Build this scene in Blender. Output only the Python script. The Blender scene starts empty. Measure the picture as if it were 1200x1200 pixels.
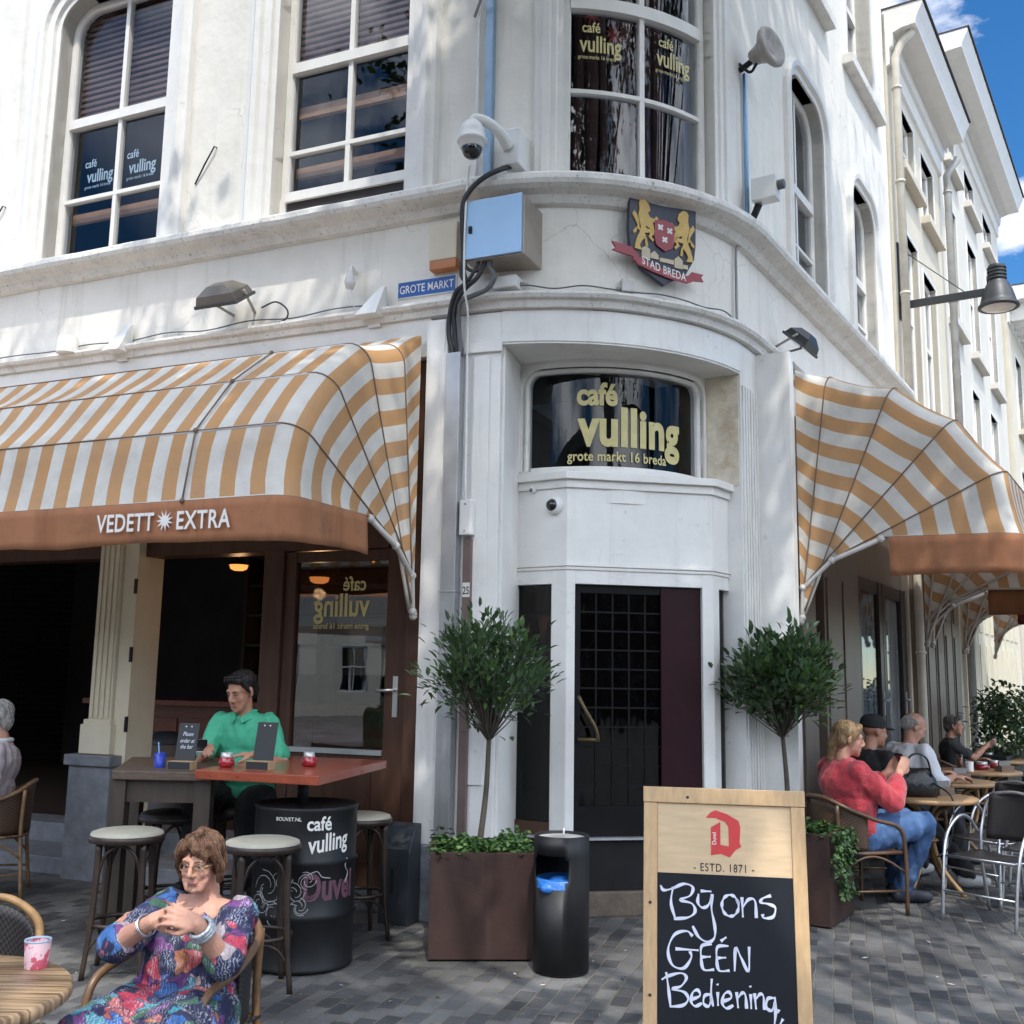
import bpy, bmesh, math, random
from math import sin, cos, pi, radians, sqrt, atan2
from mathutils import Vector, Matrix, noise as mnoise
import numpy as np
V = Vector
SC = bpy.context.scene
COL = SC.collection
random.seed(7)
# ---------------------------------------------------------------- camera
cd = bpy.data.cameras.new('camera'); cam = bpy.data.objects.new('camera', cd); COL.objects.link(cam)
cd.sensor_width = 36; cd.lens = 37.5; cd.clip_start = .05; cd.clip_end = 3000
PT, RL = radians(9.0), radians(.95)
fw = V((0, cos(PT), sin(PT))); u0 = V((0, -sin(PT), cos(PT))); r0 = V((1, 0, 0))
rc = cos(RL)*r0 + sin(RL)*u0; uc = -sin(RL)*r0 + cos(RL)*u0
cam.matrix_world = Matrix(((rc.x, uc.x, -fw.x, 0), (rc.y, uc.y, -fw.y, 0), (rc.z, uc.z, -fw.z, 1.6), (0, 0, 0, 1)))
SC.camera = cam
# ---------------------------------------------------------------- sky and sun
SUN = V((.075, -.494, .866)).normalized()
sun_el = math.asin(SUN.z); sun_az = atan2(SUN.x, SUN.y)
w = bpy.data.worlds.new('World'); SC.world = w; w.use_nodes = True
nt = w.node_tree; nt.nodes.clear()
out = nt.nodes.new('ShaderNodeOutputWorld'); bg = nt.nodes.new('ShaderNodeBackground')
sky = nt.nodes.new('ShaderNodeTexSky'); sky.sky_type = 'NISHITA'; sky.sun_disc = False
sky.sun_elevation = sun_el; sky.sun_rotation = sun_az; sky.air_density = .9; sky.dust_density = .0; sky.ozone_density = 3.0
bg.inputs['Strength'].default_value = .15
tc = nt.nodes.new('ShaderNodeTexCoord')
mp = nt.nodes.new('ShaderNodeMapping'); mp.inputs['Scale'].default_value = (1.6, 1.6, 3.2); mp.inputs['Location'].default_value = (.8, .2, .55)
nz = nt.nodes.new('ShaderNodeTexNoise'); nz.inputs['Scale'].default_value = 2.1; nz.inputs['Detail'].default_value = 9; nz.inputs['Roughness'].default_value = .58
rp = nt.nodes.new('ShaderNodeValToRGB'); rp.color_ramp.elements[0].position = .545; rp.color_ramp.elements[1].position = .64
mx = nt.nodes.new('ShaderNodeMixRGB'); mx.inputs[2].default_value = (6.2, 6.3, 6.6, 1)
hs = nt.nodes.new('ShaderNodeHueSaturation'); hs.inputs['Saturation'].default_value = 1.0
nt.links.new(tc.outputs['Generated'], mp.inputs[0]); nt.links.new(mp.outputs[0], nz.inputs['Vector'])
dt = nt.nodes.new('ShaderNodeVectorMath'); dt.operation = 'DOT_PRODUCT'; dt.inputs[1].default_value = V((.62, .72, .3)).normalized(); nt.links.new(tc.outputs['Generated'], dt.inputs[0])
mr_ = nt.nodes.new('ShaderNodeMapRange'); mr_.inputs['From Min'].default_value = .45; mr_.inputs['From Max'].default_value = .8; nt.links.new(dt.outputs['Value'], mr_.inputs[0])
ml_ = nt.nodes.new('ShaderNodeMath'); ml_.operation = 'MULTIPLY'
nt.links.new(nz.outputs[0], rp.inputs[0]); nt.links.new(rp.outputs[0], ml_.inputs[0]); nt.links.new(mr_.outputs[0], ml_.inputs[1]); nt.links.new(ml_.outputs[0], mx.inputs[0]); hs.inputs['Saturation'].default_value = 1.3; hs.inputs['Value'].default_value = .7; nt.links.new(sky.outputs[0], hs.inputs['Color']); nt.links.new(hs.outputs[0], mx.inputs[1])
# added fill: unseen over-bright cloud patch behind the square, lifts the shaded fronts
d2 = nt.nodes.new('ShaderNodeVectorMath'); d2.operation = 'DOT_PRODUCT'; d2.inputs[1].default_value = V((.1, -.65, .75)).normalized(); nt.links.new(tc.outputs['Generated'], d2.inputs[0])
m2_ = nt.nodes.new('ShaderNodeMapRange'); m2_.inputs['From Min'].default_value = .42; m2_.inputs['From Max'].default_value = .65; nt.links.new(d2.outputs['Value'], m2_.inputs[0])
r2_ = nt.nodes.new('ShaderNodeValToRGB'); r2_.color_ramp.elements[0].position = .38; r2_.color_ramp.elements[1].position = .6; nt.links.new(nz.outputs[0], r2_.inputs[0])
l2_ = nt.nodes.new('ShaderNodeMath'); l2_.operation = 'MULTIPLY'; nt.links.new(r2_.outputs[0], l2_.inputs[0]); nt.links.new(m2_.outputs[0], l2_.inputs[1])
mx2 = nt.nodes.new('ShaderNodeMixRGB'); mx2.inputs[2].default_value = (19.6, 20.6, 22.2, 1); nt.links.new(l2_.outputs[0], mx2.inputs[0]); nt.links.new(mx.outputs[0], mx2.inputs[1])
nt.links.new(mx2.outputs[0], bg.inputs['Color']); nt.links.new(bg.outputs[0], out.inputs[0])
sl = bpy.data.lights.new('sun', 'SUN'); sl.energy = 2.0; sl.angle = radians(.5); sl.color = (1, .95, .86)
so = bpy.data.objects.new('sun', sl); COL.objects.link(so)
so.rotation_euler = SUN.to_track_quat('Z', 'Y').to_euler(); so.location = (6, -8, 20)
SC.view_settings.view_transform = 'Standard'; SC.view_settings.look = 'None'
SC.view_settings.exposure = .86; SC.view_settings.gamma = 1
SC.render.engine = 'CYCLES'
SC.cycles.max_bounces = 8; SC.cycles.transparent_max_bounces = 12; SC.cycles.diffuse_bounces = 4
# ---------------------------------------------------------------- materials
def _n(nt, t, **kw):
    n = nt.nodes.new(t)
    for k, v in kw.items():
        if k in n.inputs: n.inputs[k].default_value = v
        else: setattr(n, k, v)
    return n
MATS = {}
def mat(name, col, rough=.6, metal=0., var=.12, scale=5., bump=0., bscale=60., spec=.5, stain=None, streak=None, coat=0., sheen=0., detail=4., stretch=None, rvar=0., trans=0., crack=0.):
    """principled surface: colour varied by noise, fine bump, optional soot stains and vertical dirt streaks"""
    if name in MATS: return MATS[name]
    m = bpy.data.materials.new(name); m.use_nodes = True; MATS[name] = m
    nt = m.node_tree; nt.nodes.clear(); L = nt.links.new
    o = _n(nt, 'ShaderNodeOutputMaterial'); b = _n(nt, 'ShaderNodeBsdfPrincipled')
    b.inputs['Roughness'].default_value = rough; b.inputs['Metallic'].default_value = metal
    b.inputs['Specular IOR Level'].default_value = spec; b.inputs['Coat Weight'].default_value = coat
    b.inputs['Sheen Weight'].default_value = sheen
    tc = _n(nt, 'ShaderNodeTexCoord'); vec = tc.outputs['Object']
    if stretch:
        mpn = _n(nt, 'ShaderNodeMapping'); mpn.inputs['Scale'].default_value = stretch; L(vec, mpn.inputs[0]); vec = mpn.outputs[0]
    nz = _n(nt, 'ShaderNodeTexNoise', Scale=scale, Detail=detail, Roughness=.6); L(vec, nz.inputs['Vector'])
    mr = _n(nt, 'ShaderNodeMapRange'); mr.inputs['From Min'].default_value = .3; mr.inputs['From Max'].default_value = .7
    mr.inputs['To Min'].default_value = 1-var; mr.inputs['To Max'].default_value = 1+var*.6; L(nz.outputs[0], mr.inputs[0])
    mm = _n(nt, 'ShaderNodeMixRGB', blend_type='MULTIPLY'); mm.inputs[0].default_value = 1; mm.inputs[1].default_value = (*col, 1)
    cc = _n(nt, 'ShaderNodeCombineColor'); [L(mr.outputs[0], cc.inputs[i]) for i in range(3)]; L(cc.outputs[0], mm.inputs[2])
    last = mm.outputs[0]
    def layer(vecscale, sc, lo, hi, c, amt):
        nonlocal last
        mp_ = _n(nt, 'ShaderNodeMapping'); mp_.inputs['Scale'].default_value = vecscale; L(tc.outputs['Object'], mp_.inputs[0])
        n2 = _n(nt, 'ShaderNodeTexNoise', Scale=sc, Detail=7., Roughness=.65); L(mp_.outputs[0], n2.inputs['Vector'])
        r2 = _n(nt, 'ShaderNodeMapRange', clamp=True); r2.inputs['From Min'].default_value = lo; r2.inputs['From Max'].default_value = hi
        r2.inputs['To Max'].default_value = amt; L(n2.outputs[0], r2.inputs[0])
        m2 = _n(nt, 'ShaderNodeMixRGB'); L(r2.outputs[0], m2.inputs[0]); L(last, m2.inputs[1]); m2.inputs[2].default_value = (*c, 1); last = m2.outputs[0]
    if stain: layer((1, 1, 1), stain[0], stain[1], stain[2], stain[3], stain[4])
    if streak: layer((1, 1, .07), streak[0], streak[1], streak[2], streak[3], streak[4])
    if crack:
        nw = _n(nt, 'ShaderNodeTexNoise', Scale=4., Detail=5.); L(tc.outputs['Object'], nw.inputs['Vector']); vm = _n(nt, 'ShaderNodeMixRGB', blend_type='ADD'); vm.inputs[0].default_value = .25; L(tc.outputs['Object'], vm.inputs[1]); L(nw.outputs['Color'], vm.inputs[2])
        vo = _n(nt, 'ShaderNodeTexVoronoi', Scale=1.3, feature='DISTANCE_TO_EDGE'); L(vm.outputs[0], vo.inputs['Vector']); r5 = _n(nt, 'ShaderNodeMapRange', clamp=True); r5.inputs['From Max'].default_value = .006; r5.inputs['To Min'].default_value = 1; r5.inputs['To Max'].default_value = 0; L(vo.outputs['Distance'], r5.inputs[0])
        n6 = _n(nt, 'ShaderNodeTexNoise', Scale=1.1, Detail=2.); L(tc.outputs['Object'], n6.inputs['Vector']); r6 = _n(nt, 'ShaderNodeMapRange', clamp=True); r6.inputs['From Min'].default_value = .5; r6.inputs['From Max'].default_value = .62; r6.inputs['To Max'].default_value = crack; L(n6.outputs[0], r6.inputs[0])
        m6 = _n(nt, 'ShaderNodeMath', operation='MULTIPLY'); L(r5.outputs[0], m6.inputs[0]); L(r6.outputs[0], m6.inputs[1]); m7 = _n(nt, 'ShaderNodeMixRGB'); L(m6.outputs[0], m7.inputs[0]); L(last, m7.inputs[1]); m7.inputs[2].default_value = (.25, .22, .18, 1); last = m7.outputs[0]
    L(last, b.inputs['Base Color'])
    if rvar:
        r3 = _n(nt, 'ShaderNodeMapRange'); r3.inputs['To Min'].default_value = max(.02, rough-rvar); r3.inputs['To Max'].default_value = min(1, rough+rvar)
        L(nz.outputs[0], r3.inputs[0]); L(r3.outputs[0], b.inputs['Roughness'])
    if bump:
        n3 = _n(nt, 'ShaderNodeTexNoise', Scale=bscale, Detail=5.); L(vec, n3.inputs['Vector'])
        bp = _n(nt, 'ShaderNodeBump', Strength=bump, Distance=.02); L(n3.outputs[0], bp.inputs['Height']); L(bp.outputs[0], b.inputs['Normal'])
    if trans:
        tr = _n(nt, 'ShaderNodeBsdfTranslucent'); L(last, tr.inputs[0]); ms = _n(nt, 'ShaderNodeMixShader'); ms.inputs[0].default_value = trans
        L(b.outputs[0], ms.inputs[1]); L(tr.outputs[0], ms.inputs[2]); L(ms.outputs[0], o.inputs[0])
    else: L(b.outputs[0], o.inputs[0])
    return m
def glassmat(name, tint=(.9, .93, .95), ior=1.6, rough=0., wave=0.):
    if name in MATS: return MATS[name]
    m = bpy.data.materials.new(name); m.use_nodes = True; MATS[name] = m
    nt = m.node_tree; nt.nodes.clear(); L = nt.links.new
    o = _n(nt, 'ShaderNodeOutputMaterial'); t = _n(nt, 'ShaderNodeBsdfTransparent'); g = _n(nt, 'ShaderNodeBsdfGlossy', Roughness=rough)
    t.inputs[0].default_value = (*tint, 1); f = _n(nt, 'ShaderNodeFresnel'); ge = _n(nt, 'ShaderNodeNewGeometry'); mi_ = _n(nt, 'ShaderNodeMapRange'); mi_.inputs['To Min'].default_value = ior; mi_.inputs['To Max'].default_value = 1/ior; L(ge.outputs['Backfacing'], mi_.inputs[0]); L(mi_.outputs[0], f.inputs[0]); x = _n(nt, 'ShaderNodeMixShader')
    if wave:
        tc = _n(nt, 'ShaderNodeTexCoord'); mp_ = _n(nt, 'ShaderNodeMapping'); mp_.inputs['Scale'].default_value = (1, 1, .3); L(tc.outputs['Object'], mp_.inputs[0])
        n = _n(nt, 'ShaderNodeTexNoise', Scale=6., Detail=2.); L(mp_.outputs[0], n.inputs['Vector'])
        bp = _n(nt, 'ShaderNodeBump', Strength=wave, Distance=.02); L(n.outputs[0], bp.inputs['Height']); L(bp.outputs[0], g.inputs['Normal'])
    L(f.outputs[0], x.inputs[0]); L(t.outputs[0], x.inputs[1]); L(g.outputs[0], x.inputs[2]); L(x.outputs[0], o.inputs[0])
    return m
def emitmat(name, col, s):
    if name in MATS: return MATS[name]
    m = bpy.data.materials.new(name); m.use_nodes = True; MATS[name] = m
    nt = m.node_tree; nt.nodes.clear(); o = _n(nt, 'ShaderNodeOutputMaterial'); e = _n(nt, 'ShaderNodeEmission')
    e.inputs[0].default_value = (*col, 1); e.inputs[1].default_value = s; nt.links.new(e.outputs[0], o.inputs[0]); return m
# ---------------------------------------------------------------- objects
MW = {}
def tag(o, label=None, cat=None, group=None, kind=None):
    if label: o['label'] = label
    if cat: o['category'] = cat
    if group: o['group'] = group
    if kind: o['kind'] = kind
    return o
def thing(name, label, cat, loc=(0, 0, 0), rz=0., group=None):
    o = bpy.data.objects.new(name, None); COL.objects.link(o); o.location = loc; o.rotation_euler = (0, 0, rz)
    o.empty_display_size = .1
    MW[o.name] = Matrix.Translation(V(loc)) @ Matrix.Rotation(rz, 4, 'Z')
    return tag(o, label, cat, group)
def world_of(o):
    return MW.get(o.name, Matrix.Identity(4))
def dup(root, loc, rz=0., label=None, group=None):
    """copy of a thing with copies of its parts and sub-parts"""
    def rec(o, par):
        c = o.copy(); COL.objects.link(c)
        if par: c.parent = par
        for ch in o.children: rec(ch, c)
        return c
    r = rec(root, None); r.location = loc; r.rotation_euler = (0, 0, rz)
    if label: r['label'] = label
    if group: r['group'] = group
    return r
def frame(ax):
    ax = ax.normalized(); t = V((0, 0, 1)) if abs(ax.z) < .9 else V((1, 0, 0))
    a = ax.cross(t).normalized(); return a, a.cross(ax).normalized()
class MB:
    """collects shapes; build() links them as one mesh object"""
    def __init__(s): s.v = []; s.f = []; s.mi = []; s.sm = []; s.uv = {}; s.m = 0
    def add(s, vs, fs, smooth=False):
        k = len(s.v); s.v += [V(p) for p in vs]
        for f in fs: s.f.append([i+k for i in f]); s.mi.append(s.m); s.sm.append(smooth)
    def poly(s, pts, smooth=False): s.add(pts, [list(range(len(pts)))], smooth)
    def box(s, c, size, R=None):
        c = V(c); h = V(size)/2; vs = []
        for x in (-1, 1):
            for y in (-1, 1):
                for z in (-1, 1):
                    p = V((x*h.x, y*h.y, z*h.z)); vs.append(c + (R @ p if R else p))
        s.add(vs, [(0, 1, 3, 2), (4, 6, 7, 5), (0, 4, 5, 1), (2, 3, 7, 6), (0, 2, 6, 4), (1, 5, 7, 3)])
    def wbox(s, W, s0, s1, z0, z1, o0, o1, n=1):
        """box in wall coordinates: along, height, offset; n steps along for curved walls"""
        vs = []
        for i in range(n+1):
            t = s0+(s1-s0)*i/n
            vs += [W(t, z0, o0), W(t, z0, o1), W(t, z1, o1), W(t, z1, o0)]
        fs = [(0, 1, 2, 3), tuple(4*n+k for k in (3, 2, 1, 0))]
        for i in range(n):
            for k in range(4): fs.append((4*i+k, 4*i+4+k, 4*i+4+(k+1) % 4, 4*i+(k+1) % 4))
        s.add(vs, fs)
    def prism(s, W, pts, o0, o1):
        """closed outline (along, height) extruded between two offsets"""
        n = len(pts); vs = [W(a, b, o0) for a, b in pts] + [W(a, b, o1) for a, b in pts]
        s.add(vs, [tuple(range(n)), tuple(range(2*n-1, n-1, -1))] + [(i, n+i, n+(i+1) % n, (i+1) % n) for i in range(n)])
    def tube(s, path, r, n=8, cap=True, closed=False, smooth=True, flat=1.):
        path = [V(p) for p in path]; N = len(path); rs = r if isinstance(r, (list, tuple)) else [r]*N
        vs = []; pa = None
        for i, p in enumerate(path):
            if closed: t = path[(i+1) % N]-path[i-1]
            else: t = path[min(i+1, N-1)]-path[max(i-1, 0)]
            if t.length < 1e-9: t = V((0, 0, 1))
            t.normalize()
            if pa is None: a, b = frame(t)
            else:
                a = pa - t*pa.dot(t)
                if a.length < 1e-6: a, b = frame(t)
                a.normalize(); b = a.cross(t).normalized()
            pa = a
            for k in range(n):
                th = 2*pi*k/n; vs.append(p + rs[i]*(cos(th)*a + flat*sin(th)*b))
        fs = []
        for i in range(N if closed else N-1):
            j = (i+1) % N
            for k in range(n): fs.append((i*n+k, i*n+(k+1) % n, j*n+(k+1) % n, j*n+k))
        if cap and not closed: fs += [tuple(range(n-1, -1, -1)), tuple((N-1)*n+k for k in range(n))]
        s.add(vs, fs, smooth)
    def lathe(s, prof, c=(0, 0, 0), n=24, ax=(0, 0, 1), cap=True, smooth=True):
        c = V(c); ax = V(ax).normalized(); a, b = frame(ax); vs = []
        for r, z in prof:
            for k in range(n):
                th = 2*pi*k/n; vs.append(c + ax*z + r*(cos(th)*a + sin(th)*b))
        fs = []; m = len(prof)
        for i in range(m-1):
            for k in range(n): fs.append((i*n+k, (i+1)*n+k, (i+1)*n+(k+1) % n, i*n+(k+1) % n))
        s.add(vs, fs, smooth)
        if cap:
            s.add(vs[:n], [tuple(range(n))]); s.add(vs[-n:], [tuple(range(n-1, -1, -1))])
    def ball(s, c, r, n=12, sc=(1, 1, 1), R=None):
        c = V(c); vs = []; fs = []; m = n//2+1
        for i in range(m+1):
            ph = pi*i/m
            for k in range(n):
                th = 2*pi*k/n; p = V((sin(ph)*cos(th)*sc[0], sin(ph)*sin(th)*sc[1], cos(ph)*sc[2]))*r
                vs.append(c + (R @ p if R else p))
        for i in range(m):
            for k in range(n): fs.append((i*n+k, (i+1)*n+k, (i+1)*n+(k+1) % n, i*n+(k+1) % n))
        s.add(vs, fs, True)
    def build(s, name, mats, parent=None, bevel=0., seg=2, norm=True):
        me = bpy.data.meshes.new(name)
        W = world_of(parent).inverted() if parent else None
        me.from_pydata([(W @ p if W else p) for p in s.v], [], s.f); me.update()
        for m in (mats if isinstance(mats, (list, tuple)) else [mats]): me.materials.append(m)
        for p, i, q in zip(me.polygons, s.mi, s.sm): p.material_index = i; p.use_smooth = q
        if norm:
            bm = bmesh.new(); bm.from_mesh(me); bmesh.ops.remove_doubles(bm, verts=bm.verts, dist=2e-5) if norm == 2 else None
            bmesh.ops.recalc_face_normals(bm, faces=bm.faces)
            if bevel:
                es = [e for e in bm.edges if len(e.link_faces) == 2 and e.calc_face_angle(0) > .6 and not e.link_faces[0].smooth]
                try: bmesh.ops.bevel(bm, geom=es, offset=bevel, segments=seg, affect='EDGES', profile=.6, clamp_overlap=True)
                except Exception: pass
            bm.to_mesh(me); bm.free()
        o = bpy.data.objects.new(name, me); COL.objects.link(o)
        if parent:
            o.parent = parent; MW[o.name] = world_of(parent)
        return o
def one(fn, name, mats, parent=None, **k):
    m = MB(); fn(m); return m.build(name, mats, parent, **k)
def wbox(name, mats, parent, W, *a, bevel=0., n=1):
    m = MB(); m.wbox(W, *a, n=n); return m.build(name, mats, parent, bevel=bevel)
def smooth_path(pts, k=6):
    """Catmull-Rom through points"""
    P = [V(p) for p in pts]; P = [2*P[0]-P[1]] + P + [2*P[-1]-P[-2]]; out = []
    for i in range(1, len(P)-2):
        a, b, c, d = P[i-1:i+3]
        for j in range(k):
            t = j/k; out.append(.5*((2*b)+(c-a)*t+(2*a-5*b+4*c-d)*t*t+(3*b-a-3*c+d)*t**3))
    out.append(P[-2]); return out
# ---------------------------------------------------------------- wall coordinate systems
dL = V((.916, -.401, 0)).normalized(); nL = V((-.401, -.916, 0)).normalized(); PL = V((-.61, 7.6, 0))
dR = V((cos(radians(58)), sin(radians(58)), 0)); nR = V((dR.y, -dR.x, 0)); RAD = 1.75
CC = PL + .28*dL - RAD*nL; PB = CC + RAD*nR
A0, A1 = math.degrees(atan2(nL.y, nL.x)), -32.
def WL(s, z, o=0.): return PL + s*dL + o*nL + V((0, 0, z))
def WR(s, z, o=0.): return PB + s*dR + o*nR + V((0, 0, z))
def WA(a, z, o=0.): t = radians(a); return CC + (RAD+o)*V((cos(t), sin(t), 0)) + V((0, 0, z))
def local(o, ux, n): # a wall frame at any point
    o = V(o); ux = V(ux).normalized(); n = V(n).normalized(); up = V((0, 0, 1))
    return lambda s, z, d=0.: o + s*ux + z*up + d*n
def wall(mb, W, s0, s1, z0, z1, holes, th=.3, ds=None):
    """wall sheet with rectangular openings and reveals"""
    ss = {s0, s1}; zs = {z0, z1}
    for a, b, c, d in holes: ss |= {a, b}; zs |= {c, d}
    if ds:
        k = int(math.ceil((s1-s0)/ds)); ss |= {s0+(s1-s0)*i/k for i in range(k+1)}
    ss = sorted(x for x in ss if s0-1e-6 <= x <= s1+1e-6); zs = sorted(x for x in zs if z0-1e-6 <= x <= z1+1e-6)
    inh = lambda x, y: any(a < x < b and c < y < d for a, b, c, d in holes)
    solid = lambda i, j: 0 <= i < len(ss)-1 and 0 <= j < len(zs)-1 and not inh((ss[i]+ss[i+1])/2, (zs[j]+zs[j+1])/2)
    idx = {}
    def v(i, j, k):
        if (i, j, k) not in idx: idx[(i, j, k)] = len(vs); vs.append(W(ss[i], zs[j], -th if k else 0))
        return idx[(i, j, k)]
    vs = []; fs = []
    for i in range(len(ss)-1):
        for j in range(len(zs)-1):
            if not solid(i, j): continue
            fs.append((v(i, j, 0), v(i+1, j, 0), v(i+1, j+1, 0), v(i, j+1, 0)))
            fs.append((v(i, j, 1), v(i, j+1, 1), v(i+1, j+1, 1), v(i+1, j, 1)))
            for (di, dj, p, q) in ((-1, 0, (i, j), (i, j+1)), (1, 0, (i+1, j), (i+1, j+1)), (0, -1, (i, j), (i+1, j)), (0, 1, (i, j+1), (i+1, j+1))):
                if not solid(i+di, j+dj): fs.append((v(*p, 0), v(*q, 0), v(*q, 1), v(*p, 1)))
    mb.add(vs, fs)
# ---------------------------------------------------------------- lettering
def text(name, body, fn, h, m, parent, bold=0., sx=1., depth=.002, align='CENTER', shear=0., mirror=False, space=1., y0=0.):
    """raised lettering: fn(x, y, d) maps the flat text onto a surface"""
    cu = bpy.data.curves.new(name, 'FONT'); cu.body = body; cu.size = h; cu.align_x = align; cu.offset = bold*h; cu.shear = shear; cu.space_character = space
    cu.resolution_u = 4; cu.fill_mode = 'FRONT'
    o = bpy.data.objects.new(name+'_tmp', cu); COL.objects.link(o)
    dg = bpy.context.evaluated_depsgraph_get(); me = bpy.data.meshes.new_from_object(o.evaluated_get(dg))
    bpy.data.objects.remove(o); bpy.data.curves.remove(cu)
    mb = MB(); mb.add([fn((-1 if mirror else 1)*p.co.x*sx, p.co.y+y0, depth) for p in me.vertices], [tuple(p.vertices) for p in me.polygons])
    bpy.data.meshes.remove(me)
    return mb.build(name, m, parent)
def on(W, s0, z0, o=0., ks=1.): # flat text placed on a wall frame
    return lambda x, y, d: W(s0+x*ks, z0+y, o+d)
# ================================================================ materials
PLASTER = mat('white_plaster', (.76, .73, .67), .75, var=.09, scale=2.2, bump=.35, bscale=9, crack=.5, streak=(7., .54, .78, (.42, .38, .31), .5), stain=(3.2, .6, .78, (.55, .5, .42), .3))
PLASTER2 = mat('frieze_plaster', (.76, .73, .68), .7, var=.08, scale=3, bump=.3, bscale=7, crack=.4, streak=(8., .55, .78, (.42, .38, .32), .5), stain=(2.5, .62, .78, (.55, .5, .42), .3))
SILLM = mat('weathered_sill', (.70, .68, .64), .7, var=.12, scale=6, bump=.35, bscale=18, stain=(40., .58, .68, (.07, .065, .06), .6), streak=(11., .56, .75, (.3, .28, .25), .45))
PAINT = mat('white_paint', (.76, .75, .72), .42, var=.08, scale=3, bump=.1, bscale=16, streak=(10., .55, .8, (.44, .42, .38), .5), stain=(11., .64, .72, (.38, .34, .28), .5), crack=.15)
TRIM = mat('white_trim', (.76, .74, .70), .38, var=.06, scale=6, bump=.08, bscale=25, stain=(9., .62, .75, (.35, .32, .28), .4))
CREAM = mat('cream_paint', (.62, .56, .42), .6, var=.08, scale=3, bump=.1, bscale=14, streak=(5., .58, .8, (.4, .36, .28), .4))
CREAM2 = mat('cream_render', (.60, .55, .45), .7, var=.07, scale=2, bump=.12, bscale=10, streak=(3., .58, .8, (.42, .38, .3), .35))
WHITE3 = mat('offwhite_render', (.60, .57, .51), .7, var=.07, scale=2, bump=.12, bscale=10, streak=(3., .58, .8, (.45, .42, .36), .35))
STONE = mat('bluestone', (.17, .18, .2), .65, var=.25, scale=9, bump=.25, bscale=40, stain=(4., .5, .7, (.3, .3, .3), .4))
STEEL = mat('galvanised_steel', (.45, .46, .47), .45, .6, var=.15, scale=5, streak=(6., .5, .75, (.2, .17, .15), .5))
ZINC = mat('zinc_pipe', (.36, .36, .35), .6, .2, var=.2, scale=6, streak=(6., .5, .75, (.15, .13, .12), .5))
BROWN = mat('brown_paint', (.075, .037, .024), .42, spec=.3, var=.25, scale=4, stretch=(4, 4, .6), bump=.06)
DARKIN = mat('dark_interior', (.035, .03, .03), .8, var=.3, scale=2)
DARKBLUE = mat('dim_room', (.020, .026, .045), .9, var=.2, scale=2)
GLASS = glassmat('window_glass', (.8, .84, .9), 1.6, .0, .025)
GLASSD = glassmat('door_glass', (.6, .62, .63), 2.3, .0, .02)
GOLD = mat('gold_leaf', (.56, .49, .22), .5, .0, var=.12, scale=12)
PALELET = mat('pale_lettering', (.45, .55, .58), .5, var=.1)
MAROON = mat('maroon_panel', (.022, .004, .007), .55, var=.25, spec=.2)
BLIND = mat('venetian_blind', (.16, .085, .07), .6, var=.2, scale=5)
WOODB = mat('bare_wood', (.45, .25, .13), .6, var=.2, scale=6, stretch=(1, 1, 6))
BLACKM = mat('black_metal', (.014, .014, .015), .5, var=.25, scale=8, rvar=.1, spec=.3)
DARKWOOD = mat('dark_wood', (.035, .020, .013), .4, var=.3, scale=6, stretch=(2, 2, 8), bump=.05)
ROOFM = mat('dark_roof', (.05, .045, .045), .8, var=.2)
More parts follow.
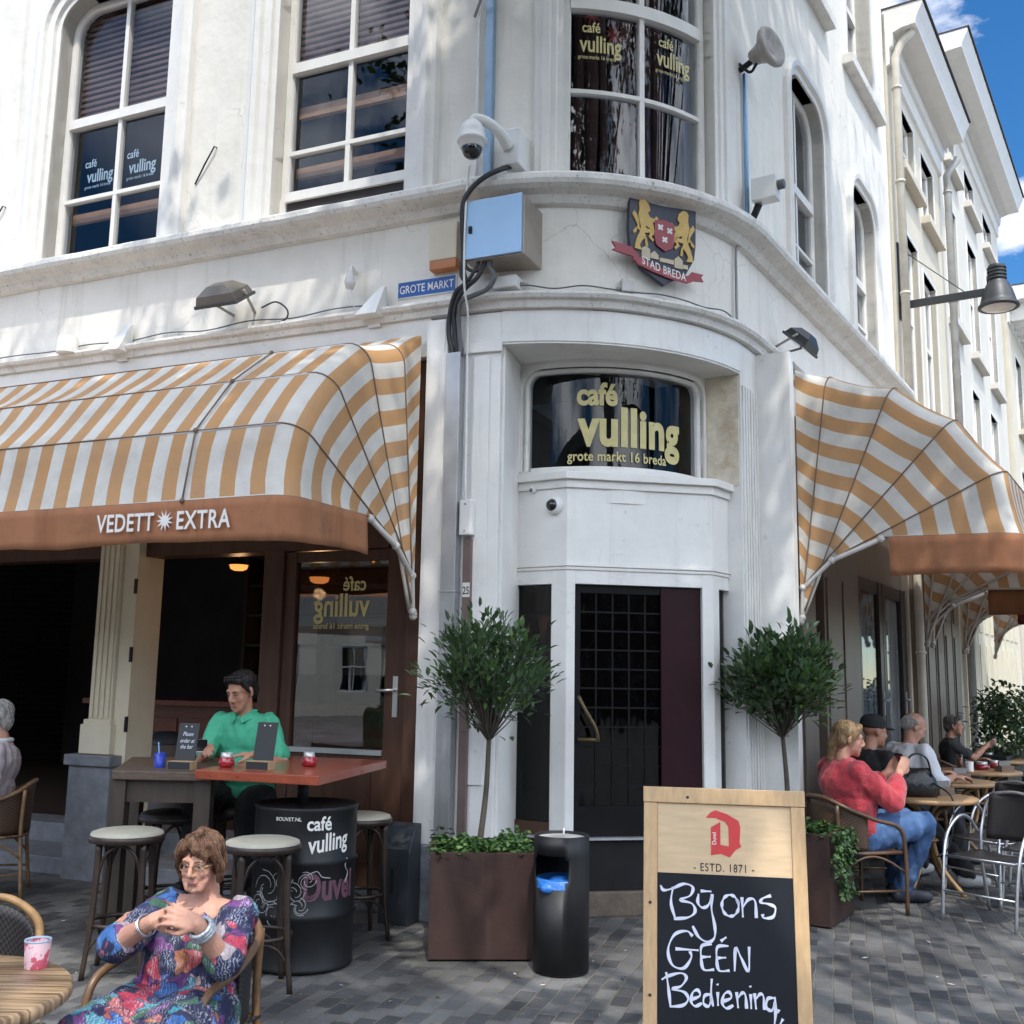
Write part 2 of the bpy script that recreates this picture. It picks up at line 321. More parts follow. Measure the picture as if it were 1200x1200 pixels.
# ================================================================ ground
def ground_mat():
    m = bpy.data.materials.new('stone_pavers'); m.use_nodes = True; nt = m.node_tree; nt.nodes.clear(); L = nt.links.new
    o = _n(nt, 'ShaderNodeOutputMaterial'); b = _n(nt, 'ShaderNodeBsdfPrincipled', Roughness=.7); b.inputs['Specular IOR Level'].default_value = .3
    tc = _n(nt, 'ShaderNodeTexCoord'); mp_ = _n(nt, 'ShaderNodeMapping'); mp_.inputs['Rotation'].default_value = (0, 0, radians(-73)); L(tc.outputs['Object'], mp_.inputs[0])
    nw = _n(nt, 'ShaderNodeTexNoise', Scale=3.5, Detail=3.); L(tc.outputs['Object'], nw.inputs['Vector'])
    vm = _n(nt, 'ShaderNodeVectorMath', operation='SCALE'); vm.inputs['Scale'].default_value = .035; L(nw.outputs['Color'], vm.inputs[0])
    va = _n(nt, 'ShaderNodeVectorMath', operation='ADD'); L(mp_.outputs[0], va.inputs[0]); L(vm.outputs[0], va.inputs[1])
    br = _n(nt, 'ShaderNodeTexBrick'); br.inputs['Scale'].default_value = 1; br.inputs['Brick Width'].default_value = .175; br.inputs['Row Height'].default_value = .098
    br.inputs['Mortar Size'].default_value = .006; br.inputs['Mortar Smooth'].default_value = .6; br.inputs['Color1'].default_value = (.045, .046, .05, 1); br.inputs['Color2'].default_value = (.14, .137, .133, 1)
    br.inputs['Mortar'].default_value = (.145, .13, .105, 1); br.offset = .47; L(va.outputs[0], br.inputs['Vector'])
    n1 = _n(nt, 'ShaderNodeTexNoise', Scale=1.3, Detail=6.); L(tc.outputs['Object'], n1.inputs['Vector'])
    r1 = _n(nt, 'ShaderNodeMapRange'); r1.inputs['From Min'].default_value = .35; r1.inputs['From Max'].default_value = .68; r1.inputs['To Min'].default_value = .55; r1.inputs['To Max'].default_value = 1.35; L(n1.outputs[0], r1.inputs[0])
    m1 = _n(nt, 'ShaderNodeMixRGB', blend_type='MULTIPLY'); m1.inputs[0].default_value = 1; L(br.outputs[0], m1.inputs[1]); cc = _n(nt, 'ShaderNodeCombineColor'); [L(r1.outputs[0], cc.inputs[i]) for i in range(3)]; L(cc.outputs[0], m1.inputs[2])
    n2 = _n(nt, 'ShaderNodeTexNoise', Scale=38., Detail=5.); L(tc.outputs['Object'], n2.inputs['Vector'])
    r2 = _n(nt, 'ShaderNodeMapRange'); r2.inputs['From Min'].default_value = .62; r2.inputs['From Max'].default_value = .72; r2.inputs['To Max'].default_value = .5; L(n2.outputs[0], r2.inputs[0])
    m2 = _n(nt, 'ShaderNodeMixRGB'); L(r2.outputs[0], m2.inputs[0]); L(m1.outputs[0], m2.inputs[1]); m2.inputs[2].default_value = (.24, .22, .19, 1); L(m2.outputs[0], b.inputs['Base Color'])
    ad = _n(nt, 'ShaderNodeMath', operation='MULTIPLY_ADD'); L(br.outputs['Fac'], ad.inputs[0]); ad.inputs[1].default_value = -1.; 
    sc2 = _n(nt, 'ShaderNodeMath', operation='MULTIPLY'); L(n2.outputs[0], sc2.inputs[0]); sc2.inputs[1].default_value = .6
    L(sc2.outputs[0], ad.inputs[2]); bp = _n(nt, 'ShaderNodeBump', Strength=.7, Distance=.012); L(ad.outputs[0], bp.inputs['Height']); L(bp.outputs[0], b.inputs['Normal'])
    L(b.outputs[0], o.inputs[0]); return m
g = MB(); g.poly([(-600, -600, 0), (600, -600, 0), (600, 600, 0), (-600, 600, 0)])
tag(g.build('ground', ground_mat()), kind='structure')
# ================================================================ café building
def WAm(s, z, o=0.): return WA(A0 + math.degrees(s/RAD), z, o)
SA = RAD*radians(A1-A0)
cafe = thing('cafe_building', 'white plastered corner cafe with curved bay window and canted entrance', 'building', tuple(PL))
WIN_L = [(-6.6, -5.25), (-4.03, -2.70), (-1.53, -.28)]
WZ0, WZ1 = 5.2, 7.86
def corner_fill(mb, W, s0, s1, z1, r, o0, o1):
    for sg, sx in ((1, s0), (-1, s1)):
        pts = [(sx, z1)] + [(sx+sg*r*(1-cos(t)), z1-r*(1-sin(t))) for t in [pi/2*k/8 for k in range(8, -1, -1)]]
        mb.prism(W, pts, o0, o1)
def outline(s0, s1, z0, z1, r, k=8):
    p = [(s0, z0), (s0, z1-r)] + [(s0+r-r*cos(t), z1-r+r*sin(t)) for t in [pi/2*i/k for i in range(1, k+1)]]
    q = [(s1-r+r*sin(t), z1-r+r*cos(t)) for t in [pi/2*i/k for i in range(0, k+1)]] + [(s1, z0)]
    return p + q
def densify(p, d=.12):
    o = [p[0]]
    for a, b in zip(p, p[1:]):
        n = max(1, int(math.hypot(b[0]-a[0], b[1]-a[1])/d)); o += [(a[0]+(b[0]-a[0])*i/n, a[1]+(b[1]-a[1])*i/n) for i in range(1, n+1)]
    return o
def sweep(mb, W, path, prof, smooth=False):
    """moulding: profile of (distance outward, offset) swept round an opening outline"""
    n = len(path); nr = []
    for i in range(n):
        a = path[max(i-1, 0)]; b = path[min(i+1, n-1)]; dx, dz = b[0]-a[0], b[1]-a[1]; l = math.hypot(dx, dz) or 1
        nr.append((-dz/l, dx/l))
    m = len(prof); vs = [W(p[0]+q[0]*d, p[1]+q[1]*d, o) for p, q in zip(path, nr) for d, o in prof]
    fs = [(i*m+j, i*m+j+1, (i+1)*m+j+1, (i+1)*m+j) for i in range(n-1) for j in range(m-1)]
    mb.add(vs, fs, smooth)
CASE = [(0, -.2), (0, .015), (.05, .015), (.06, .045), (.13, .05), (.15, .08), (.2, .085), (.23, .06), (.27, .055), (.285, -.01)]
def window(parent, W, s0, s1, z0, z1, r, mull, bars, rec=.16, case=CASE, ds=.12, mats=(TRIM, TRIM, GLASS), thick=(), st=.055, br=.085):
    p = densify(outline(s0, s1, z0, z1, r), ds)
    m = MB(); sweep(m, W, p, case); win = m.build('window', mats[0], parent)
    m = MB()
    sweep(m, W, densify(outline(s0+.001, s1-.001, z0, z1-.001, max(r-.001, .01)), ds), [(-.002, -rec-.04), (-.002, -rec+.03), (-st, -rec+.03), (-st-.01, -rec+.012), (-st-.01, -rec-.04)])
    n = max(1, int((s1-s0)/ds/2))
    m.wbox(W, s0+.06, s1-.06, z0, z0+br, -rec-.035, -rec+.025, n=2*n)
    for s in mull: m.wbox(W, s-.022, s+.022, z0+.08, z1-.06, -rec-.033, -rec+.022)
    for z, t in bars: m.wbox(W, s0+.06, s1-.06, z-t, z+t, -rec-.034-(t > .03)*.001, -rec+.024+(t > .03)*.02, n=2*n)
    m.build('sash', mats[1], win)
    m = MB(); k = 2*n
    for i in range(k):
        a = s0+.03+(s1-s0-.06)*i/k; b = s0+.03+(s1-s0-.06)*(i+1)/k
        m.add([W(a, z0+.03, -rec-.01), W(b, z0+.03, -rec-.01), W(b, z1-.03, -rec-.01), W(a, z1-.03, -rec-.01)], [(0, 1, 2, 3)], k > 2)
    m.build('pane', mats[2], win, norm=2)
    return win
# --- walls
m = MB(); wall(m, WL, -9., .28, 4.28, 12.4, [(a, b, WZ0, WZ1) for a, b in WIN_L] + [(a, b, 8.6, 10.9) for a, b in WIN_L], .3)
for a, b in WIN_L: corner_fill(m, WL, a, b, WZ1, .3, -.3, 0)
m.build('wall', PLASTER, cafe)
BAY = (.70, 2.03, 5.25, 8.15)
m = MB(); wall(m, WAm, 0, SA, 4.28, 12.4, [BAY], .3, ds=.1); m.build('wall', PLASTER, cafe)
R1, R2 = (1.3, 2.42), (3.5, 4.55)
m = MB(); wall(m, WR, 0, 5.5, 4.28, 12.4, [(*R1, WZ0, 7.4), (*R2, WZ0, 7.2), (.9, 2.5, 8.62, 11.2), (3.6, 4.8, 8.62, 11.2)], .3)
for a, b, t in ((*R1, 7.4), (*R2, 7.2)): corner_fill(m, WR, a, b, t, .3, -.3, 0)
m.build('wall', PLASTER, cafe)
m = MB()
for a, b in ((-9.05, -9.0),): m.wbox(WL, a, b, 0, 12.4, -6, 0)
m.wbox(WL, -9, .28, 12.35, 12.8, -.4, .35); m.wbox(WAm, 0, SA, 12.36, 12.81, -.4, .35, n=16); m.wbox(WR, 0, 5.52, 12.35, 12.8, -.4, .35)
m.build('roof_cornice', TRIM, cafe)
m = MB(); m.wbox(WL, -9, 1.5, 12.5, 12.62, -9, -.1); m.wbox(WR, -1.5, 5.5, 12.5, 12.63, -6, -.1); m.build('roof', ROOFM, cafe)
# --- sill band
SP = [(0, 5.02), (.05, 5.03), (.09, 5.08), (.16, 5.10), (.2, 5.12), (.215, 5.15), (.21, 5.19), (.18, 5.215), (.0, 5.25)]
def band(prof, name, m_, s_l=-9., s_r=5.5, thick=None):
    m = MB(); k = len(prof); cols = []
    for W, a, b, n in ((WL, s_l, .28, 60), (WAm, 0, SA, 26), (WR, 0, s_r, 40)):
        for i in range(n+1): cols.append([W(a+(b-a)*i/n, z, o) for o, z in prof])
    vs = [p for c in cols for p in c]
    for i, p in enumerate(vs): p.z += .006*mnoise.noise(p*2.3)+.003*mnoise.noise(p*11)
    m.add(vs, [(i*k+j, i*k+j+1, (i+1)*k+j+1, (i+1)*k+j) for i in range(len(cols)-1) for j in range(k-1)], False)
    return m.build(name, m_, cafe, norm=2)
band(SP, 'sill_band', SILLM)
# --- lower cornice and cover board
LP = [(0, 4.24), (.06, 4.245), (.075, 4.29), (.11, 4.30), (.125, 4.325), (.12, 4.345), (0, 4.375)]
band(LP, 'lower_cornice', SILLM, s_r=5.5)
# --- ground floor of the left facade
m = MB(); m.wbox(WL, -9, -.0, 3.95, 4.27, -.3, .03); m.build('fascia_board', TRIM, cafe)
m = MB(); m.wbox(WL, -9, -.36, 2.56, 3.94, -.28, -.08); m.build('lintel_panel', BROWN, cafe)
m = MB(); m.wbox(WL, 0.0, .17, .5, 4.2, -.3, .08); m.wbox(WL, .02, .15, .5, 4.2, .08, .085)
m.build('corner_post', PAINT, cafe, bevel=.006)
m = MB(); m.wbox(WL, -.02, .28, .0, .498, -.3, .1); m.wbox(WAm, 0, .277, 0, .498, -.3, .1, n=4); m.build('stone_plinth', STONE, cafe, bevel=.01)
m = MB(); m.wbox(WL, .18, .28, .5, 4.23, -.3, .02); m.wbox(WAm, 0, .276, .5, 4.23, -.55, .02, n=5)
m.wbox(WAm, .08, .2, .9, 3.9, .02, .035, n=3); m.wbox(WL, .19, .275, 3.93, 4.0, .02, .05); m.wbox(WAm, 0.002, .29, 3.93, 4.0, .02, .05, n=5)
m.build('pilaster', PAINT, cafe, bevel=.004)
m = MB(); m.wbox(WAm, 2.33, SA, .5, 4.23, -.4, .02, n=4)
for a in (2.35, 2.40, 2.45): m.wbox(WAm, a, a+.028, .6, 3.9, .02, .034)
m.wbox(WR, 0, .2, .5, 4.23, -.3, .02)
for a in (.02, .08, .14): m.wbox(WR, a, a+.03, .6, 3.9, .02, .034)
m.build('pilaster', PAINT, cafe, bevel=.004)
m = MB(); m.wbox(WAm, 2.33, SA, 0, .498, -.4, .06, n=4); m.wbox(WR, 0, .2, 0, .498, -.3, .06); m.build('stone_plinth', STONE, cafe)
# door and frame
fr = MB(); fr.wbox(WL, -1.45, -1.27, .3, 2.56, -.28, -.06); fr.wbox(WL, -.17, -.002, .1, 3.94, -.28, -.04); fr.build('door_frame', BROWN, cafe, bevel=.005)
dr = MB(); dr.wbox(WL, -.36, -.175, .12, 2.55, -.16, -.09); dr.wbox(WL, -1.265, -1.17, .12, 2.55, -.16, -.09)
dr.wbox(WL, -1.168, -.362, .12, 1.08, -.155, -.095); dr.wbox(WL, -1.168, -.362, 2.47, 2.55, -.155, -.095)
dr.wbox(WL, -1.08, -.45, .3, .95, -.095, -.085)
door = dr.build('door', BROWN, cafe, bevel=.004)
m = MB(); m.wbox(WL, -1.16, -.37, 1.07, 2.48, -.128, -.122); m.build('pane', GLASSD, door)
m = MB(); m.wbox(WL, -1.168, -.362, 1.055, 1.09, -.15, -.075); m.build('glazing_bead', mat('pale_bead', (.35, .37, .36), .4), door)
m = MB(); m.wbox(WL, -.285, -.245, 1.33, 1.62, -.09, -.082); m.tube([WL(-.265, 1.52, -.085), WL(-.265, 1.52, -.035)], .011); m.tube([WL(-.265, 1.52, -.035), WL(-.4, 1.515, -.035)], .011)
m.build('handle', mat('brushed_aluminium', (.7, .7, .7), .3, .9), door)
REFL_TXT = lambda s0, z0: (lambda x, y, d: WL(s0+x, z0+y, -.12+d))  # reversed gold text on this pane is a painted reflection of a parasol valance
text('lettering', 'vulling', REFL_TXT(-.77, 2.06), .24, GOLD, door, bold=.02, sx=.8, mirror=True)
text('lettering', 'café', REFL_TXT(-.66, 2.25), .15, GOLD, door, bold=.015, sx=.85, mirror=True)
text('lettering', 'grote markt 16 breda', REFL_TXT(-.77, 1.965), .062, GOLD, door, bold=.006, sx=.9, mirror=True)
# fluted column on its plinth
m = MB(); m.wbox(WL, -3.03, -2.80, 1.02, 3.94, -.3, .03); 
for k in range(4): a = -3.015+k*.055; m.wbox(WL, a, a+.035, 1.25, 3.9, .03, .045)
m.wbox(WL, -3.08, -2.76, .97, 1.2, -.3, .06); m.wbox(WL, -3.06, -2.78, 1.2, 1.24, -.3, .05)
m.build('fluted_column', CREAM, cafe, bevel=.005)
m = MB(); m.wbox(WL, -3.13, -2.70, .0, .88, -.3, .1); m.wbox(WL, -3.16, -2.68, .88, .965, -.3, .13); m.build('stone_plinth', STONE, cafe, bevel=.01)
m = MB(); m.wbox(WL, -2.795, -2.65, .1, 3.94, -.3, -.0); m.build('door_post', CREAM, cafe, bevel=.004)
for k in range(4): m = MB(); m.wbox(WL, -2.662, -2.64, .6+k*.55, .72+k*.55, 0.001, .02); m.build('hinge', BLACKM, cafe)
# threshold steps and interior of the bar
m = MB(); m.wbox(WL, -9, -.1, 0, .14, -.6, -.0); m.build('step', STONE, cafe, bevel=.012)
m = MB(); m.wbox(WL, -9, -.1, .0, .3, -1.0, -.602); m.build('step', STONE, cafe, bevel=.012)
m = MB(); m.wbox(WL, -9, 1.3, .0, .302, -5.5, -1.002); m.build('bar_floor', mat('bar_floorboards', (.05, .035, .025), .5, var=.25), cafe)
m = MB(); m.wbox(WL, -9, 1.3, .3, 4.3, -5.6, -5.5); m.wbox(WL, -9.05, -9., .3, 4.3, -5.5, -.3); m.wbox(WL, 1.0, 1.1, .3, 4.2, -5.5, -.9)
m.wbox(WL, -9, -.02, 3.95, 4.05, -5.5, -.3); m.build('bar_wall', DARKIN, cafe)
m = MB(); m.wbox(WL, -5.5, -.8, .3, 1.28, -2.9, -2.6); m.wbox(WL, -5.55, -.75, 1.28, 1.34, -2.95, -2.4)
for k in range(8): m.wbox(WL, -5.4+k*.58, -4.95+k*.58, .45, 1.15, -2.6, -2.585)
m.build('bar_counter', mat('bar_counter_wood', (.22, .065, .035), .35, var=.25, stretch=(2, 2, 8)), cafe, bevel=.01)
m = MB()
for z in (1.6, 2.0, 2.4, 2.8): m.wbox(WL, -5.5, -.6, z, z+.03, -5.4, -5.1)
for s in (-5.5, -4.3, -3.1, -1.9, -.6): m.wbox(WL, s, s+.05, .3, 3.2, -5.42, -5.08)
m.build('back_shelf', DARKWOOD, cafe)
m = MB(); m.wbox(WL, -5.4, -.7, 1.64, 3.1, -5.45, -5.43); m.build('bar_mirror', mat('bar_mirror', (.25, .22, .2), .15, .9, var=.3), cafe)
# upper room behind the windows
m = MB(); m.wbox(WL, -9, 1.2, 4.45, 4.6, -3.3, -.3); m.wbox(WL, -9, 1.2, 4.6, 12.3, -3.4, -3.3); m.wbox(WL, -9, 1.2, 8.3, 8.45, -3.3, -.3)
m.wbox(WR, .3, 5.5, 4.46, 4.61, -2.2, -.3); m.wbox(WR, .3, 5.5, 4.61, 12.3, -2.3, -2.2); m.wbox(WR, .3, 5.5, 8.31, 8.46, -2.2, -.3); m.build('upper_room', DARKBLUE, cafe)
# --- upper windows
for i, (a, b) in enumerate(WIN_L):
    c = (a+b)/2
    wn = window(cafe, WL, a, b, WZ0, WZ1, .3, [c], [(6.66, .045), (5.90, .018)])
    bl = MB()
    for k in range(20): bl.wbox(WL, a+.05, b-.05, 6.66+k*.06, 6.69+k*.06, -.26, -.235)
    bl.build('blind', BLIND, wn)
    lg = MB(); lg.wbox(WL, a+.05, b-.05, 5.74, 5.83, -.3, -.26)
    if i == 2: lg.wbox(WL, a+.05, b-.05, 6.28, 6.38, -.3, -.26)
    lg.build('inner_rail', WOODB, wn)
    if i < 2:
        for cc in (c-.24, c+.26):
            f = lambda x, y, d, cc=cc: WL(cc+x, 6.08+y, -.182)
            text('lettering', 'vulling', f, .17, PALELET, wn, bold=.02, sx=.72); text('lettering', 'café', lambda x, y, d, cc=cc: WL(cc-.12+x, 6.23+y, -.182), .11, PALELET, wn, bold=.015, sx=.8)
            text('lettering', 'grote markt 16 breda', lambda x, y, d, cc=cc: WL(cc-.02+x, 6.02+y, -.182), .042, PALELET, wn, bold=.006, sx=.85)
    window(cafe, WL, a, b, 8.6, 10.9, .2, [c], [(9.7, .03)])
# raised sash of the second window: dark-coloured strip stands in for the unlit open gap
m = MB(); m.wbox(WL, -1.46, -.35, 5.3, 5.46, -.135, -.128); m.build('dark_gap_strip', DARKIN, cafe)
m = MB(); m.wbox(WL, -1.47, -.34, 5.46, 5.54, -.14, -.10); m.wbox(WL, -1.53, -1.47, 5.25, 5.5, -.16, -.12); m.build('sash_rail', TRIM, cafe)
bw = window(cafe, WAm, BAY[0], BAY[1], BAY[2], BAY[3], .06, [1.365], [(6.72, .05), (6.0, .016)], rec=.12, ds=.07,
            case=[(0, -.2), (0, .01), (.04, .012), (.05, .03), (.09, .03), (.1, .05), (.15, .052), (.17, .03), (.2, .03), (.22, -.01)])
for c0 in (1.01, 1.68):
    f = lambda x, y, d, c0=c0: WAm(c0+x, 6.33+y, -.10); g_ = lambda x, y, d, c0=c0: WAm(c0-.08+x, 6.49+y, -.10); h_ = lambda x, y, d, c0=c0: WAm(c0-.03+x, 6.27+y, -.10)
    text('lettering', 'vulling', f, .19, GOLD, bw, bold=.02, sx=.72); text('lettering', 'café', g_, .12, GOLD, bw, bold=.015, sx=.8); text('lettering', 'grote markt 16 breda', h_, .045, GOLD, bw, bold=.006, sx=.8)
m = MB()
for k in range(9): s = .74+k*.13; m.tube([WAm(s+.02*sin(z*3+k), z, -.42-.02*cos(k)) for z in (5.25, 5.8, 6.3, 6.9, 7.5, 8.1)], .035+.012*(k % 3), n=6)
m.build('curtain', mat('dark_curtain', (.05, .018, .015), .9, var=.3), bw)
m = MB()
for k in range(2):
    for j in range(11): a = j*.571+k; c0 = (.98, 6.78) if k else (1.2, 6.62); m.tube([WAm(c0[0], c0[1], -.3), WAm(c0[0]+.1*cos(a), c0[1]+.1*sin(a), -.28)], [.012, .004], n=4)
m.build('paper_flower', mat('red_paper', (.45, .06, .05), .7), bw)
CASER = [(0, -.3), (0, .02), (.05, .025), (.07, .06), (.12, .065), (.14, .04), (.155, -.01)]
window(cafe, WR, *R1, WZ0, 7.4, .3, [1.86], [(6.35, .045), (5.8, .016)], rec=.13, case=CASER)
window(cafe, WR, *R2, WZ0, 7.2, .3, [4.02], [(6.2, .045), (5.7, .016)], rec=.13, case=CASER)
CASP = [(0, -.3), (0, .02), (.08, .025), (.1, -.01)]
for a, b in ((.9, 2.5), (3.6, 4.8)):
    window(cafe, WR, a, b, 8.62, 11.2, .05, [(a+b)/2], [(9.8, .04)], rec=.2, case=CASP)
    m = MB(); m.wbox(WR, a-.22, b+.2, 8.5, 8.62, -.1, .12); m.build('window_sill', SILLM, cafe, bevel=.01)
# --- entrance
hd = MB(); hd.wbox(WAm, .277, 2.329, 3.985, 4.235, -.1, .02, n=20); hd.wbox(WAm, .277, 2.329, 4.0, 4.03, .02, .03, n=20); hd.wbox(WAm, .277, 2.329, 3.99, 4.1, -.75, -.1, n=20); hd.build('header', PAINT, cafe)
def circ3(a, b, c):
    ax, ay = a; bx, by = b; cx, cy = c; d = 2*(ax*(by-cy)+bx*(cy-ay)+cx*(ay-by))
    ux = ((ax*ax+ay*ay)*(by-cy)+(bx*bx+by*by)*(cy-ay)+(cx*cx+cy*cy)*(ay-by))/d; uy = ((ax*ax+ay*ay)*(cx-bx)+(bx*bx+by*by)*(ax-cx)+(cx*cx+cy*cy)*(bx-ax))/d
    return V((ux, uy, 0)), math.hypot(ax-ux, ay-uy)
tcn, tr = circ3((.03, 7.9), (.73, 7.71), (1.50, 8.17))
ta0 = atan2(7.9-tcn.y, .03-tcn.x); ta1 = atan2(8.17-tcn.y, 1.50-tcn.x); TS = tr*(ta1-ta0)
def WT(s, z, o=0.): a = ta0 + s/tr; return tcn + (tr+o)*V((cos(a), sin(a), 0)) + V((0, 0, z))
m = MB(); wall(m, WT, -.25, TS+.35, 2.9, 4.05, [(.05, TS-.03, 3.15, 3.93)], .08, ds=.1); corner_fill(m, WT, .05, TS-.03, 3.93, .12, -.08, 0); m.build('transom_frame', PAINT, cafe)
tw = window(cafe, WT, .05, TS-.03, 3.15, 3.93, .12, [], [], rec=.05, ds=.06, case=[(0, -.08), (0, .012), (.035, .014), (.045, -.002)], mats=(TRIM, TRIM, glassmat('transom_glass', (.6, .62, .64), 1.42, 0, .03)), st=.018, br=.028)
def tr_text(x0, z0): return lambda x, y, d: WT(x0+x, z0+y, -.05)
cx = TS*.53
text('lettering', 'vulling', tr_text(cx+.045, 3.35), .40, GOLD, tw, bold=.04, sx=.80, space=1.06); text('lettering', 'café', tr_text(cx-.25, 3.655), .235, GOLD, tw, bold=.035, sx=.86)
text('lettering', 'grote markt 16 breda', tr_text(cx-.07, 3.225), .105, GOLD, tw, bold=.018, sx=.86, space=1.04)
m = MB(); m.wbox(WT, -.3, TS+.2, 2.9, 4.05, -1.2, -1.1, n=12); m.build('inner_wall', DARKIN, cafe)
J = [V((-.07, 7.95, 0)), V((.40, 7.65, 0)), V((1.495, 7.87, 0)), V((1.80, 8.28, 0))]
stain = mat('stained_reveal', (.70, .63, .50), .8, var=.2, scale=9, bump=.4, bscale=30, stain=(5., .5, .65, (.5, .36, .18), .6))
m = MB(); pb = WAm(2.325, 0, 0); pc = V((1.515, 8.19, 0)); dd = (pc-pb); WB = local(pb, dd, V((dd.y, -dd.x, 0)).normalized() * (1 if V((dd.y, -dd.x, 0)).dot(V((-1, -.3, 0))) > 0 else -1))
m.wbox(WB, 0, dd.length, 3.1, 3.984, -.05, .0); m.build('stained_reveal', stain, cafe)
def facet(i):
    a, b = J[i], J[i+1]; d = (b-a); n = V((d.y, -d.x, 0)).normalized(); return local(a, d, n), d.length
F0, F1, F2 = facet(0), facet(1), facet(2)
def around(mb, z0, z1, o0, o1):
    """mitred band along the three facets of the entrance"""
    ds_ = [(J[i+1]-J[i]).normalized() for i in range(3)]; ns = [V((d.y, -d.x, 0)) for d in ds_]
    def off(i, o):
        if i == 0: return J[0]+ns[0]*o
        if i == 3: return J[3]+ns[2]*o
        b = (ns[i-1]+ns[i]).normalized(); return J[i]+b*(o/b.dot(ns[i]))
    W = lambda s, z, o: off(int(round(s)), o)+V((0, 0, z))
    mb.wbox(W, 0, 3, z0, z1, o0, o1, n=3)
m = MB(); around(m, 2.44, 3.0, -.12, 0); m.build('entrance_panel', PAINT, cafe, bevel=.004)
m = MB(); around(m, 3.0, 3.06, -.5, .02); around(m, 3.06, 3.115, -.9, .055); around(m, 2.425, 2.438, -.1, .02); around(m, 2.4, 2.424, -.1, .01); m.build('entrance_moulding', TRIM, cafe, bevel=.005)
ent = MB()
l0, l1, l2 = F0[1], F1[1], F2[1]
ent.wbox(F0[0], 0, .09, .5, 2.4, -.12, 0); ent.wbox(F0[0], l0-.125, l0-.001, .5, 2.4, -.12, 0); ent.wbox(F0[0], .09, l0-.125, 2.3, 2.4, -.1, -.002)
ent.wbox(F1[0], 0.001, .065, .5, 2.4, -.12, 0); ent.wbox(F1[0], l1-.085, l1-.001, .5, 2.4, -.12, 0); ent.wbox(F1[0], .065, l1-.085, 2.3, 2.4, -.1, -.002)
ent.wbox(F2[0], 0.001, .1, .5, 2.4, -.12, 0); ent.wbox(F2[0], l2-.1, l2, .5, 2.4, -.12, 0); ent.wbox(F2[0], .1, l2-.1, 2.3, 2.4, -.1, -.002)
ent.build('entrance_jamb', PAINT, cafe, bevel=.004)
SIDEG = glassmat('dark_side_glass', (.35, .34, .33), 1.45, 0, .02); m = MB(); m.wbox(F0[0], .09, l0-.125, .5, 2.3, -.06, -.05); m.build('side_light', SIDEG, cafe)
m = MB(); m.wbox(F2[0], .1, l2-.1, .5, 2.3, -.06, -.05); m.build('side_light', SIDEG, cafe)
m = MB(); m.wbox(F0[0], .085, .1, .5, 2.3, -.07, -.02); m.wbox(F0[0], l0-.14, l0-.126, .5, 2.3, -.07, -.02); m.wbox(F0[0], .1, l0-.14, .5, .62, -.07, -.02); m.build('side_light_frame', BROWN, cafe)
ed = MB(); dw0, dw1 = .066, l1-.086
ed.wbox(F1[0], dw0, dw0+.05, .52, 2.3, -.1, -.04); ed.wbox(F1[0], dw1-.05, dw1, .52, 2.3, -.1, -.04); ed.wbox(F1[0], dw0+.05, dw1-.05, .52, .74, -.098, -.042); ed.wbox(F1[0], dw0+.05, dw1-.05, 2.24, 2.3, -.098, -.042)
for k in range(1, 7): s = dw0+.05+(dw1-dw0-.1)*k/7; ed.wbox(F1[0], s-.006, s+.006, .74, 2.24, -.08, -.06)
for k in range(1, 11): z = .74+1.5*k/11; ed.wbox(F1[0], dw0+.05, dw1-.05, z-.006, z+.006, -.081, -.059)
edo = ed.build('entrance_door', mat('black_door_paint', (.007, .007, .008), .55, spec=.15, var=.3), cafe)
m = MB(); m.wbox(F1[0], dw0+.05, dw1-.05, .74, 2.24, -.074, -.068); m.build('pane', glassmat('leaded_glass', (.12, .12, .12), 1.5, .03, .45), edo)
m = MB(); m.wbox(F1[0], dw0+(dw1-dw0)*.68, dw1-.01, .56, 2.29, -.055, -.03); m.build('maroon_screen', MAROON, edo)
m = MB(); m.tube(smooth_path([F1[0](dw0+.03, 1.5, 0), F1[0](dw0+.06, 1.42, .05), F1[0](dw0+.14, 1.28, .06), F1[0](dw0+.16, 1.2, .05)]), .012); m.tube([F1[0](dw0+.03, 1.2, -.02), F1[0](dw0+.17, 1.2, .05)], .014); m.build('pull_handle', mat('aged_brass', (.16, .11, .06), .5, .6), edo)
m = MB(); around(m, .17, .515, -.15, -.03); m.build('kick_board', mat('dark_kickboard', (.014, .014, .015), .6, var=.3, spec=.2), cafe)
m = MB(); around(m, .515, .53, -.2, .02); m.build('threshold_strip', STEEL, cafe)
m = MB(); around(m, 0, .168, -.6, .0); m.build('doorstep', mat('brown_stone', (.13, .1, .075), .7, var=.3, scale=6, bump=.3, bscale=30), cafe, bevel=.01)
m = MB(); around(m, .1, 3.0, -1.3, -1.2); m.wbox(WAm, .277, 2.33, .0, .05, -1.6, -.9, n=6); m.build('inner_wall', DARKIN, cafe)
m = MB(); m.wbox(WAm, .277, .3, .0, 3.985, -.75, -.02); m.build('recess_side', PAINT, cafe)
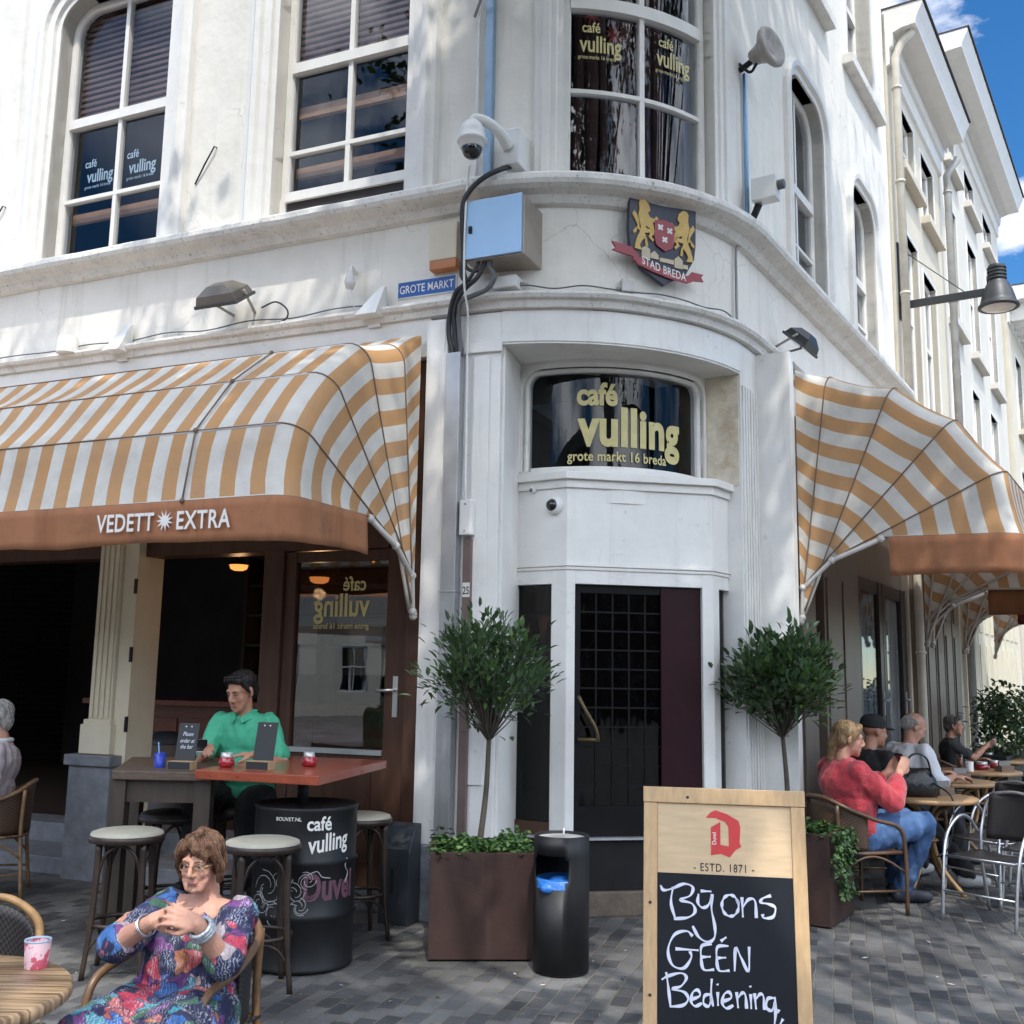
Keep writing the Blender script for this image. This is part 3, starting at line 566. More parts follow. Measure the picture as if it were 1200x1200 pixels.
# --- right facade ground floor
m = MB(); m.wbox(WR, .16, .26, .1, 4.22, -.3, .3); m.build('awning_fin', PAINT, cafe, bevel=.004)
m = MB(); m.wbox(WR, .26, 5.5, 3.95, 4.23, -.3, .02); m.build('fascia_board', TRIM, cafe)
GREYB = mat('taupe_paint', (.16, .125, .10), .45, var=.15, scale=4, stretch=(4, 4, .5))
m = MB(); m.wbox(WR, .26, 5.5, 2.75, 3.94, -.25, -.04); m.build('lintel_panel', GREYB, cafe)
m = MB(); m.wbox(WR, 1.2, 1.75, .1, 2.74, -.25, .0); m.wbox(WR, 1.28, 1.67, .3, 2.6, .0, .02); m.build('wall_panel', GREYB, cafe, bevel=.004); m = MB(); m.wbox(WR, 1.95, 3.2, .1, 2.74, -.25, .02); m.wbox(WR, 2.02, 2.5, .3, 2.6, .02, .035); m.wbox(WR, 2.58, 3.1, .3, 2.6, .02, .035)
m.build('wall_panel', GREYB, cafe, bevel=.004); m = MB(); m.wbox(WR, 5.42, 5.5, .1, 2.74, -.25, .02); m.build('wall_panel', GREYB, cafe, bevel=.004)
m = MB(); m.wbox(WR, .26, 5.5, 0, .1, -.4, .03); m.build('doorstep', STONE, cafe)
for a, b in ((3.22, 4.3), (4.32, 5.4)):
    m = MB(); m.wbox(WR, a, a+.14, .1, 2.74, -.2, .0); m.wbox(WR, b-.14, b, .1, 2.74, -.2, .0); m.wbox(WR, a+.14, b-.14, .1, .8, -.19, -.01); m.wbox(WR, a+.14, b-.14, 2.6, 2.74, -.19, -.01)
    d_ = m.build('door', mat('dark_brown_door', (.03, .022, .02), .4, var=.2), cafe, bevel=.004)
    m = MB(); m.wbox(WR, a+.14, b-.14, .8, 2.6, -.034, -.028); m.build('pane', GLASS, d_)
    m = MB(); [m.tube([WR(a+.18+k*.085, z, -.085+.012*cos(k*2.1+z)) for z in (.82, 1.3, 1.9, 2.58)], .036, n=6) for k in range(9)]; m.build('curtain', mat('pale_curtain', (.42, .41, .36), .9, var=.2), d_)
    m = MB(); m.wbox(WR, b-.09, b-.05, 1.3, 1.55, 0, .01); m.tube([WR(b-.07, 1.46, .01), WR(b-.07, 1.46, .05), WR(b-.2, 1.46, .05)], .01); m.build('handle', STEEL, d_)
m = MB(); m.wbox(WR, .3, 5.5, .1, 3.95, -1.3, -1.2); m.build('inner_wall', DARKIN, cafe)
# ================================================================ awnings
def stripe_mat(name, c1, c2, pitch, phase=0.):
    m = bpy.data.materials.new(name); m.use_nodes = True; nt = m.node_tree; nt.nodes.clear(); L = nt.links.new
    o = _n(nt, 'ShaderNodeOutputMaterial'); b = _n(nt, 'ShaderNodeBsdfPrincipled', Roughness=.85); b.inputs['Specular IOR Level'].default_value = .2
    uv = _n(nt, 'ShaderNodeUVMap', uv_map='run'); sp = _n(nt, 'ShaderNodeSeparateXYZ'); L(uv.outputs[0], sp.inputs[0])
    d = _n(nt, 'ShaderNodeMath', operation='MULTIPLY_ADD'); L(sp.outputs[0], d.inputs[0]); d.inputs[1].default_value = 1/pitch; d.inputs[2].default_value = phase+100
    f = _n(nt, 'ShaderNodeMath', operation='FRACT'); L(d.outputs[0], f.inputs[0]); s = _n(nt, 'ShaderNodeMath', operation='GREATER_THAN'); L(f.outputs[0], s.inputs[0]); s.inputs[1].default_value = .5
    x = _n(nt, 'ShaderNodeMixRGB'); L(s.outputs[0], x.inputs[0]); x.inputs[1].default_value = (*c1, 1); x.inputs[2].default_value = (*c2, 1)
    tc = _n(nt, 'ShaderNodeTexCoord'); n = _n(nt, 'ShaderNodeTexNoise', Scale=3.5, Detail=8., Roughness=.65); L(tc.outputs['Object'], n.inputs['Vector'])
    r = _n(nt, 'ShaderNodeMapRange'); r.inputs['From Min'].default_value = .42; r.inputs['From Max'].default_value = .75; r.inputs['To Max'].default_value = .38; L(n.outputs[0], r.inputs[0])
    y = _n(nt, 'ShaderNodeMixRGB'); L(r.outputs[0], y.inputs[0]); L(x.outputs[0], y.inputs[1]); y.inputs[2].default_value = (.30, .25, .2, 1); L(y.outputs[0], b.inputs['Base Color'])
    n2 = _n(nt, 'ShaderNodeTexNoise', Scale=7., Detail=3.); L(tc.outputs['Object'], n2.inputs['Vector']); bp = _n(nt, 'ShaderNodeBump', Strength=.35, Distance=.03); L(n2.outputs[0], bp.inputs['Height']); L(bp.outputs[0], b.inputs['Normal'])
    t = _n(nt, 'ShaderNodeBsdfTranslucent'); L(y.outputs[0], t.inputs[0]); ms = _n(nt, 'ShaderNodeMixShader'); ms.inputs[0].default_value = .22
    L(b.outputs[0], ms.inputs[1]); L(t.outputs[0], ms.inputs[2]); L(ms.outputs[0], o.inputs[0]); return m
STRIPE = stripe_mat('striped_canvas', (.55, .31, .145), (.70, .68, .63), .222, .3)
VAL1 = mat('orange_valance', (.37, .165, .085), .85, var=.12, scale=4, bump=.3, bscale=9, spec=.2, stain=(3.5, .55, .72, (.14, .09, .06), .5), streak=(5., .52, .7, (.2, .085, .045), .6), trans=.12)
VAL2 = mat('maroon_valance', (.15, .028, .022), .85, var=.15, scale=4, bump=.2, bscale=7, trans=.1)
FRAME = mat('awning_frame', (.55, .52, .48), .45, .1, var=.15)
CORD = mat('dark_piping', (.17, .115, .08), .7)
LETW = mat('white_lettering', (.74, .72, .68), .6, var=.08, scale=10)
def awning(W, s0, s1, base, label, prof, piv, val, rc=.16, drop=.27):
    o = thing('striped_awning', label, 'awning', tuple(W((s0+s1)/2, 2.0, 0)))
    nA, nC, nB = 14, 6, max(8, int((s1-s0)/.2)); rows = []; us = []
    def hoop(i):
        D, z = prof[i]; p, q = piv[i]; ln = math.hypot(D-p, z-q); ux, uz = (D-p)/ln, (z-q)/ln; r = min(rc, ln*.4); pts = []; u = []
        r = r if i else .02
        for k in range(nA): t = (ln-r)*k/nA; pts.append((s0, t)); u.append(s0-(ln-r-t)-r*.57)
        for k in range(nC): a = pi/2*k/nC; pts.append((s0+r-r*cos(a), ln-r+r*sin(a))); u.append(s0-r*.57+r*1.57*k/nC)
        for k in range(nB+1): s = s0+r+(s1-s0-2*r)*k/nB; pts.append((s, ln)); u.append(s)
        for k in range(1, nC+1): a = pi/2*(1-k/nC); pts.append((s1-r+r*cos(a), ln-r+r*sin(a))); u.append(s1-r+r*1.57*k/nC)
        for k in range(nA-1, -1, -1): t = (ln-r)*k/nA; pts.append((s1, t)); u.append(s1+(ln-r-t)+r*.57)
        return [W(s, q+t*uz, base+p+t*ux) for s, t in pts], u
    H = [hoop(i) for i in range(len(prof))]; n = len(H[0][0]); K = 4
    vs = []; uu = []
    for i in range(len(H)-1):
        for k in range(K+(i == len(H)-2)):
            t = k/K
            for j in range(n):
                p = H[i][0][j].lerp(H[i+1][0][j], t); g = (p-W((s0+s1)/2, 2.5, base+.5)).normalized()
                wob = .02*mnoise.noise(p*3.1) * (1 if 0 < t < 1 else 0)
                vs.append(p - g*(.03*4*t*(1-t)*min(1, (H[i][0][j]-H[i+1][0][j]).length/.4)) + g*wob); uu.append(H[i][1][j]*(1-t)+H[i+1][1][j]*t)
    R = len(vs)//n; m = MB(); m.add(vs, [(r*n+j, r*n+j+1, (r+1)*n+j+1, (r+1)*n+j) for r in range(R-1) for j in range(n-1)], True)
    fab = m.build('canvas', STRIPE, o, norm=False)
    uvl = fab.data.uv_layers.new(name='run')
    for lp in fab.data.loops: uvl.data[lp.index].uv = (uu[lp.vertex_index], 0)
    for i in range(1, len(H)):
        m = MB(); m.tube([p + (p-W((s0+s1)/2, 2.6, base+.5)).normalized()*.002 for p in H[i][0]], .0055, n=6); m.build('hoop', CORD, o)
        m = MB(); m.tube([p - (p-W((s0+s1)/2, 2.6, base+.5)).normalized()*.025 for p in H[i][0]], .014, n=6); m.build('hoop_bar', FRAME, o)
    for s in (s0, s1): # hinged side arm
        ch = [piv[0]] + sorted(set(piv[1:]), key=lambda c: c[0]); m = MB(); m.tube([W(s, z-.012, base+d) for d, z in ch], .02, n=6)
        for d, z in ch: m.ball(W(s, z-.012, base+d), .03, 8)
        m.build('side_arm', FRAME, o)
    F = H[-1][0]; a = next(i for i in range(n) if (F[i]-W(s0, 0, 0)).dot(W(s0, 0, 1)-W(s0, 0, 0)) > -9 and i >= 1); m = MB(); rows = []
    c0 = W((s0+s1)/2, 2.5, base+.4)
    for k in range(6):
        row = []
        for j in range(1, n-1):
            p = F[j]; t = k/5; q = V((p.x, p.y, p.z-drop*t)); g = V((p.x-c0.x, p.y-c0.y, 0)).normalized()
            row.append(q + g*(.006+t*.05*mnoise.noise(V((p.x*2.6, p.y*2.6, 3)))+.010*t*sin(j*1.7)) + V((0, 0, .022*t*mnoise.noise(p*1.9))))
        rows.append(row)
    w_ = n-2; m.add([p for r in rows for p in r], [(r*w_+j, r*w_+j+1, (r+1)*w_+j+1, (r+1)*w_+j) for r in range(5) for j in range(w_-1)], True)
    vo = m.build('valance', val, o, norm=False); so_ = vo.modifiers.new('thickness', 'SOLIDIFY'); so_.thickness = .004
    return o
PROF = [(.0, 4.1), (.25, 4.04), (.74, 3.885), (1.17, 3.58), (1.49, 3.16), (1.58, 2.69)]
PIV = [(0, 2.1), (0, 2.11), (0.01, 2.13), (.02, 2.36), (.25, 2.565), (.62, 2.71)]
PROFL = [(.0, 4.08), (.26, 3.95), (.74, 3.81), (1.14, 3.5), (1.46, 3.1), (1.54, 2.645)]
PIVL = [(0, 2.05), (0, 2.06), (0.01, 2.08), (.03, 2.33), (.27, 2.51), (.62, 2.65)]
awL = awning(WL, -6.4, -.02, .13, 'orange and white striped awning with white lettering on its orange valance', PROFL, PIVL, VAL1, drop=.255)
VF = lambda x, y, d: WL(-.9+x, 2.47+y-.006*x, 1.70+d)
text('lettering', 'VEDETT', lambda x, y, d: VF(x-.07, y, d), .155, LETW, awL, bold=.018, sx=.80, align='RIGHT', shear=.0, space=1.04)
text('lettering', 'EXTRA', lambda x, y, d: VF(x+.10, y, d), .155, LETW, awL, bold=.018, sx=.80, align='LEFT', shear=.0, space=1.08)
m = MB(); pts = [((.068 if k % 2 == 0 else .028)*cos(pi*k/11+.3), (.068 if k % 2 == 0 else .028)*sin(pi*k/11+.3)) for k in range(22)]
m.poly([VF(x+.015, y+.055, .002) for x, y in pts]); m.build('star_emblem', LETW, awL)
m = MB()
pl = [WL(-.78, z, .13+d+.012) for d, z in PROFL]; m.tube(pl, .006, n=5)
for p in pl[1:]: m.ball(p, .017, 6)
m.build('seam_cord', CORD, awL)
awning(WR, .3, 5.1, .3, 'orange and white striped awning nearest the entrance on the shaded street side', PROF, PIV, VAL1, drop=.29)
awning(WR, 5.45, 7.6, .3, 'striped awning with a dark maroon valance, just behind the nearer street side awning', PROF, PIV, VAL2, drop=.26)
awning(WR, 7.8, 10.4, .3, 'farthest striped awning along the street, mostly hidden under the others', PROF, PIV, VAL2, drop=.26)
# ================================================================ neighbouring buildings
def building(label, s0, s1, top, wins, base, m_, corn, proj, o=0., sills=True, W=WR, door=None):
    b = thing('street_building', label, 'building', tuple(W((s0+s1)/2, 0, 0)))
    Wo = lambda s, z, d=0.: W(s, z, d+o)
    holes = [x[:4] for x in wins]; m = MB(); wall(m, Wo, s0, s1, base, top, holes, .3)
    m.wbox(Wo, s0, s0+.3, base, top, -6, -.3); m.wbox(Wo, s1-.3, s1, base, top, -6, -.3); m.build('wall', m_, b)
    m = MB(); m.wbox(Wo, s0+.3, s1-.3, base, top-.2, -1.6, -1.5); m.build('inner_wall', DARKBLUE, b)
    for a, c, z0, z1 in holes:
        w_ = window(b, Wo, a, c, z0, z1, .012, [(a+c)/2], [(z0+(z1-z0)*.55, .03)], rec=.1, case=[(0, -.26), (0, .01), (.05, .015), (.06, -.01)], ds=.6)
        if sills: m = MB(); m.wbox(Wo, a-.15, c+.15, z0-.12, z0, -.05, .13); m.build('sill', m_, w_, bevel=.01)
    prof = [(0, top-.75), (.04, top-.72), (.05, top-.5), (.09, top-.47), (.1, top-.36), (0.1, top-.3), (proj*.5, top-.26), (proj*.92, top-.25), (proj*.93, top-.2), (proj, top-.12), (proj+.06, top), (proj+.06, top+.05), (-.2, top+.1)]
    if corn:
        m = MB(); k = len(prof); vs = [Wo(s, z, d) for s in (s0-.0, s1+.0) for d, z in prof]
        m.add(vs, [(j, j+1, k+j+1, k+j) for j in range(k-1)] + [tuple(range(k)), tuple(range(2*k-1, k-1, -1))]); m.build('cornice', TRIM if corn == 1 else m_, b)
        m = MB(); m.wbox(Wo, s0-.01, s1+.01, top+.051, top+.075, -.2, proj+.09); m.build('gutter', ROOFM, b)
    m = MB(); m.wbox(Wo, s0, s1, top-.3, top-.2, -6, -.3); m.build('roof', ROOFM, b)
    return b, Wo
w2 = [(6.05, 7.1, 8.45, 9.42), (7.6, 8.5, 8.3, 9.35), (6.0, 7.03, 5.2, 7.6), (7.42, 8.3, 5.2, 7.45)]
b2, W2 = building('cream rendered townhouse with a heavy moulded cornice beside the corner cafe', 5.52, 9.12, 10.35, w2, 0, CREAM2, 1, .42, .03)
w3 = [(9.9, 10.9, 10.3, 11.0), (11.9, 12.95, 10.3, 11.0), (14.05, 15.2, 10.3, 11.0), (9.7, 10.7, 7.45, 9.55), (11.85, 12.85, 7.45, 9.6), (14.1, 15.1, 7.45, 9.7), (9.6, 10.5, 4.5, 6.7), (11.6, 12.4, 4.5, 6.75), (13.7, 14.6, 4.5, 6.8)]
b3, W3 = building('tall off-white house with wide flat projecting eaves further down the street', 9.14, 16.2, 12.0, w3, 0, WHITE3, 1, .5, 0)
# rows across the square, seen mirrored in the panes
WO = local((38, -36, 0), (-1, 0, 0), (0, 1, 0)); BRICK0 = mat('brown_brick', (.22, .12, .08), .8, var=.25, scale=14, bump=.3, bscale=30)
for k_, (a_, c_, h_, mm_, lb_) in enumerate(((0, 18, 13, BRICK0, 'brown brick house row on the far side of the square'), (18.2, 40, 11.5, WHITE3, 'long off-white house row on the far side of the square'), (40.2, 70, 14, BRICK0, 'tall brown brick hotel block on the far side of the square'))):
    building(lb_, a_, c_, h_, [(a_+1.2+3*i, a_+2.4+3*i, z_, z_+2) for i in range(int((c_-a_-2)/3)) for z_ in (1, 4.6, 8.2)], 0, mm_, 1, .5, 0, sills=False, W=WO)
building('pale house row closing the left side of the square', 0, 40, 12, [(1.2+3.4*i, 2.5+3.4*i, z_, z_+2) for i in range(11) for z_ in (1, 4.6, 8.2)], 0, CREAM2, 1, .5, 0, sills=False, W=local((-34, -30, 0), (0, 1, 0), (1, 0, 0)))
w4 = [(17.3, 18.3, 7.2, 8.9), (19.3, 20.3, 7.2, 8.9), (21.3, 22.3, 7.2, 8.9), (17.3, 18.3, 4.4, 6.3), (19.3, 20.3, 4.4, 6.3), (21.3, 22.3, 4.4, 6.3)]
b4, W4 = building('lower pale house with bracketed cornice at the far end of the row', 16.25, 24, 10.1, w4, 0, CREAM2, 1, .6, .1)
m = MB()
for k in range(14): m.wbox(W4, 16.5+k*.55, 16.68+k*.55, 9.45, 9.86, .05, .5)
m.build('bracket', TRIM, b4)
building('plain far townhouse beyond the bracketed cornice', 24.1, 40, 9.0, [(26+3*k, 27.2+3*k, 5, 7) for k in range(4)], 0, WHITE3, 1, .4, 0.05)
def pilasters(b, W, s0, s1, m_, z1=4.0):
    for k in range(int((s1-s0)/.62)):
        a = s0+k*.62; m = MB(); m.wbox(W, a, a+.55, .2, z1, .001, .05); m.wbox(W, a+.08, a+.47, .5, 2.3, .05, .065); m.wbox(W, a+.08, a+.47, 2.5, z1-.2, .05, .065); m.build('panel', m_, b)
pilasters(b2, W2, 5.6, 9.1, GREYB); pilasters(b3, W3, 9.3, 16, CREAM)
m = MB(); m.wbox(W3, 9.14, 16.2, 4.0, 4.3, 0.001, .15); m.build('fascia', CREAM2, b3, bevel=.01)
m = MB(); m.wbox(W2, 5.52, 9.12, 4.0, 4.3, 0.001, .12); m.build('fascia', CREAM2, b2, bevel=.01)
BRICK = mat('red_brick', (.28, .11, .07), .8, var=.25, scale=14, bump=.3, bscale=30)
m = MB(); m.wbox(W4, 16.3, 24, .0, 4.0, .001, .06); m.build('brick_base', BRICK, b4)
m = MB(); m.tube([W2(5.62, .1, .1), W2(5.62, 5.0, .1)], .055); m.tube([W2(5.62, 5.0, .1), W2(5.62, 9.75, .1), W2(5.64, 9.95, .18), W2(5.66, 10.08, .32)], .055); [m.tube([W2(5.62, z, .1), W2(5.62, z+.03, .1)], .068) for z in (2, 4, 5, 6.5, 8, 9.3)]
m.build('downpipe', mat('cream_pipe', (.6, .56, .48), .6, var=.15), b2)
m = MB(); m.tube([W2(9.1, .1, .12), W2(9.1, 9.6, .12), W2(9.1, 9.85, .3)], .06); [m.tube([W2(9.1, z, .12), W2(9.1, z+.03, .12)], .072) for z in (3, 5.5, 7.5, 9.3)]; m.build('downpipe', ZINC, b2)
# ================================================================ things fixed to the walls
BEIGE = mat('beige_plastic', (.62, .55, .42), .5, var=.05); ORANGE = mat('amber_plastic', (.45, .16, .05), .35)
CABW = mat('cabinet_enamel', (.36, .55, .78), .3, .15, var=.05, scale=2); CABS = mat('cabinet_side', (.38, .33, .28), .4, .5, var=.15)
WPL = mat('white_plastic', (.72, .72, .70), .4, var=.05); CABLE = mat('black_cable', (.028, .028, .03), .5); CABLEG = mat('grey_cable', (.12, .12, .125), .5)
SMOKE = mat('smoked_dome', (.008, .008, .01), .05, spec=.8)
# junction cabinet
t = thing('junction_cabinet', 'blue-white metal cabinet on the wall above the black cables', 'electrical box', tuple(WL(.6, 4.54, .02)))
m = MB(); m.wbox(WL, .375, .83, 4.54, 4.975, -.12, .24); m.build('housing', CABS, t, bevel=.006)
m = MB(); m.wbox(WL, .372, .815, 4.55, 4.985, .242, .262); d = m.build('door', CABW, t, bevel=.004)
m = MB(); m.wbox(WL, .41, .435, 4.74, 4.79, .262, .275); m.ball(WL(.422, 4.765, .276), .008, 8); m.build('lock', BLACKM, d)
# alarm box
t = thing('alarm_box', 'beige siren box with an amber base left of the blue-white cabinet', 'alarm box', tuple(WL(.11, 4.6, .0)))
m = MB(); m.wbox(WL, -.005, .225, 4.66, 4.95, .002, .09); m.build('cover', BEIGE, t, bevel=.012)
m = MB(); m.wbox(WL, 0.0, .22, 4.59, 4.659, .002, .085); m.build('strobe', ORANGE, t, bevel=.008)
# street sign
t = thing('street_sign', 'blue enamel street name plate reading GROTE MARKT', 'street sign', tuple(WL(-.055, 4.44, .0)))
BLUE = mat('blue_enamel', (.02, .085, .32), .25, var=.1, coat=.3)
m = MB(); m.wbox(WL, -.305, .195, 4.43, 4.565, .004, .014); m.build('plate', LETW, t, bevel=.003); m = MB(); m.wbox(WL, -.297, .187, 4.438, 4.557, .0142, .0155); m.build('enamel_field', BLUE, t)
text('lettering', 'GROTE MARKT', lambda x, y, d: WL(-.055+x, 4.467+y, .0157+d), .088, LETW, t, bold=.008, sx=.74, space=1.03)
# dome camera on its arm
t = thing('dome_camera', 'white dome security camera on a curved arm above the cabinet', 'security camera', tuple(WL(.6, 5.2, .0)))
m = MB(); m.wbox(WL, .60, .74, 5.27, 5.55, -.12, .16); m.build('wall_box', WPL, t, bevel=.012)
m = MB(); m.tube(smooth_path([WL(.66, 5.4, .16), WL(.64, 5.46, .25), WL(.57, 5.53, .31), WL(.49, 5.56, .345), WL(.46, 5.53, .35)]), [.042]*8+[.038]*20, n=12); m.build('arm', WPL, t)
c = WL(.46, 5.33, .35)
m = MB(); m.lathe([(r_*.8, z_*.8) for r_, z_ in [(.02, .27), (.06, .265), (.1, .22), (.118, .16), (.122, .1), (.134, .09), (.134, .07), (.115, .065), (.11, .02), (.095, .01)]], c, 28); m.build('shroud', WPL, t)
m = MB(); m.lathe([(.072, .008), (.07, -.016), (.056, -.048), (.032, -.065), (.0, -.07)], c, 24, cap=False); m.build('dome', SMOKE, t)
# cables
def cable(label, pts, r, mat_, name='cable', grp=None, cat='cable'):
    m = MB(); m.tube(smooth_path(pts, 8), r, n=8); return tag(m.build(name, mat_), label, cat, grp)
cable('outermost thick black cable looping left below the cabinet', [WL(.65, 5.28, .1), WL(.62, 5.22, .2), WL(.52, 5.15, .26), WL(.42, 5.06, .28), WL(.36, 4.93, .275), WL(.35, 4.6, .22), WL(.33, 4.47, .2), WL(.36, 4.4, .2), WL(.27, 4.35, .17), WL(.2, 4.2, .12), WL(.19, 4.05, .1), WL(.225, 3.9, .08)], .019, CABLE)
cable('grey cable arching over from the cabinet to the steel duct', [WL(.55, 4.6, .15), WL(.55, 4.5, .2), WL(.59, 4.42, .2), WL(.53, 4.34, .19), WL(.4, 4.31, .17), WL(.31, 4.28, .16), WL(.27, 4.15, .11), WL(.28, 3.9, .08)], .018, CABLEG)
cable('black cable crossing diagonally beneath the cabinet', [WL(.5, 4.6, .15), WL(.5, 4.5, .21), WL(.46, 4.42, .22), WL(.36, 4.36, .2), WL(.29, 4.3, .17), WL(.235, 4.18, .12), WL(.25, 3.9, .075)], .017, CABLE)
cable('short black cable drooping in a U under the cabinet', [WL(.36, 4.62, .24), WL(.38, 4.51, .24), WL(.44, 4.47, .23), WL(.5, 4.49, .22), WL(.52, 4.58, .18)], .014, CABLE)
cable('thin black cable hanging inside the bundle below the cabinet', [WL(.47, 4.6, .18), WL(.46, 4.5, .23), WL(.41, 4.42, .23), WL(.38, 4.42, .22), WL(.36, 4.5, .23), WL(.35, 4.7, .24)], .013, CABLE)
cable('thin white wire running straight down from the dome camera', [WL(.44, 5.22, .34), WL(.40, 5.14, .28), WL(.385, 4.9, .275), WL(.375, 4.4, .25), WL(.36, 4.2, .15), WL(.33, 3.95, .08), WL(.33, 2.83, .06)], .008, WPL)
cable('thin wire following the lower cornice round the corner', [WAm(.25+k*.2, 4.40+.012*sin(k*2.3), .03+.02*(k % 2)) for k in range(11)], .006, CABLEG)
cable('thin wire strung above the left awning', [WL(-4.6+k*.42, 4.41+.015*sin(k*2.9), .03) for k in range(11)], .006, CABLEG)
cable('vertical conduit down the curved frieze', [WAm(2.36, 5.05, .04), WAm(2.28, 4.98, .03), WAm(2.27, 4.7, .03), WAm(2.27, 4.4, .03)], .011, ZINC, 'conduit', cat='pipe')
t = thing('bracket_pipe', 'blue-grey pipe with a small angled bracket beside the bay window', 'pipe', tuple(WL(.47, 5.25, 0)))
m = MB(); m.wbox(WL, .40, .465, 5.24, 6.98, -.02, .04); m.build('pipe', mat('blue_grey_conduit', (.28, .40, .54), .4, .4, var=.2, streak=(5, .5, .7, (.2, .25, .3), .5)), t, bevel=.008)
m = MB(); m.tube([WL(.43, 6.75, .04), WL(.62, 6.92, .3), WL(.85, 6.96, .34)], .02); m.tube([WL(.3, 6.6, .03), WL(.62, 6.92, .3)], .012); m.build('bracket', ZINC, t)
cable('thin white pipe left of the blue-grey pipe', [WL(.34, 5.25, .03), WL(.34, 6.2, .03), WL(.35, 7.2, .03)], .012, WPL, 'pipe', cat='pipe')
# steel duct, meter box, cover strip, number
t = thing('cable_duct', 'tall galvanised steel cable duct between the white pilasters', 'cable duct', tuple(WL(.23, .5, .03)))
m = MB(); m.wbox(WL, .175, .288, .5, 3.93, .03, .11); m.wbox(WL, .17, .293, 2.2, 2.215, .03, .114); m.build('duct', STEEL, t, bevel=.004)
t = thing('meter_box', 'small white box on the conduit above the number 25', 'electrical box', tuple(WL(.35, 2.6, .03)))
m = MB(); m.wbox(WL, .305, .40, 2.6, 2.85, .03, .1); m.build('cover', WPL, t, bevel=.01); m = MB(); m.ball(WL(.35, 2.63, .1), .008, 6); m.ball(WL(.35, 2.82, .1), .008, 6); m.build('screw', ZINC, t)
t = thing('cover_strip', 'narrow brown cable cover marked 25', 'cable cover', tuple(WL(.35, .5, .03)))
m = MB(); m.wbox(WL, .322, .385, .5, 2.58, .03, .06); m.build('strip', mat('brown_strip', (.17, .12, .11), .5, .2, var=.2), t, bevel=.003); m = MB(); m.wbox(WL, .326, .381, 2.17, 2.27, .0602, .062); m.build('number_plate', LETW, t)
text('lettering', '25', lambda x, y, d: WL(.3535+x, 2.19+y, .062+d), .075, BLACKM, t, bold=.01, sx=.7)
t = thing('wall_box', 'small white junction box on the cornice right of the cables', 'electrical box', tuple(WL(.6, 4.34, .0)))
m = MB(); m.wbox(WL, .52, .7, 4.38, 4.47, -.1, .08); m.build('cover', WPL, t, bevel=.01); m = MB(); m.tube([WL(.7, 4.42, .0), WL(.75, 4.42, -.03)], .015); m.build('gland', ZINC, t)
t = thing('wall_box', 'small square grey box under the city crest', 'electrical box', tuple(WAm(1.17, 4.39, .0)))
m = MB(); m.wbox(WAm, 1.13, 1.23, 4.39, 4.48, .0, .06); m.build('cover', mat('grey_plastic', (.5, .5, .48), .5), t, bevel=.006); m = MB(); m.tube([WAm(1.13, 4.41, .03), WAm(1.1, 4.41, .02)], .012); m.build('gland', ZINC, t)
# crest
CR = WAm(1.43, 4.46, .05); ca = radians(A0)+1.43/RAD
WC = local(CR, V((-sin(ca), cos(ca), 0)), V((cos(ca), sin(ca), 0)))
t = thing('city_crest', 'painted shield with two gold lions over a ribbon reading STAD BREDA', 'crest', tuple(CR))
NAVY = mat('navy_enamel', (.012, .018, .04), .35, var=.15); GOLDP = mat('gold_paint', (.58, .38, .10), .45, var=.15, scale=20); REDP = mat('crest_red', (.30, .035, .05), .4, var=.1); CASTLE = mat('castle_paint', (.55, .47, .33), .6)
sh = [(-.27, .66), (.29, .63), (.285, .35), (.27, .24), (.2, .12), (.01, 0), (-.18, .1), (-.27, .24), (-.285, .4)]
m = MB(); m.prism(WC, sh, 0, .035); m.build('shield', NAVY, t, bevel=.004)
m = MB(); m.prism(WC, [(-.075, .485), (0.01, .50), (.095, .475), (.09, .33), (.07, .285), (.012, .255), (-.06, .295), (-.075, .34)], .036, .05); ins = m.build('inner_shield', REDP, t, bevel=.003)
for cx_, cz in ((-.028, .435), (.05, .42), (.008, .345)):
    m = MB()
    for sg in (1, -1): m.prism(WC, [(cx_+.026*cos(q)-.009*sin(q)*e, cz+.026*sin(q)+.009*cos(q)*e) if f else (cx_-.026*cos(q)-.009*sin(q)*e, cz-.026*sin(q)+.009*cos(q)*e) for q in [sg*pi/4] for f, e in ((1, -1), (1, 1), (0, 1), (0, -1))], .051, .0535+.0007*sg)
    m.build('saltire', LETW, ins)
lion = [(-.115, .50), (-.13, .53), (-.11, .55), (-.115, .575), (-.125, .60), (-.16, .63), (-.19, .625), (-.205, .60), (-.2, .55), (-.21, .50), (-.2, .45), (-.19, .41), (-.20, .37), (-.22, .33), (-.235, .28), (-.24, .24), (-.18, .235), (-.2, .27), (-.18, .31), (-.155, .33), (-.15, .27), (-.13, .275), (-.14, .33), (-.16, .37), (-.11, .38), (-.125, .345), (-.09, .315), (-.08, .33), (-.1, .35), (-.085, .385), (-.095, .41), (-.14, .405), (-.15, .43), (-.11, .41), (-.08, .36), (-.075, .4), (-.09, .46), (-.065, .475), (-.04, .50), (-.06, .515), (-.08, .49)]
tail = [(-.19, .38), (-.23, .40), (-.255, .37), (-.25, .35), (-.225, .37), (-.215, .42), (-.235, .46), (-.26, .5), (-.245, .53), (-.22, .50), (-.205, .46), (-.2, .40)]
for sg in (1, -1):
    m = MB(); sx_ = lambda a: (sg*a+(.012 if sg < 0 else 0)); dz = 0 if sg > 0 else -.025
    m.prism(WC, [(sx_(a), b+dz) for a, b in lion], .0355, .048); li = m.build('lion', GOLDP, t); m = MB(); m.prism(WC, [(sx_(a), b+dz) for a, b in tail], .0355, .047); m.build('tail', GOLDP, li)
m = MB()
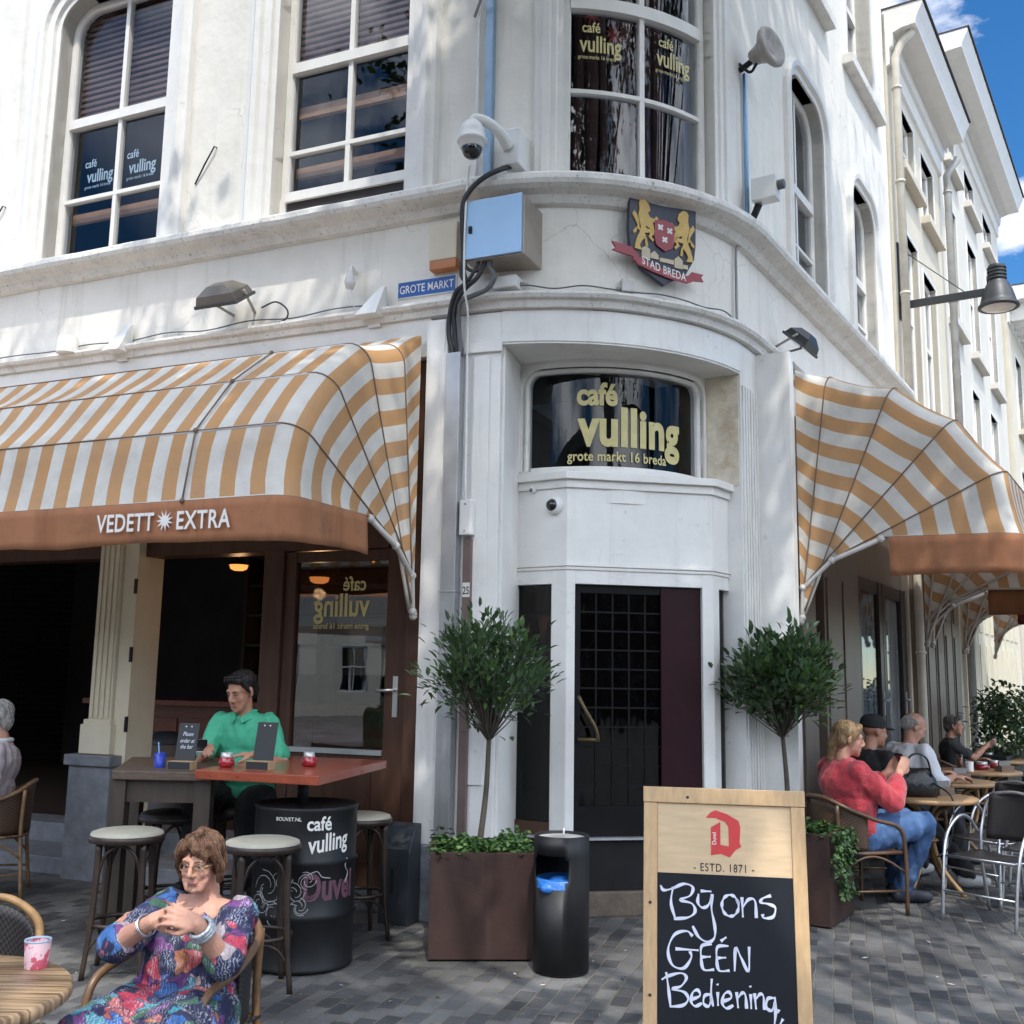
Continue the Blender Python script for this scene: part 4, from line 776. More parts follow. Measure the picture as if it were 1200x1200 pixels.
for x0, x1, z0, z1 in ((-.18, -.11, .185, .25), (.095, .165, .15, .215), (-.108, -.04, .19, .22), (-.03, .09, .175, .205), (.167, .21, .155, .185)): m.prism(WC, [(x0, z0), (x1, z0-.004), (x1, z1), ((x0+x1)/2, z1+.03 if x1-x0 < .08 and z1 > .21 else z1), (x0, z1)], .0355, .043)
m.build('castle', CASTLE, t)
m = MB(); rib = [(-.24, .15), (-.22, .12), (-.1, .085), (.05, .055), (.2, .045), (.24, .06), (.23, .12), (.2, .1), (.05, .105), (-.1, .14), (-.19, .18)]; m.prism(WC, rib, .037, .052)
m.prism(WC, [(-.24, .14), (-.25, .18), (-.42, .2), (-.39, .225), (-.42, .265), (-.26, .25), (-.2, .2), (-.2, .15)], .02, .036); m.prism(WC, [(.22, .06), (.21, .1), (.25, .145), (.35, .14), (.33, .115), (.35, .085), (.27, .08)], .02, .0355); rb = m.build('ribbon', REDP, t)
text('lettering', 'STAD BREDA', lambda x, y, d: WC(.0+x, .085-.2*x+.28*x*x+y, .0525), .085, LETW, rb, bold=.014, sx=.72, space=1.05)
# round camera and sensor on the entrance panel
t = thing('round_camera', 'small round black-and-white camera on the entrance panel', 'security camera', tuple(F0[0](l0-.1, 2.82, 0)))
fc = F0[0](l0-.1, 2.87, .0); fn = (F0[0](0, 0, 1)-F0[0](0, 0, 0))
m = MB(); m.lathe([(.068, 0), (.066, .03), (.055, .05), (.04, .056)], fc, 24, ax=fn); m.build('base', WPL, t); m = MB(); m.ball(fc+fn*.04, .047, 16); m.build('dome', SMOKE, t)
for nm, pp, nn, lb in (('sensor', F0[0](l0-.28, 3.0, .02), fn, 'tiny white sensor under the left end of the entrance ledge'), ('sensor', F2[0](.3, 2.99, .05), (F2[0](0, 0, 1)-F2[0](0, 0, 0)), 'tiny white sensor under the right end of the entrance ledge')):
    t = thing(nm, lb, 'sensor', tuple(pp)); m = MB(); m.lathe([(.022, -.03), (.022, .02), (.016, .03)], pp, 12, ax=nn); m.build('body', WPL, t); m = MB(); m.ball(pp+nn*.028+V((0, 0, -.005)), .014, 8); m.build('lens', CABLEG, t)
# flood lights
def flood(label, base, yaw_vec, col, sc=1., tilt=.9):
    t = thing('flood_light', label, 'flood light', tuple(base)); n = V(yaw_vec).normalized(); x = V((0, 0, 1)).cross(n).normalized(); R = Matrix((x, n, V((0, 0, 1)))).transposed() @ Matrix.Rotation(-tilt, 3, 'X')
    c = V(base)+n*.3*sc+V((0, 0, .05*sc)); P = lambda a, b, d: c + R @ V((a*sc, b*sc, d*sc)); m = MB()
    q = lambda w, h, d: [P(-w, d, -h), P(w, d, -h), P(w, d, h), P(-w, d, h)]
    m.add(q(.22, .15, 0)+q(.2, .13, -.07)+q(.1, .07, -.14), [(0, 1, 2, 3), (11, 10, 9, 8)]+[(i+4*k, (i+1) % 4+4*k, (i+1) % 4+4+4*k, i+4+4*k) for k in range(2) for i in range(4)]); m.build('housing', col, t)
    m = MB(); m.add(q(.235, .165, .001)+q(.235, .165, .03), [(0, 1, 2, 3), (7, 6, 5, 4)]+[(i, (i+1) % 4, (i+1) % 4+4, i+4) for i in range(4)]); m.build('front_frame', mat('dark_grey_frame', (.06, .06, .065), .4), t); m = MB(); m.add(q(.2, .13, .032), [(0, 1, 2, 3)]); m.build('lens', mat('lamp_glass', (.1, .1, .11), .1, spec=.8), t)
    for sg in (-1, 1): m = MB(); m.tube([V(base)+x*sg*.12*sc, P(sg*.24, -.05, 0)], .014*sc); m.build('bracket', ZINC, t)
    return t
flood('grey-brown flood light above the left awning', WL(-1.73, 4.5, 0.), nL, mat('grey_brown_metal', (.17, .15, .13), .45, .3, var=.15), .86, 2.2)
cable('looped wire trailing from the grey-brown flood light', [WL(-1.5, 4.5, .08), WL(-1.35, 4.52, .1), WL(-1.26, 4.45, .07), WL(-1.3, 4.38, .05), WL(-1.5, 4.37, .04)], .007, CABLE)
flood('black flood light above the street side awning', WR(.75, 4.42, 0), nR, mat('black_metal_lamp', (.02, .02, .022), .45), .75, 2.3)
# small white wall lamps
def spot(label, s, z, kind):
    t = thing('wall_lamp', label, 'wall lamp', tuple(WL(s, z, 0))); m = MB()
    if kind == 0: m.lathe([(.09, -.07), (.085, .05), (.075, .075)], WL(s, z+.02, .12), 18); m.build('shade', WPL, t); m = MB(); m.wbox(WL, s-.04, s+.04, z-.06, z+.02, .0, .05); m.build('base', WPL, t)
    if kind == 1:
        m.add([WL(s-.1, z-.1, .04), WL(s+.08, z-.1, .04), WL(s+.08, z+.15, .04), WL(s+.04, z+.15, .04), WL(s-.1, z-.1, .2), WL(s+.08, z-.1, .2), WL(s+.08, z+.15, .07), WL(s+.04, z+.15, .07)], [(0, 1, 2, 3), (4, 7, 6, 5), (0, 4, 5, 1), (1, 5, 6, 2), (2, 6, 7, 3), (3, 7, 4, 0)]); m.build('shade', WPL, t)
        m = MB(); m.wbox(WL, s-.06, s+.04, z-.16, z-.05, 0, .06); m.build('base', WPL, t)
    if kind == 2: m.lathe([(.0, -.06), (.03, -.05), (.045, 0), (.03, .05), (.022, .09)], WL(s, z, .12), 14, cap=False); m.build('bulb', mat('lamp_bulb', (.6, .6, .6), .15), t); m = MB(); m.tube(smooth_path([WL(s, z+.08, .12), WL(s-.01, z+.13, .09), WL(s-.03, z+.12, .0)]), .016); m.tube([WL(s, z-.06, .1), WL(s, z-.25, .02)], .004); m.build('arm', WPL, t)
spot('round white wall lamp at the far left above the awning', -3.5, 4.38, 0)
spot('white wedge-shaped wall lamp, second from the far left above the awning', -2.93, 4.38, 1)
spot('white wedge-shaped wall lamp left of the GROTE MARKT sign', -.46, 4.38, 1)
spot('small hanging bulb lamp on the wall left of the GROTE MARKT sign', -.66, 4.58, 2)
for lb, a, b in (('thin iron wall anchor between the two upper windows', (-2.12, 6.02), (-2.32, 5.72)), ('thin iron wall anchor left of the arched window', (-4.56, 5.9), (-4.78, 5.62))):
    m = MB(); m.tube([WL(*a, .0), WL(*a, .03), WL((a[0]+b[0])/2, (a[1]+b[1])/2, .025), WL(*b, .01)], .007, n=5); tag(m.build('wall_anchor', BLACKM), lb, 'wall anchor')
# siren, box camera and pipe by the bay window
SX = lambda s, z, o=0.: WR(s, z, o)
t = thing('horn_speaker', 'weathered round horn speaker on a bracket right of the bay window', 'speaker', tuple(SX(-.02, 6.6, 0))); ax_ = (nR*.75-dR*.2+V((0, 0, .1))).normalized(); hc = SX(-.05, 6.72, .26)
m = MB(); m.lathe([(.06, -.16), (.075, -.1), (.1, -.05), (.165, .0), (.175, .03), (.16, .05), (.12, .045), (.06, .02)], hc, 24, ax=ax_); m.build('horn', mat('weathered_grey', (.36, .33, .3), .6, var=.25, scale=14), t)
m = MB(); m.tube(smooth_path([SX(-.02, 6.62, 0), SX(-.03, 6.66, .1), hc-ax_*.12]), .025); m.tube(smooth_path([SX(-.02, 6.68, 0), SX(-.05, 6.56, .1), SX(-.05, 6.62, .16)]), .012); m.build('bracket', BLACKM, t)
m = MB(); m.tube([SX(.02, 5.27, .03), SX(.02, 6.6, .03)], .02); tag(m.build('pipe', mat('blue_steel_pipe', (.25, .42, .62), .35, .4)), 'bright blue steel pipe below the horn speaker', 'pipe')
t = thing('box_camera', 'white box camera on the wall below the horn speaker', 'security camera', tuple(SX(0, 5.25, 0)))
m = MB(); m.box(SX(-.02, 5.52, .2), (.13, .2, .19), Matrix((dR, nR, V((0, 0, 1)))).transposed()); m.build('housing', WPL, t, bevel=.01); m = MB(); m.lathe([(.04, 0), (.04, .05), (.03, .055)], SX(-.02, 5.54, .3), 14, ax=nR); m.build('lens', CABLEG, t)
m = MB(); m.tube([SX(.03, 5.3, 0), SX(.02, 5.33, .08), SX(-.01, 5.42, .14)], .03); m.build('bracket', BLACKM, t)
# street lamp on the wall
t = thing('street_lamp', 'dark bell-shaped street lamp on a long bracket above the awnings', 'street lamp', tuple(WR(5.75, 6.2, 0))); IRON = mat('iron_grey', (.045, .048, .052), .45, .3, var=.15)
LO = 1.12
m = MB(); m.wbox(WR, 5.7, 5.8, 6.22, 7.25, .0, .05); m.wbox(WR, 5.72, 5.78, 6.36, 6.45, .05, LO-.02); m.build('bracket', IRON, t, bevel=.006); m = MB(); m.tube([WR(5.75, 7.18, .05), WR(5.75, 6.45, LO*.72)], .006); m.build('tie_rod', IRON, t)
c = WR(5.75, 6.42, LO+.06)
m = MB(); m.lathe([(.095, .3), (.1, .28), (.1, .1), (.13, .06), (.17, -.03), (.2, -.14), (.215, -.2), (.235, -.21), (.235, -.24), (.2, -.245)], c, 28, cap=False); m.lathe([(.095, .3), (.0, .31)], c, 28, cap=False); [m.lathe([(.112, .12+k*.045), (.112, .135+k*.045)], c, 24) for k in range(4)]; m.build('shade', IRON, t)
m = MB(); m.lathe([(.2, -.235), (.17, -.25), (.1, -.27), (0, -.275)], c, 24, cap=False); m.build('diffuser', mat('milky_glass', (.55, .52, .48), .2), t)

# parasols out on the square
PWH = mat('white_parasol', (.72, .70, .66), .8, var=.05, trans=.2)
for px_, py_, lb_ in ((-8.3, 2.5, 'open white parasol with an orange band, nearest on the square'), (-11.5, -1.5, 'open white parasol with an orange band, farther out on the square')):
    t = thing('parasol', lb_, 'parasol', (px_, py_, 0)); c = V((px_, py_, 0)); m = MB(); n = 8; rim = [c+V((1.9*cos(2*pi*k/n+.2), 1.9*sin(2*pi*k/n+.2), 2.75)) for k in range(n)]; top = c+V((0, 0, 3.4)); m.add(rim+[top], [(k, (k+1) % n, n) for k in range(n)]); m.build('canopy', VAL1, t, norm=False)
    m = MB(); m.add(rim+[p-V((0, 0, .42)) for p in rim], [(k, (k+1) % n, n+(k+1) % n, n+k) for k in range(n)]); v_ = m.build('valance', PWH, t); v_.modifiers.new('thickness', 'SOLIDIFY').thickness = .006
    m = MB(); m.tube([c, c+V((0, 0, 3.38))], .03); m.build('pole', STEEL, t); m = MB(); m.lathe([(.35, 0), (.35, .06), (.05, .1)], c, 20); m.build('base', STONE, t)
# ================================================================ planters, trees, bins
CORTEN = mat('brown_steel', (.046, .025, .021), .65, spec=.25, var=.25, scale=3, bump=.08, bscale=30, streak=(6, .55, .8, (.10, .055, .04), .5), rvar=.1)
SOIL = mat('soil', (.03, .022, .016), .95, bump=.8, bscale=30)
LEAF = mat('glossy_leaf', (.058, .108, .046), .34, var=.45, scale=3., spec=.6, trans=.12)
LEAF2 = mat('young_leaf', (.07, .13, .03), .38, var=.35, scale=4., trans=.2)
IVY = mat('ivy_leaf', (.04, .10, .025), .45, var=.4, scale=9., trans=.15)
IVY2 = mat('pale_ivy_leaf', (.10, .19, .05), .45, var=.3, scale=9., trans=.15)
BARK2 = mat('smooth_bark', (.085, .07, .055), .85, var=.25, scale=12, bump=.4, bscale=40)
def planter(label, c, rz, sz, h):
    t = thing('planter', label, 'planter', (c[0], c[1], 0), rz); M_ = world_of(t); q = lambda x, y, z: M_ @ V((x, y, z)); a = sz/2; b = a-.035
    m = MB(); o = [q(-a, -a, .012), q(a, -a, .012), q(a, a, .012), q(-a, a, .012)]; u = [q(-a, -a, h), q(a, -a, h), q(a, a, h), q(-a, a, h)]; i = [q(-b, -b, h), q(b, -b, h), q(b, b, h), q(-b, b, h)]; d = [q(-b, -b, h-.2), q(b, -b, h-.2), q(b, b, h-.2), q(-b, b, h-.2)]
    m.add(o+u+i+d, [(3, 2, 1, 0)]+[(k, (k+1) % 4, (k+1) % 4+4, k+4) for k in range(4)]+[(k+4, (k+1) % 4+4, (k+1) % 4+8, k+8) for k in range(4)]+[(k+8, (k+1) % 4+8, (k+1) % 4+12, k+12) for k in range(4)])
    m.build('box', CORTEN, t, bevel=.003)
    m = MB(); m.add([q(-b+.001, -b+.001, h-.06), q(b-.001, -b+.001, h-.06), q(b-.001, b-.001, h-.06), q(-b+.001, b-.001, h-.06)], [(0, 1, 2, 3)]); m.build('soil', SOIL, t)
    m = MB(); m.wbox(lambda s, z, o_: q(s, o_, z), -a+.03, a-.03, 0, .0115, -a+.03, a-.03); m.build('foot', BLACKM, t)
    return t, q
def leaf(mb, p, d, up, l, w_, fold=.18, mi=0):
    d = d.normalized(); b = d.cross(up)
    if b.length < 1e-3: b = d.cross(V((1, 0, 0)))
    b.normalize(); n = b.cross(d); mb.m = mi
    mb.add([p, p+d*l*.3+b*w_*.46+n*w_*fold, p+d*l*.68+b*w_*.4+n*w_*fold*.7, p+d*l-n*l*.08, p+d*l*.68-b*w_*.4+n*w_*fold*.7, p+d*l*.3-b*w_*.46+n*w_*fold, p+d*l*.5], [(0, 1, 6), (1, 2, 6), (2, 3, 6), (0, 6, 5), (5, 6, 4), (4, 6, 3)]); mb.m = 0
def topiary(label, base, head, cc, rx, rz, seed, dens=1., ll=.075, lw=.03):
    """standard tree: bare stem, fan of twigs, crown of single leaves"""
    rg = random.Random(seed); t = thing('standard_tree', label, 'tree', tuple(base)); base, head, cc = V(base), V(head), V(cc)
    m = MB(); mid = base.lerp(head, .5)+V((.012, .01, 0)); m.tube(smooth_path([base, mid, head], 8), [.021-.0004*k for k in range(17)], n=10)
    tips = []
    for k in range(int(95*dens)):
        while True:
            v = V((rg.uniform(-1, 1), rg.uniform(-1, 1), rg.uniform(-1, 1)))
            if .2 < v.length < 1: break
        if v.z < -.5: v.z *= .8
        bump_ = 1+.22*mnoise.noise(v.normalized()*2.2+V((seed, 0, 0)))
        tips.append(cc+V((v.x*rx*bump_, v.y*rx*bump_, v.z*rz*bump_)))
    for tp in tips:
        k1 = head.lerp(tp, .45)+V((0, 0, -.03)); m.tube(smooth_path([head-V((0, 0, rg.uniform(0, .06))), k1, tp], 3), [.005, .0045, .004, .0035, .003, .0026, .0022], n=5)
    m.build('trunk', BARK2, t)
    c = MB()
    for tp in tips:
        ax = (tp-head).normalized(); n = rg.randint(20, 30)
        for j in range(n):
            o = V((rg.gauss(0, .05), rg.gauss(0, .05), rg.gauss(0, .045))); p = tp+o*(1.1 if rg.random() < .88 else 1.5)
            d = (o.normalized()*.7+ax*.5+V((0, 0, .35))+V((rg.uniform(-.5, .5), rg.uniform(-.5, .5), rg.uniform(-.5, .5))))
            leaf(c, p, d, V((rg.uniform(-.4, .4), rg.uniform(-.4, .4), 1)), ll*rg.uniform(.65, 1.15), lw*rg.uniform(.8, 1.15), mi=1 if rg.random() < .18 else 0)
    c.build('crown', [LEAF, LEAF2], t, norm=False); return t
pl1, q1 = planter('square brown steel planter left of the black bin', (-.155, 6.775), radians(3.6), .615, .605)
topiary('slim round-crowned standard tree in the planter left of the entrance door', (-.17, 6.86, .57), (-.12, 6.82, 1.27), (-.115, 6.82, 1.65), .365, .30, 3, .9)
rg = random.Random(5)
def ivy_patch(mb, q, a, h, n, rg, hmax=.13):
    for _ in range(n):
        x, y = rg.uniform(-a, a), rg.uniform(-a, a); z = h-.05+rg.random()*hmax*(.6+.7*mnoise.noise(V((x*5, y*5, 1.3))))
        leaf(mb, q(x, y, z), V((rg.uniform(-1, 1), rg.uniform(-1, 1), rg.uniform(-.1, .5))), V((rg.uniform(-.5, .5), rg.uniform(-.5, .5), 1)), rg.uniform(.03, .05), rg.uniform(.026, .042), mi=1 if rg.random() < .3 else 0)
m = MB(); ivy_patch(m, q1, .3, .6, 1500, rg); tag(m.build('ivy_plant', [IVY, IVY2], norm=False), 'low bushy green ivy filling the planter left of the black bin', 'plant')
c2 = V((2.17, 7.43, 0))+dR*.31-nR*.31
pl2, q2 = planter('square brown steel planter half hidden behind the sandwich board', (c2.x, c2.y), radians(58), .61, .605)
topiary('dense round-crowned standard tree right of the entrance door', (2.02, 7.9, .57), (1.98, 7.86, 1.27), (1.985, 7.85, 1.63), .38, .31, 9, 1.1, .085, .042)
m = MB(); ivy_patch(m, q2, .3, .6, 900, rg, .1)
for (sx_, sy_) in ((-.06, -.31), (-.2, -.31), (.04, -.315), (.1, -.31), (-.28, -.315), (-.12, -.315)):
    ln = rg.uniform(.18, .42)
    for k in range(46):
        tt = rg.random(); p = q2(sx_+.05*sin(tt*5)+rg.uniform(-.05, .05), sy_-.02-rg.random()*.035, .615-tt*ln); leaf(m, p, V((rg.uniform(-1, 1), rg.uniform(-1, 1), rg.uniform(-1, .3))), nR+V((0, 0, .6)), rg.uniform(.028, .048), rg.uniform(.026, .04), mi=1 if rg.random() < .35 else 0)
for k in range(30): p = q2(-.02+rg.uniform(-.1, .16), -.34-rg.random()*.03, .2+rg.uniform(-.04, .05)); leaf(m, p, V((rg.uniform(-1, 1), rg.uniform(-1, 1), rg.uniform(-.6, .4))), nR+V((0, 0, .6)), .045, .038, mi=rg.randint(0, 1))
tag(m.build('ivy_plant', [IVY, IVY2], norm=False), 'green ivy trailing down the side of the planter behind the sandwich board', 'plant')
# bin
t = thing('litter_bin', 'black cylindrical litter bin with a sand ashtray top and blue bag', 'bin', (.315, 6.3, 0))
BINM = mat('black_bin_paint', (.013, .013, .014), .5, spec=.35, var=.2, scale=4, rvar=.12, streak=(8, .55, .8, (.05, .05, .05), .5))
bc = V((.315, 6.3, 0)); rb_ = .158; ang0 = atan2(-6.3, -.315-.05)-radians(30)
m = MB(); n = 56; zs = [.015, .46, .50, .62, .64, .735]; hole = lambda i, j: j in (1, 2, 3) and -6 <= ((i-0+28) % 56-28) <= 6 and not (j in (1, 3) and abs((i+28) % 56-28) > 5)
vs = []; fs = []
for z in zs:
    for k in range(n): a = ang0+2*pi*k/n; vs.append(bc+V((rb_*cos(a), rb_*sin(a), z)))
for j in range(5):
    for k in range(n):
        if not hole(k, j): fs.append((j*n+k, j*n+(k+1) % n, (j+1)*n+(k+1) % n, (j+1)*n+k))
m.add(vs, fs, True); m.lathe([(.155, .015), (.15, .004), (0, .004)], bc, 40, cap=False); m.lathe([(rb_, .735), (rb_-.008, .742), (rb_-.016, .735), (rb_-.016, .70)], bc, 40, cap=False)
body = m.build('body', BINM, t); sm_ = body.modifiers.new('thickness', 'SOLIDIFY'); sm_.thickness = .004
m = MB(); m.lathe([(rb_-.014, .725), (.1, .732), (.03, .735), (0, .734)], bc, 32, cap=False); sand = m.build('sand', mat('ashtray_sand', (.42, .40, .37), .95, var=.2, scale=60, bump=.6, bscale=120), t)
m = MB(); m.tube([bc+V((.01, 0, .73)), bc+V((.012, .004, .775))], .006, n=6); m.build('cigarette_stub', LETW, sand)
m = MB(); rr = random.Random(2)
for k in range(9): m.ball(bc+V((rr.uniform(-.08, .08), rr.uniform(-.1, .04), .44+rr.uniform(0, .05))), rr.uniform(.05, .075), 8, (1, 1, .6))
m.lathe([(.15, .40), (.152, .5), (.14, .51), (.1, .47), (0, .45)], bc, 26, cap=False); m.build('bin_bag', mat('blue_bag', (.03, .16, .5), .3, var=.2, bump=.5, bscale=25), t)
# ash box against the post
t = thing('ash_box', 'dark slate-blue cigarette box with a sloped lid beside the corner post', 'ash box', tuple(WL(-.09, 0, .1))); SL = mat('slate_blue_paint', (.028, .034, .042), .5, var=.2)
m = MB(); m.add([WL(a, z, o) for a in (-.14, .085) for z, o in ((0, .11), (0, .27), (.47, .27), (.62, .20), (.64, .11))], [(0, 1, 2, 3, 4), (9, 8, 7, 6, 5)]+[(k, k+5, (k+1) % 5+5, (k+1) % 5) for k in range(5)]); m.build('body', SL, t, bevel=.005)
m = MB(); m.wbox(WL, -.05, -.03, .2, .36, .271, .277); m.build('slot', BLACKM, t); m = MB(); m.add([WL(-.13, .48, .272), WL(.075, .48, .272), WL(.075, .615, .209), WL(-.13, .615, .209)], [(0, 1, 2, 3)]); m.build('lid', mat('slate_lid', (.04, .05, .06), .4), t)
# ================================================================ sandwich board
t = thing('sandwich_board', 'wooden sandwich board with a red letter D and white handwriting on black', 'chalkboard sign', (.80, 4.0, 0))
BW = mat('board_wood', (.50, .33, .17), .5, var=.16, scale=7, stretch=(9, 9, 1), bump=.05, stain=(5, .6, .75, (.25, .14, .06), .35)); BP = mat('board_ply', (.55, .40, .24), .5, var=.12, scale=5, stretch=(1.5, 1.5, 12), bump=.04)
CHK = mat('chalkboard_black', (.010, .012, .016), .6, var=.35, scale=3, rvar=.15, spec=.2, stain=(2.5, .55, .75, (.02, .023, .03), .5)); CHALK = mat('chalk_marker', (.62, .64, .74), .7, var=.1, scale=20)
ux = V((.985, -.174, 0)); nb = V((-.174, -.985, 0)); lean = radians(9.5); topc = V((.802, 4.08, 1.217)); dn = (nb*sin(lean)-V((0, 0, cos(lean)))); nn = (nb*cos(lean)+V((0, 0, sin(lean))))
def WS(u, v, d=0.): return topc + ux*u + dn*v + nn*d       # u right, v down
hw = .292; LB = 1.235
m = MB(); m.wbox(WS, -hw, -hw+.05, .058, LB, -.03, 0); m.build('stile', BW, t, bevel=.003); m = MB(); m.wbox(WS, hw-.05, hw, .058, LB, -.03, 0); m.build('stile', BW, t, bevel=.003)
m = MB(); m.wbox(WS, -hw-.002, hw+.002, 0, .057, -.031, .002); m.build('top_rail', BW, t, bevel=.003); m = MB(); m.wbox(WS, -hw+.05, hw-.05, 1.13, 1.19, -.03, 0); m.build('bottom_rail', BW, t, bevel=.003)
m = MB(); m.wbox(WS, -hw+.0505, hw-.0505, .0575, .305, -.018, -.008); pn = m.build('header_panel', BP, t); m = MB(); m.wbox(WS, -hw+.0505, hw-.0505, .3055, 1.13, -.018, -.006); cb = m.build('chalk_panel', CHK, t)
topb = topc+V((0, 0, -.01)); bk = lambda u, v, d=0.: topb - nb*.05 + ux*u + (-nb*sin(lean)-V((0, 0, cos(lean))))*v + nn*d
m = MB(); m.wbox(bk, -hw, hw, 0.02, LB, -.02, 0); m.build('back_leaf', BW, t, bevel=.003)
for v in (.035, .41, .72, 1.0): m = MB(); m.ball(WS(-hw+.025 if v > .1 else -.13, v, .001), .006, 8, (1, 1, 1)); m.build('screw', DARKWOOD, t)
REDL = mat('red_emblem', (.50, .03, .03), .5, var=.06)
Z = lambda x, y: ((x-582-(y-75)*.008)/(1318*(1+(y-75)/925*.046)), (y-75)/1385.)
D_ = [[(498, 222), (520, 195), (545, 183), (545, 222)], [(545, 183), (600, 200), (590, 240), (545, 222)], [(600, 200), (655, 232), (664, 262), (606, 262), (590, 240)], [(606, 262), (664, 262), (660, 340), (608, 358)], [(660, 340), (668, 358), (640, 375), (608, 358)], [(608, 358), (640, 375), (612, 412), (570, 396)], [(568, 352), (608, 358), (570, 396), (522, 380)], [(522, 380), (570, 396), (520, 405)], [(522, 268), (568, 240), (568, 352), (522, 380)]]
m = MB(); [m.poly([WS(*Z(*p), -.0068) for p in pl_]) for pl_ in D_]; em = m.build('letter_emblem', REDL, pn, norm=False)
text('lettering', 'Duvel', lambda x, y, d: WS(*Z(547+(-y)*1318, 322-x*1318), -.0062), .022, LETW, em, sx=.9, bold=.004)
text('lettering', '- ESTD. 1871 -', lambda x, y, d: WS(x-.002, .294-y, -.0068), .040, BLACKM, pn, sx=.78, space=1.15, bold=.004)
EL = lambda cx, cy, rx, ry: [(cx+rx*cos(.3+k*pi/6), cy-ry*sin(.3+k*pi/6)) for k in range(14)]
def sh_(s, dx, dy=0): return [(a+dx, b+dy) for a, b in s]
e_ = [(420, 1082), (462, 1062), (452, 1037), (428, 1050), (420, 1090), (440, 1110), (472, 1095)]; n_ = [(645, 1060), (665, 1037), (680, 1047), (685, 1106)]
STR = {'Bij ons': [[(275, 560), (290, 582), (330, 574), (390, 548), (432, 562), (420, 602), (372, 625), (428, 640), (442, 678), (408, 706), (340, 716)], [(336, 565), (326, 640), (345, 712)], [(460, 592), (456, 632), (476, 656), (505, 645), (524, 602)], [(526, 590), (522, 660), (537, 740), (535, 792), (505, 816), (460, 795), (430, 745)], [(470, 578), (522, 578)], EL(612, 640, 40, 50), [(668, 598), (672, 692)], [(672, 645), (700, 607), (730, 612), (736, 692)], [(806, 584), (768, 598), (758, 618), (795, 624), (826, 640), (815, 682), (772, 690), (765, 672)]],
 'GEEN': [[(430, 792), (400, 770), (342, 790), (310, 862), (330, 930), (385, 942), (422, 892), (416, 862)], [(346, 855), (458, 856)], [(522, 825), (474, 835), (470, 890), (482, 942), (532, 940)], [(474, 886), (516, 882)], [(602, 828), (550, 835), (545, 890), (556, 942), (606, 940)], [(550, 886), (590, 882)], [(565, 808), (592, 788)], [(630, 942), (636, 836), (662, 880), (696, 938), (700, 826)]],
 'Bediening': [[(278, 1000), (310, 982), (372, 965), (398, 985), (372, 1024), (330, 1040), (386, 1050), (406, 1080), (380, 1110), (316, 1120)], [(300, 965), (311, 1040), (320, 1116)], e_, [(516, 1052), (486, 1060), (480, 1095), (504, 1106), (519, 1070)], [(520, 982), (516, 1060), (526, 1106)], [(548, 1040), (549, 1102)], [(547, 1003), (549, 1010)], sh_(e_, 150), [(638, 1035), (645, 1106)], n_, [(705, 1040), (707, 1106)], [(703, 1003), (705, 1010)], sh_([(638, 1035), (645, 1106)], 85), sh_(n_, 85), [(815, 1050), (785, 1056), (780, 1095), (804, 1106), (819, 1070)], [(819, 1045), (821, 1120), (816, 1178), (836, 1172), (856, 1140)], [(837, 1100), (832, 1116)], [(690, 1196), (740, 1186), (800, 1186), (850, 1196)]]}
for nm, ss in STR.items():
    for s in ss:
        m = MB(); P_ = smooth_path([(a, b, 0) for a, b in s], 6); pr = [.0042+.0016*sin(k*.6+len(s)) for k in range(len(P_))]; c_ = [WS(*Z(p.x, p.y), -.0055) for p in P_]
        n_o = len(c_); vs = []
        for k in range(n_o):
            tg = (c_[min(k+1, n_o-1)]-c_[max(k-1, 0)]).normalized(); sd = tg.cross(nn).normalized(); vs += [c_[k]+sd*pr[k], c_[k]-sd*pr[k]]
        m.add(vs, [(2*k, 2*k+1, 2*k+3, 2*k+2) for k in range(n_o-1)]); m.build('handwriting', CHALK, cb)
# ================================================================ bar tables and what stands on them
REDW = mat('red_stained_wood', (.30, .062, .028), .3, var=.2, scale=6, stretch=(1, 5, 5), coat=.25, rvar=.08); OLDW = mat('old_dark_oak', (.095, .065, .045), .55, var=.3, scale=7, stretch=(2, 8, 8), bump=.15, bscale=20); OLDL = mat('old_oak_frame', (.045, .032, .024), .55, var=.3, scale=5, stretch=(4, 4, 1))
def slab(mb, c, z0, z1): mb.add([V((x, y, z)) for z in (z0, z1) for x, y in c], [(3, 2, 1, 0), (4, 5, 6, 7)]+[(k, (k+1) % 4, (k+1) % 4+4, k+4) for k in range(4)])
t = thing('bar_table', 'high square table with a red-brown top standing on a painted black drum', 'table', (-1.16, 6.38, .88))
m = MB(); slab(m, [(-1.79, 6.26), (-1.03, 5.98), (-.80, 7.22), (-1.55, 7.5)], 1.018, 1.07); m.build('tabletop', REDW, t, bevel=.006)
m = MB(); m.tube([(-1.2, 6.45, .86), (-1.2, 6.45, 1.017)], .032, n=16); m.lathe([(.13, 1.005), (.13, 1.017)], (-1.2, 6.45, 0), 20); m.build('pole', BLACKM, t)
t = thing('oil_drum', 'black oil drum lettered with the cafe name, holding up the red-brown table', 'drum', (-1.16, 6.38, 0)); bcn = V((-1.16, 6.38, 0)); BR_ = .29
DRUM = mat('drum_paint', (.012, .012, .013), .42, spec=.35, var=.3, scale=5, rvar=.1, bump=.05, bscale=12)
pr = [(.27, .005), (BR_, .012), (BR_+.006, .02), (BR_, .03), (BR_, .28), (BR_+.012, .295), (BR_, .31), (BR_, .57), (BR_+.012, .585), (BR_, .60), (BR_, .86), (BR_+.008, .875), (BR_-.004, .885), (BR_-.015, .872), (0, .868)]
m = MB(); m.lathe(pr, bcn, 48, cap=False); dm = m.build('drum', DRUM, t)
af = atan2(-bcn.y, -bcn.x)
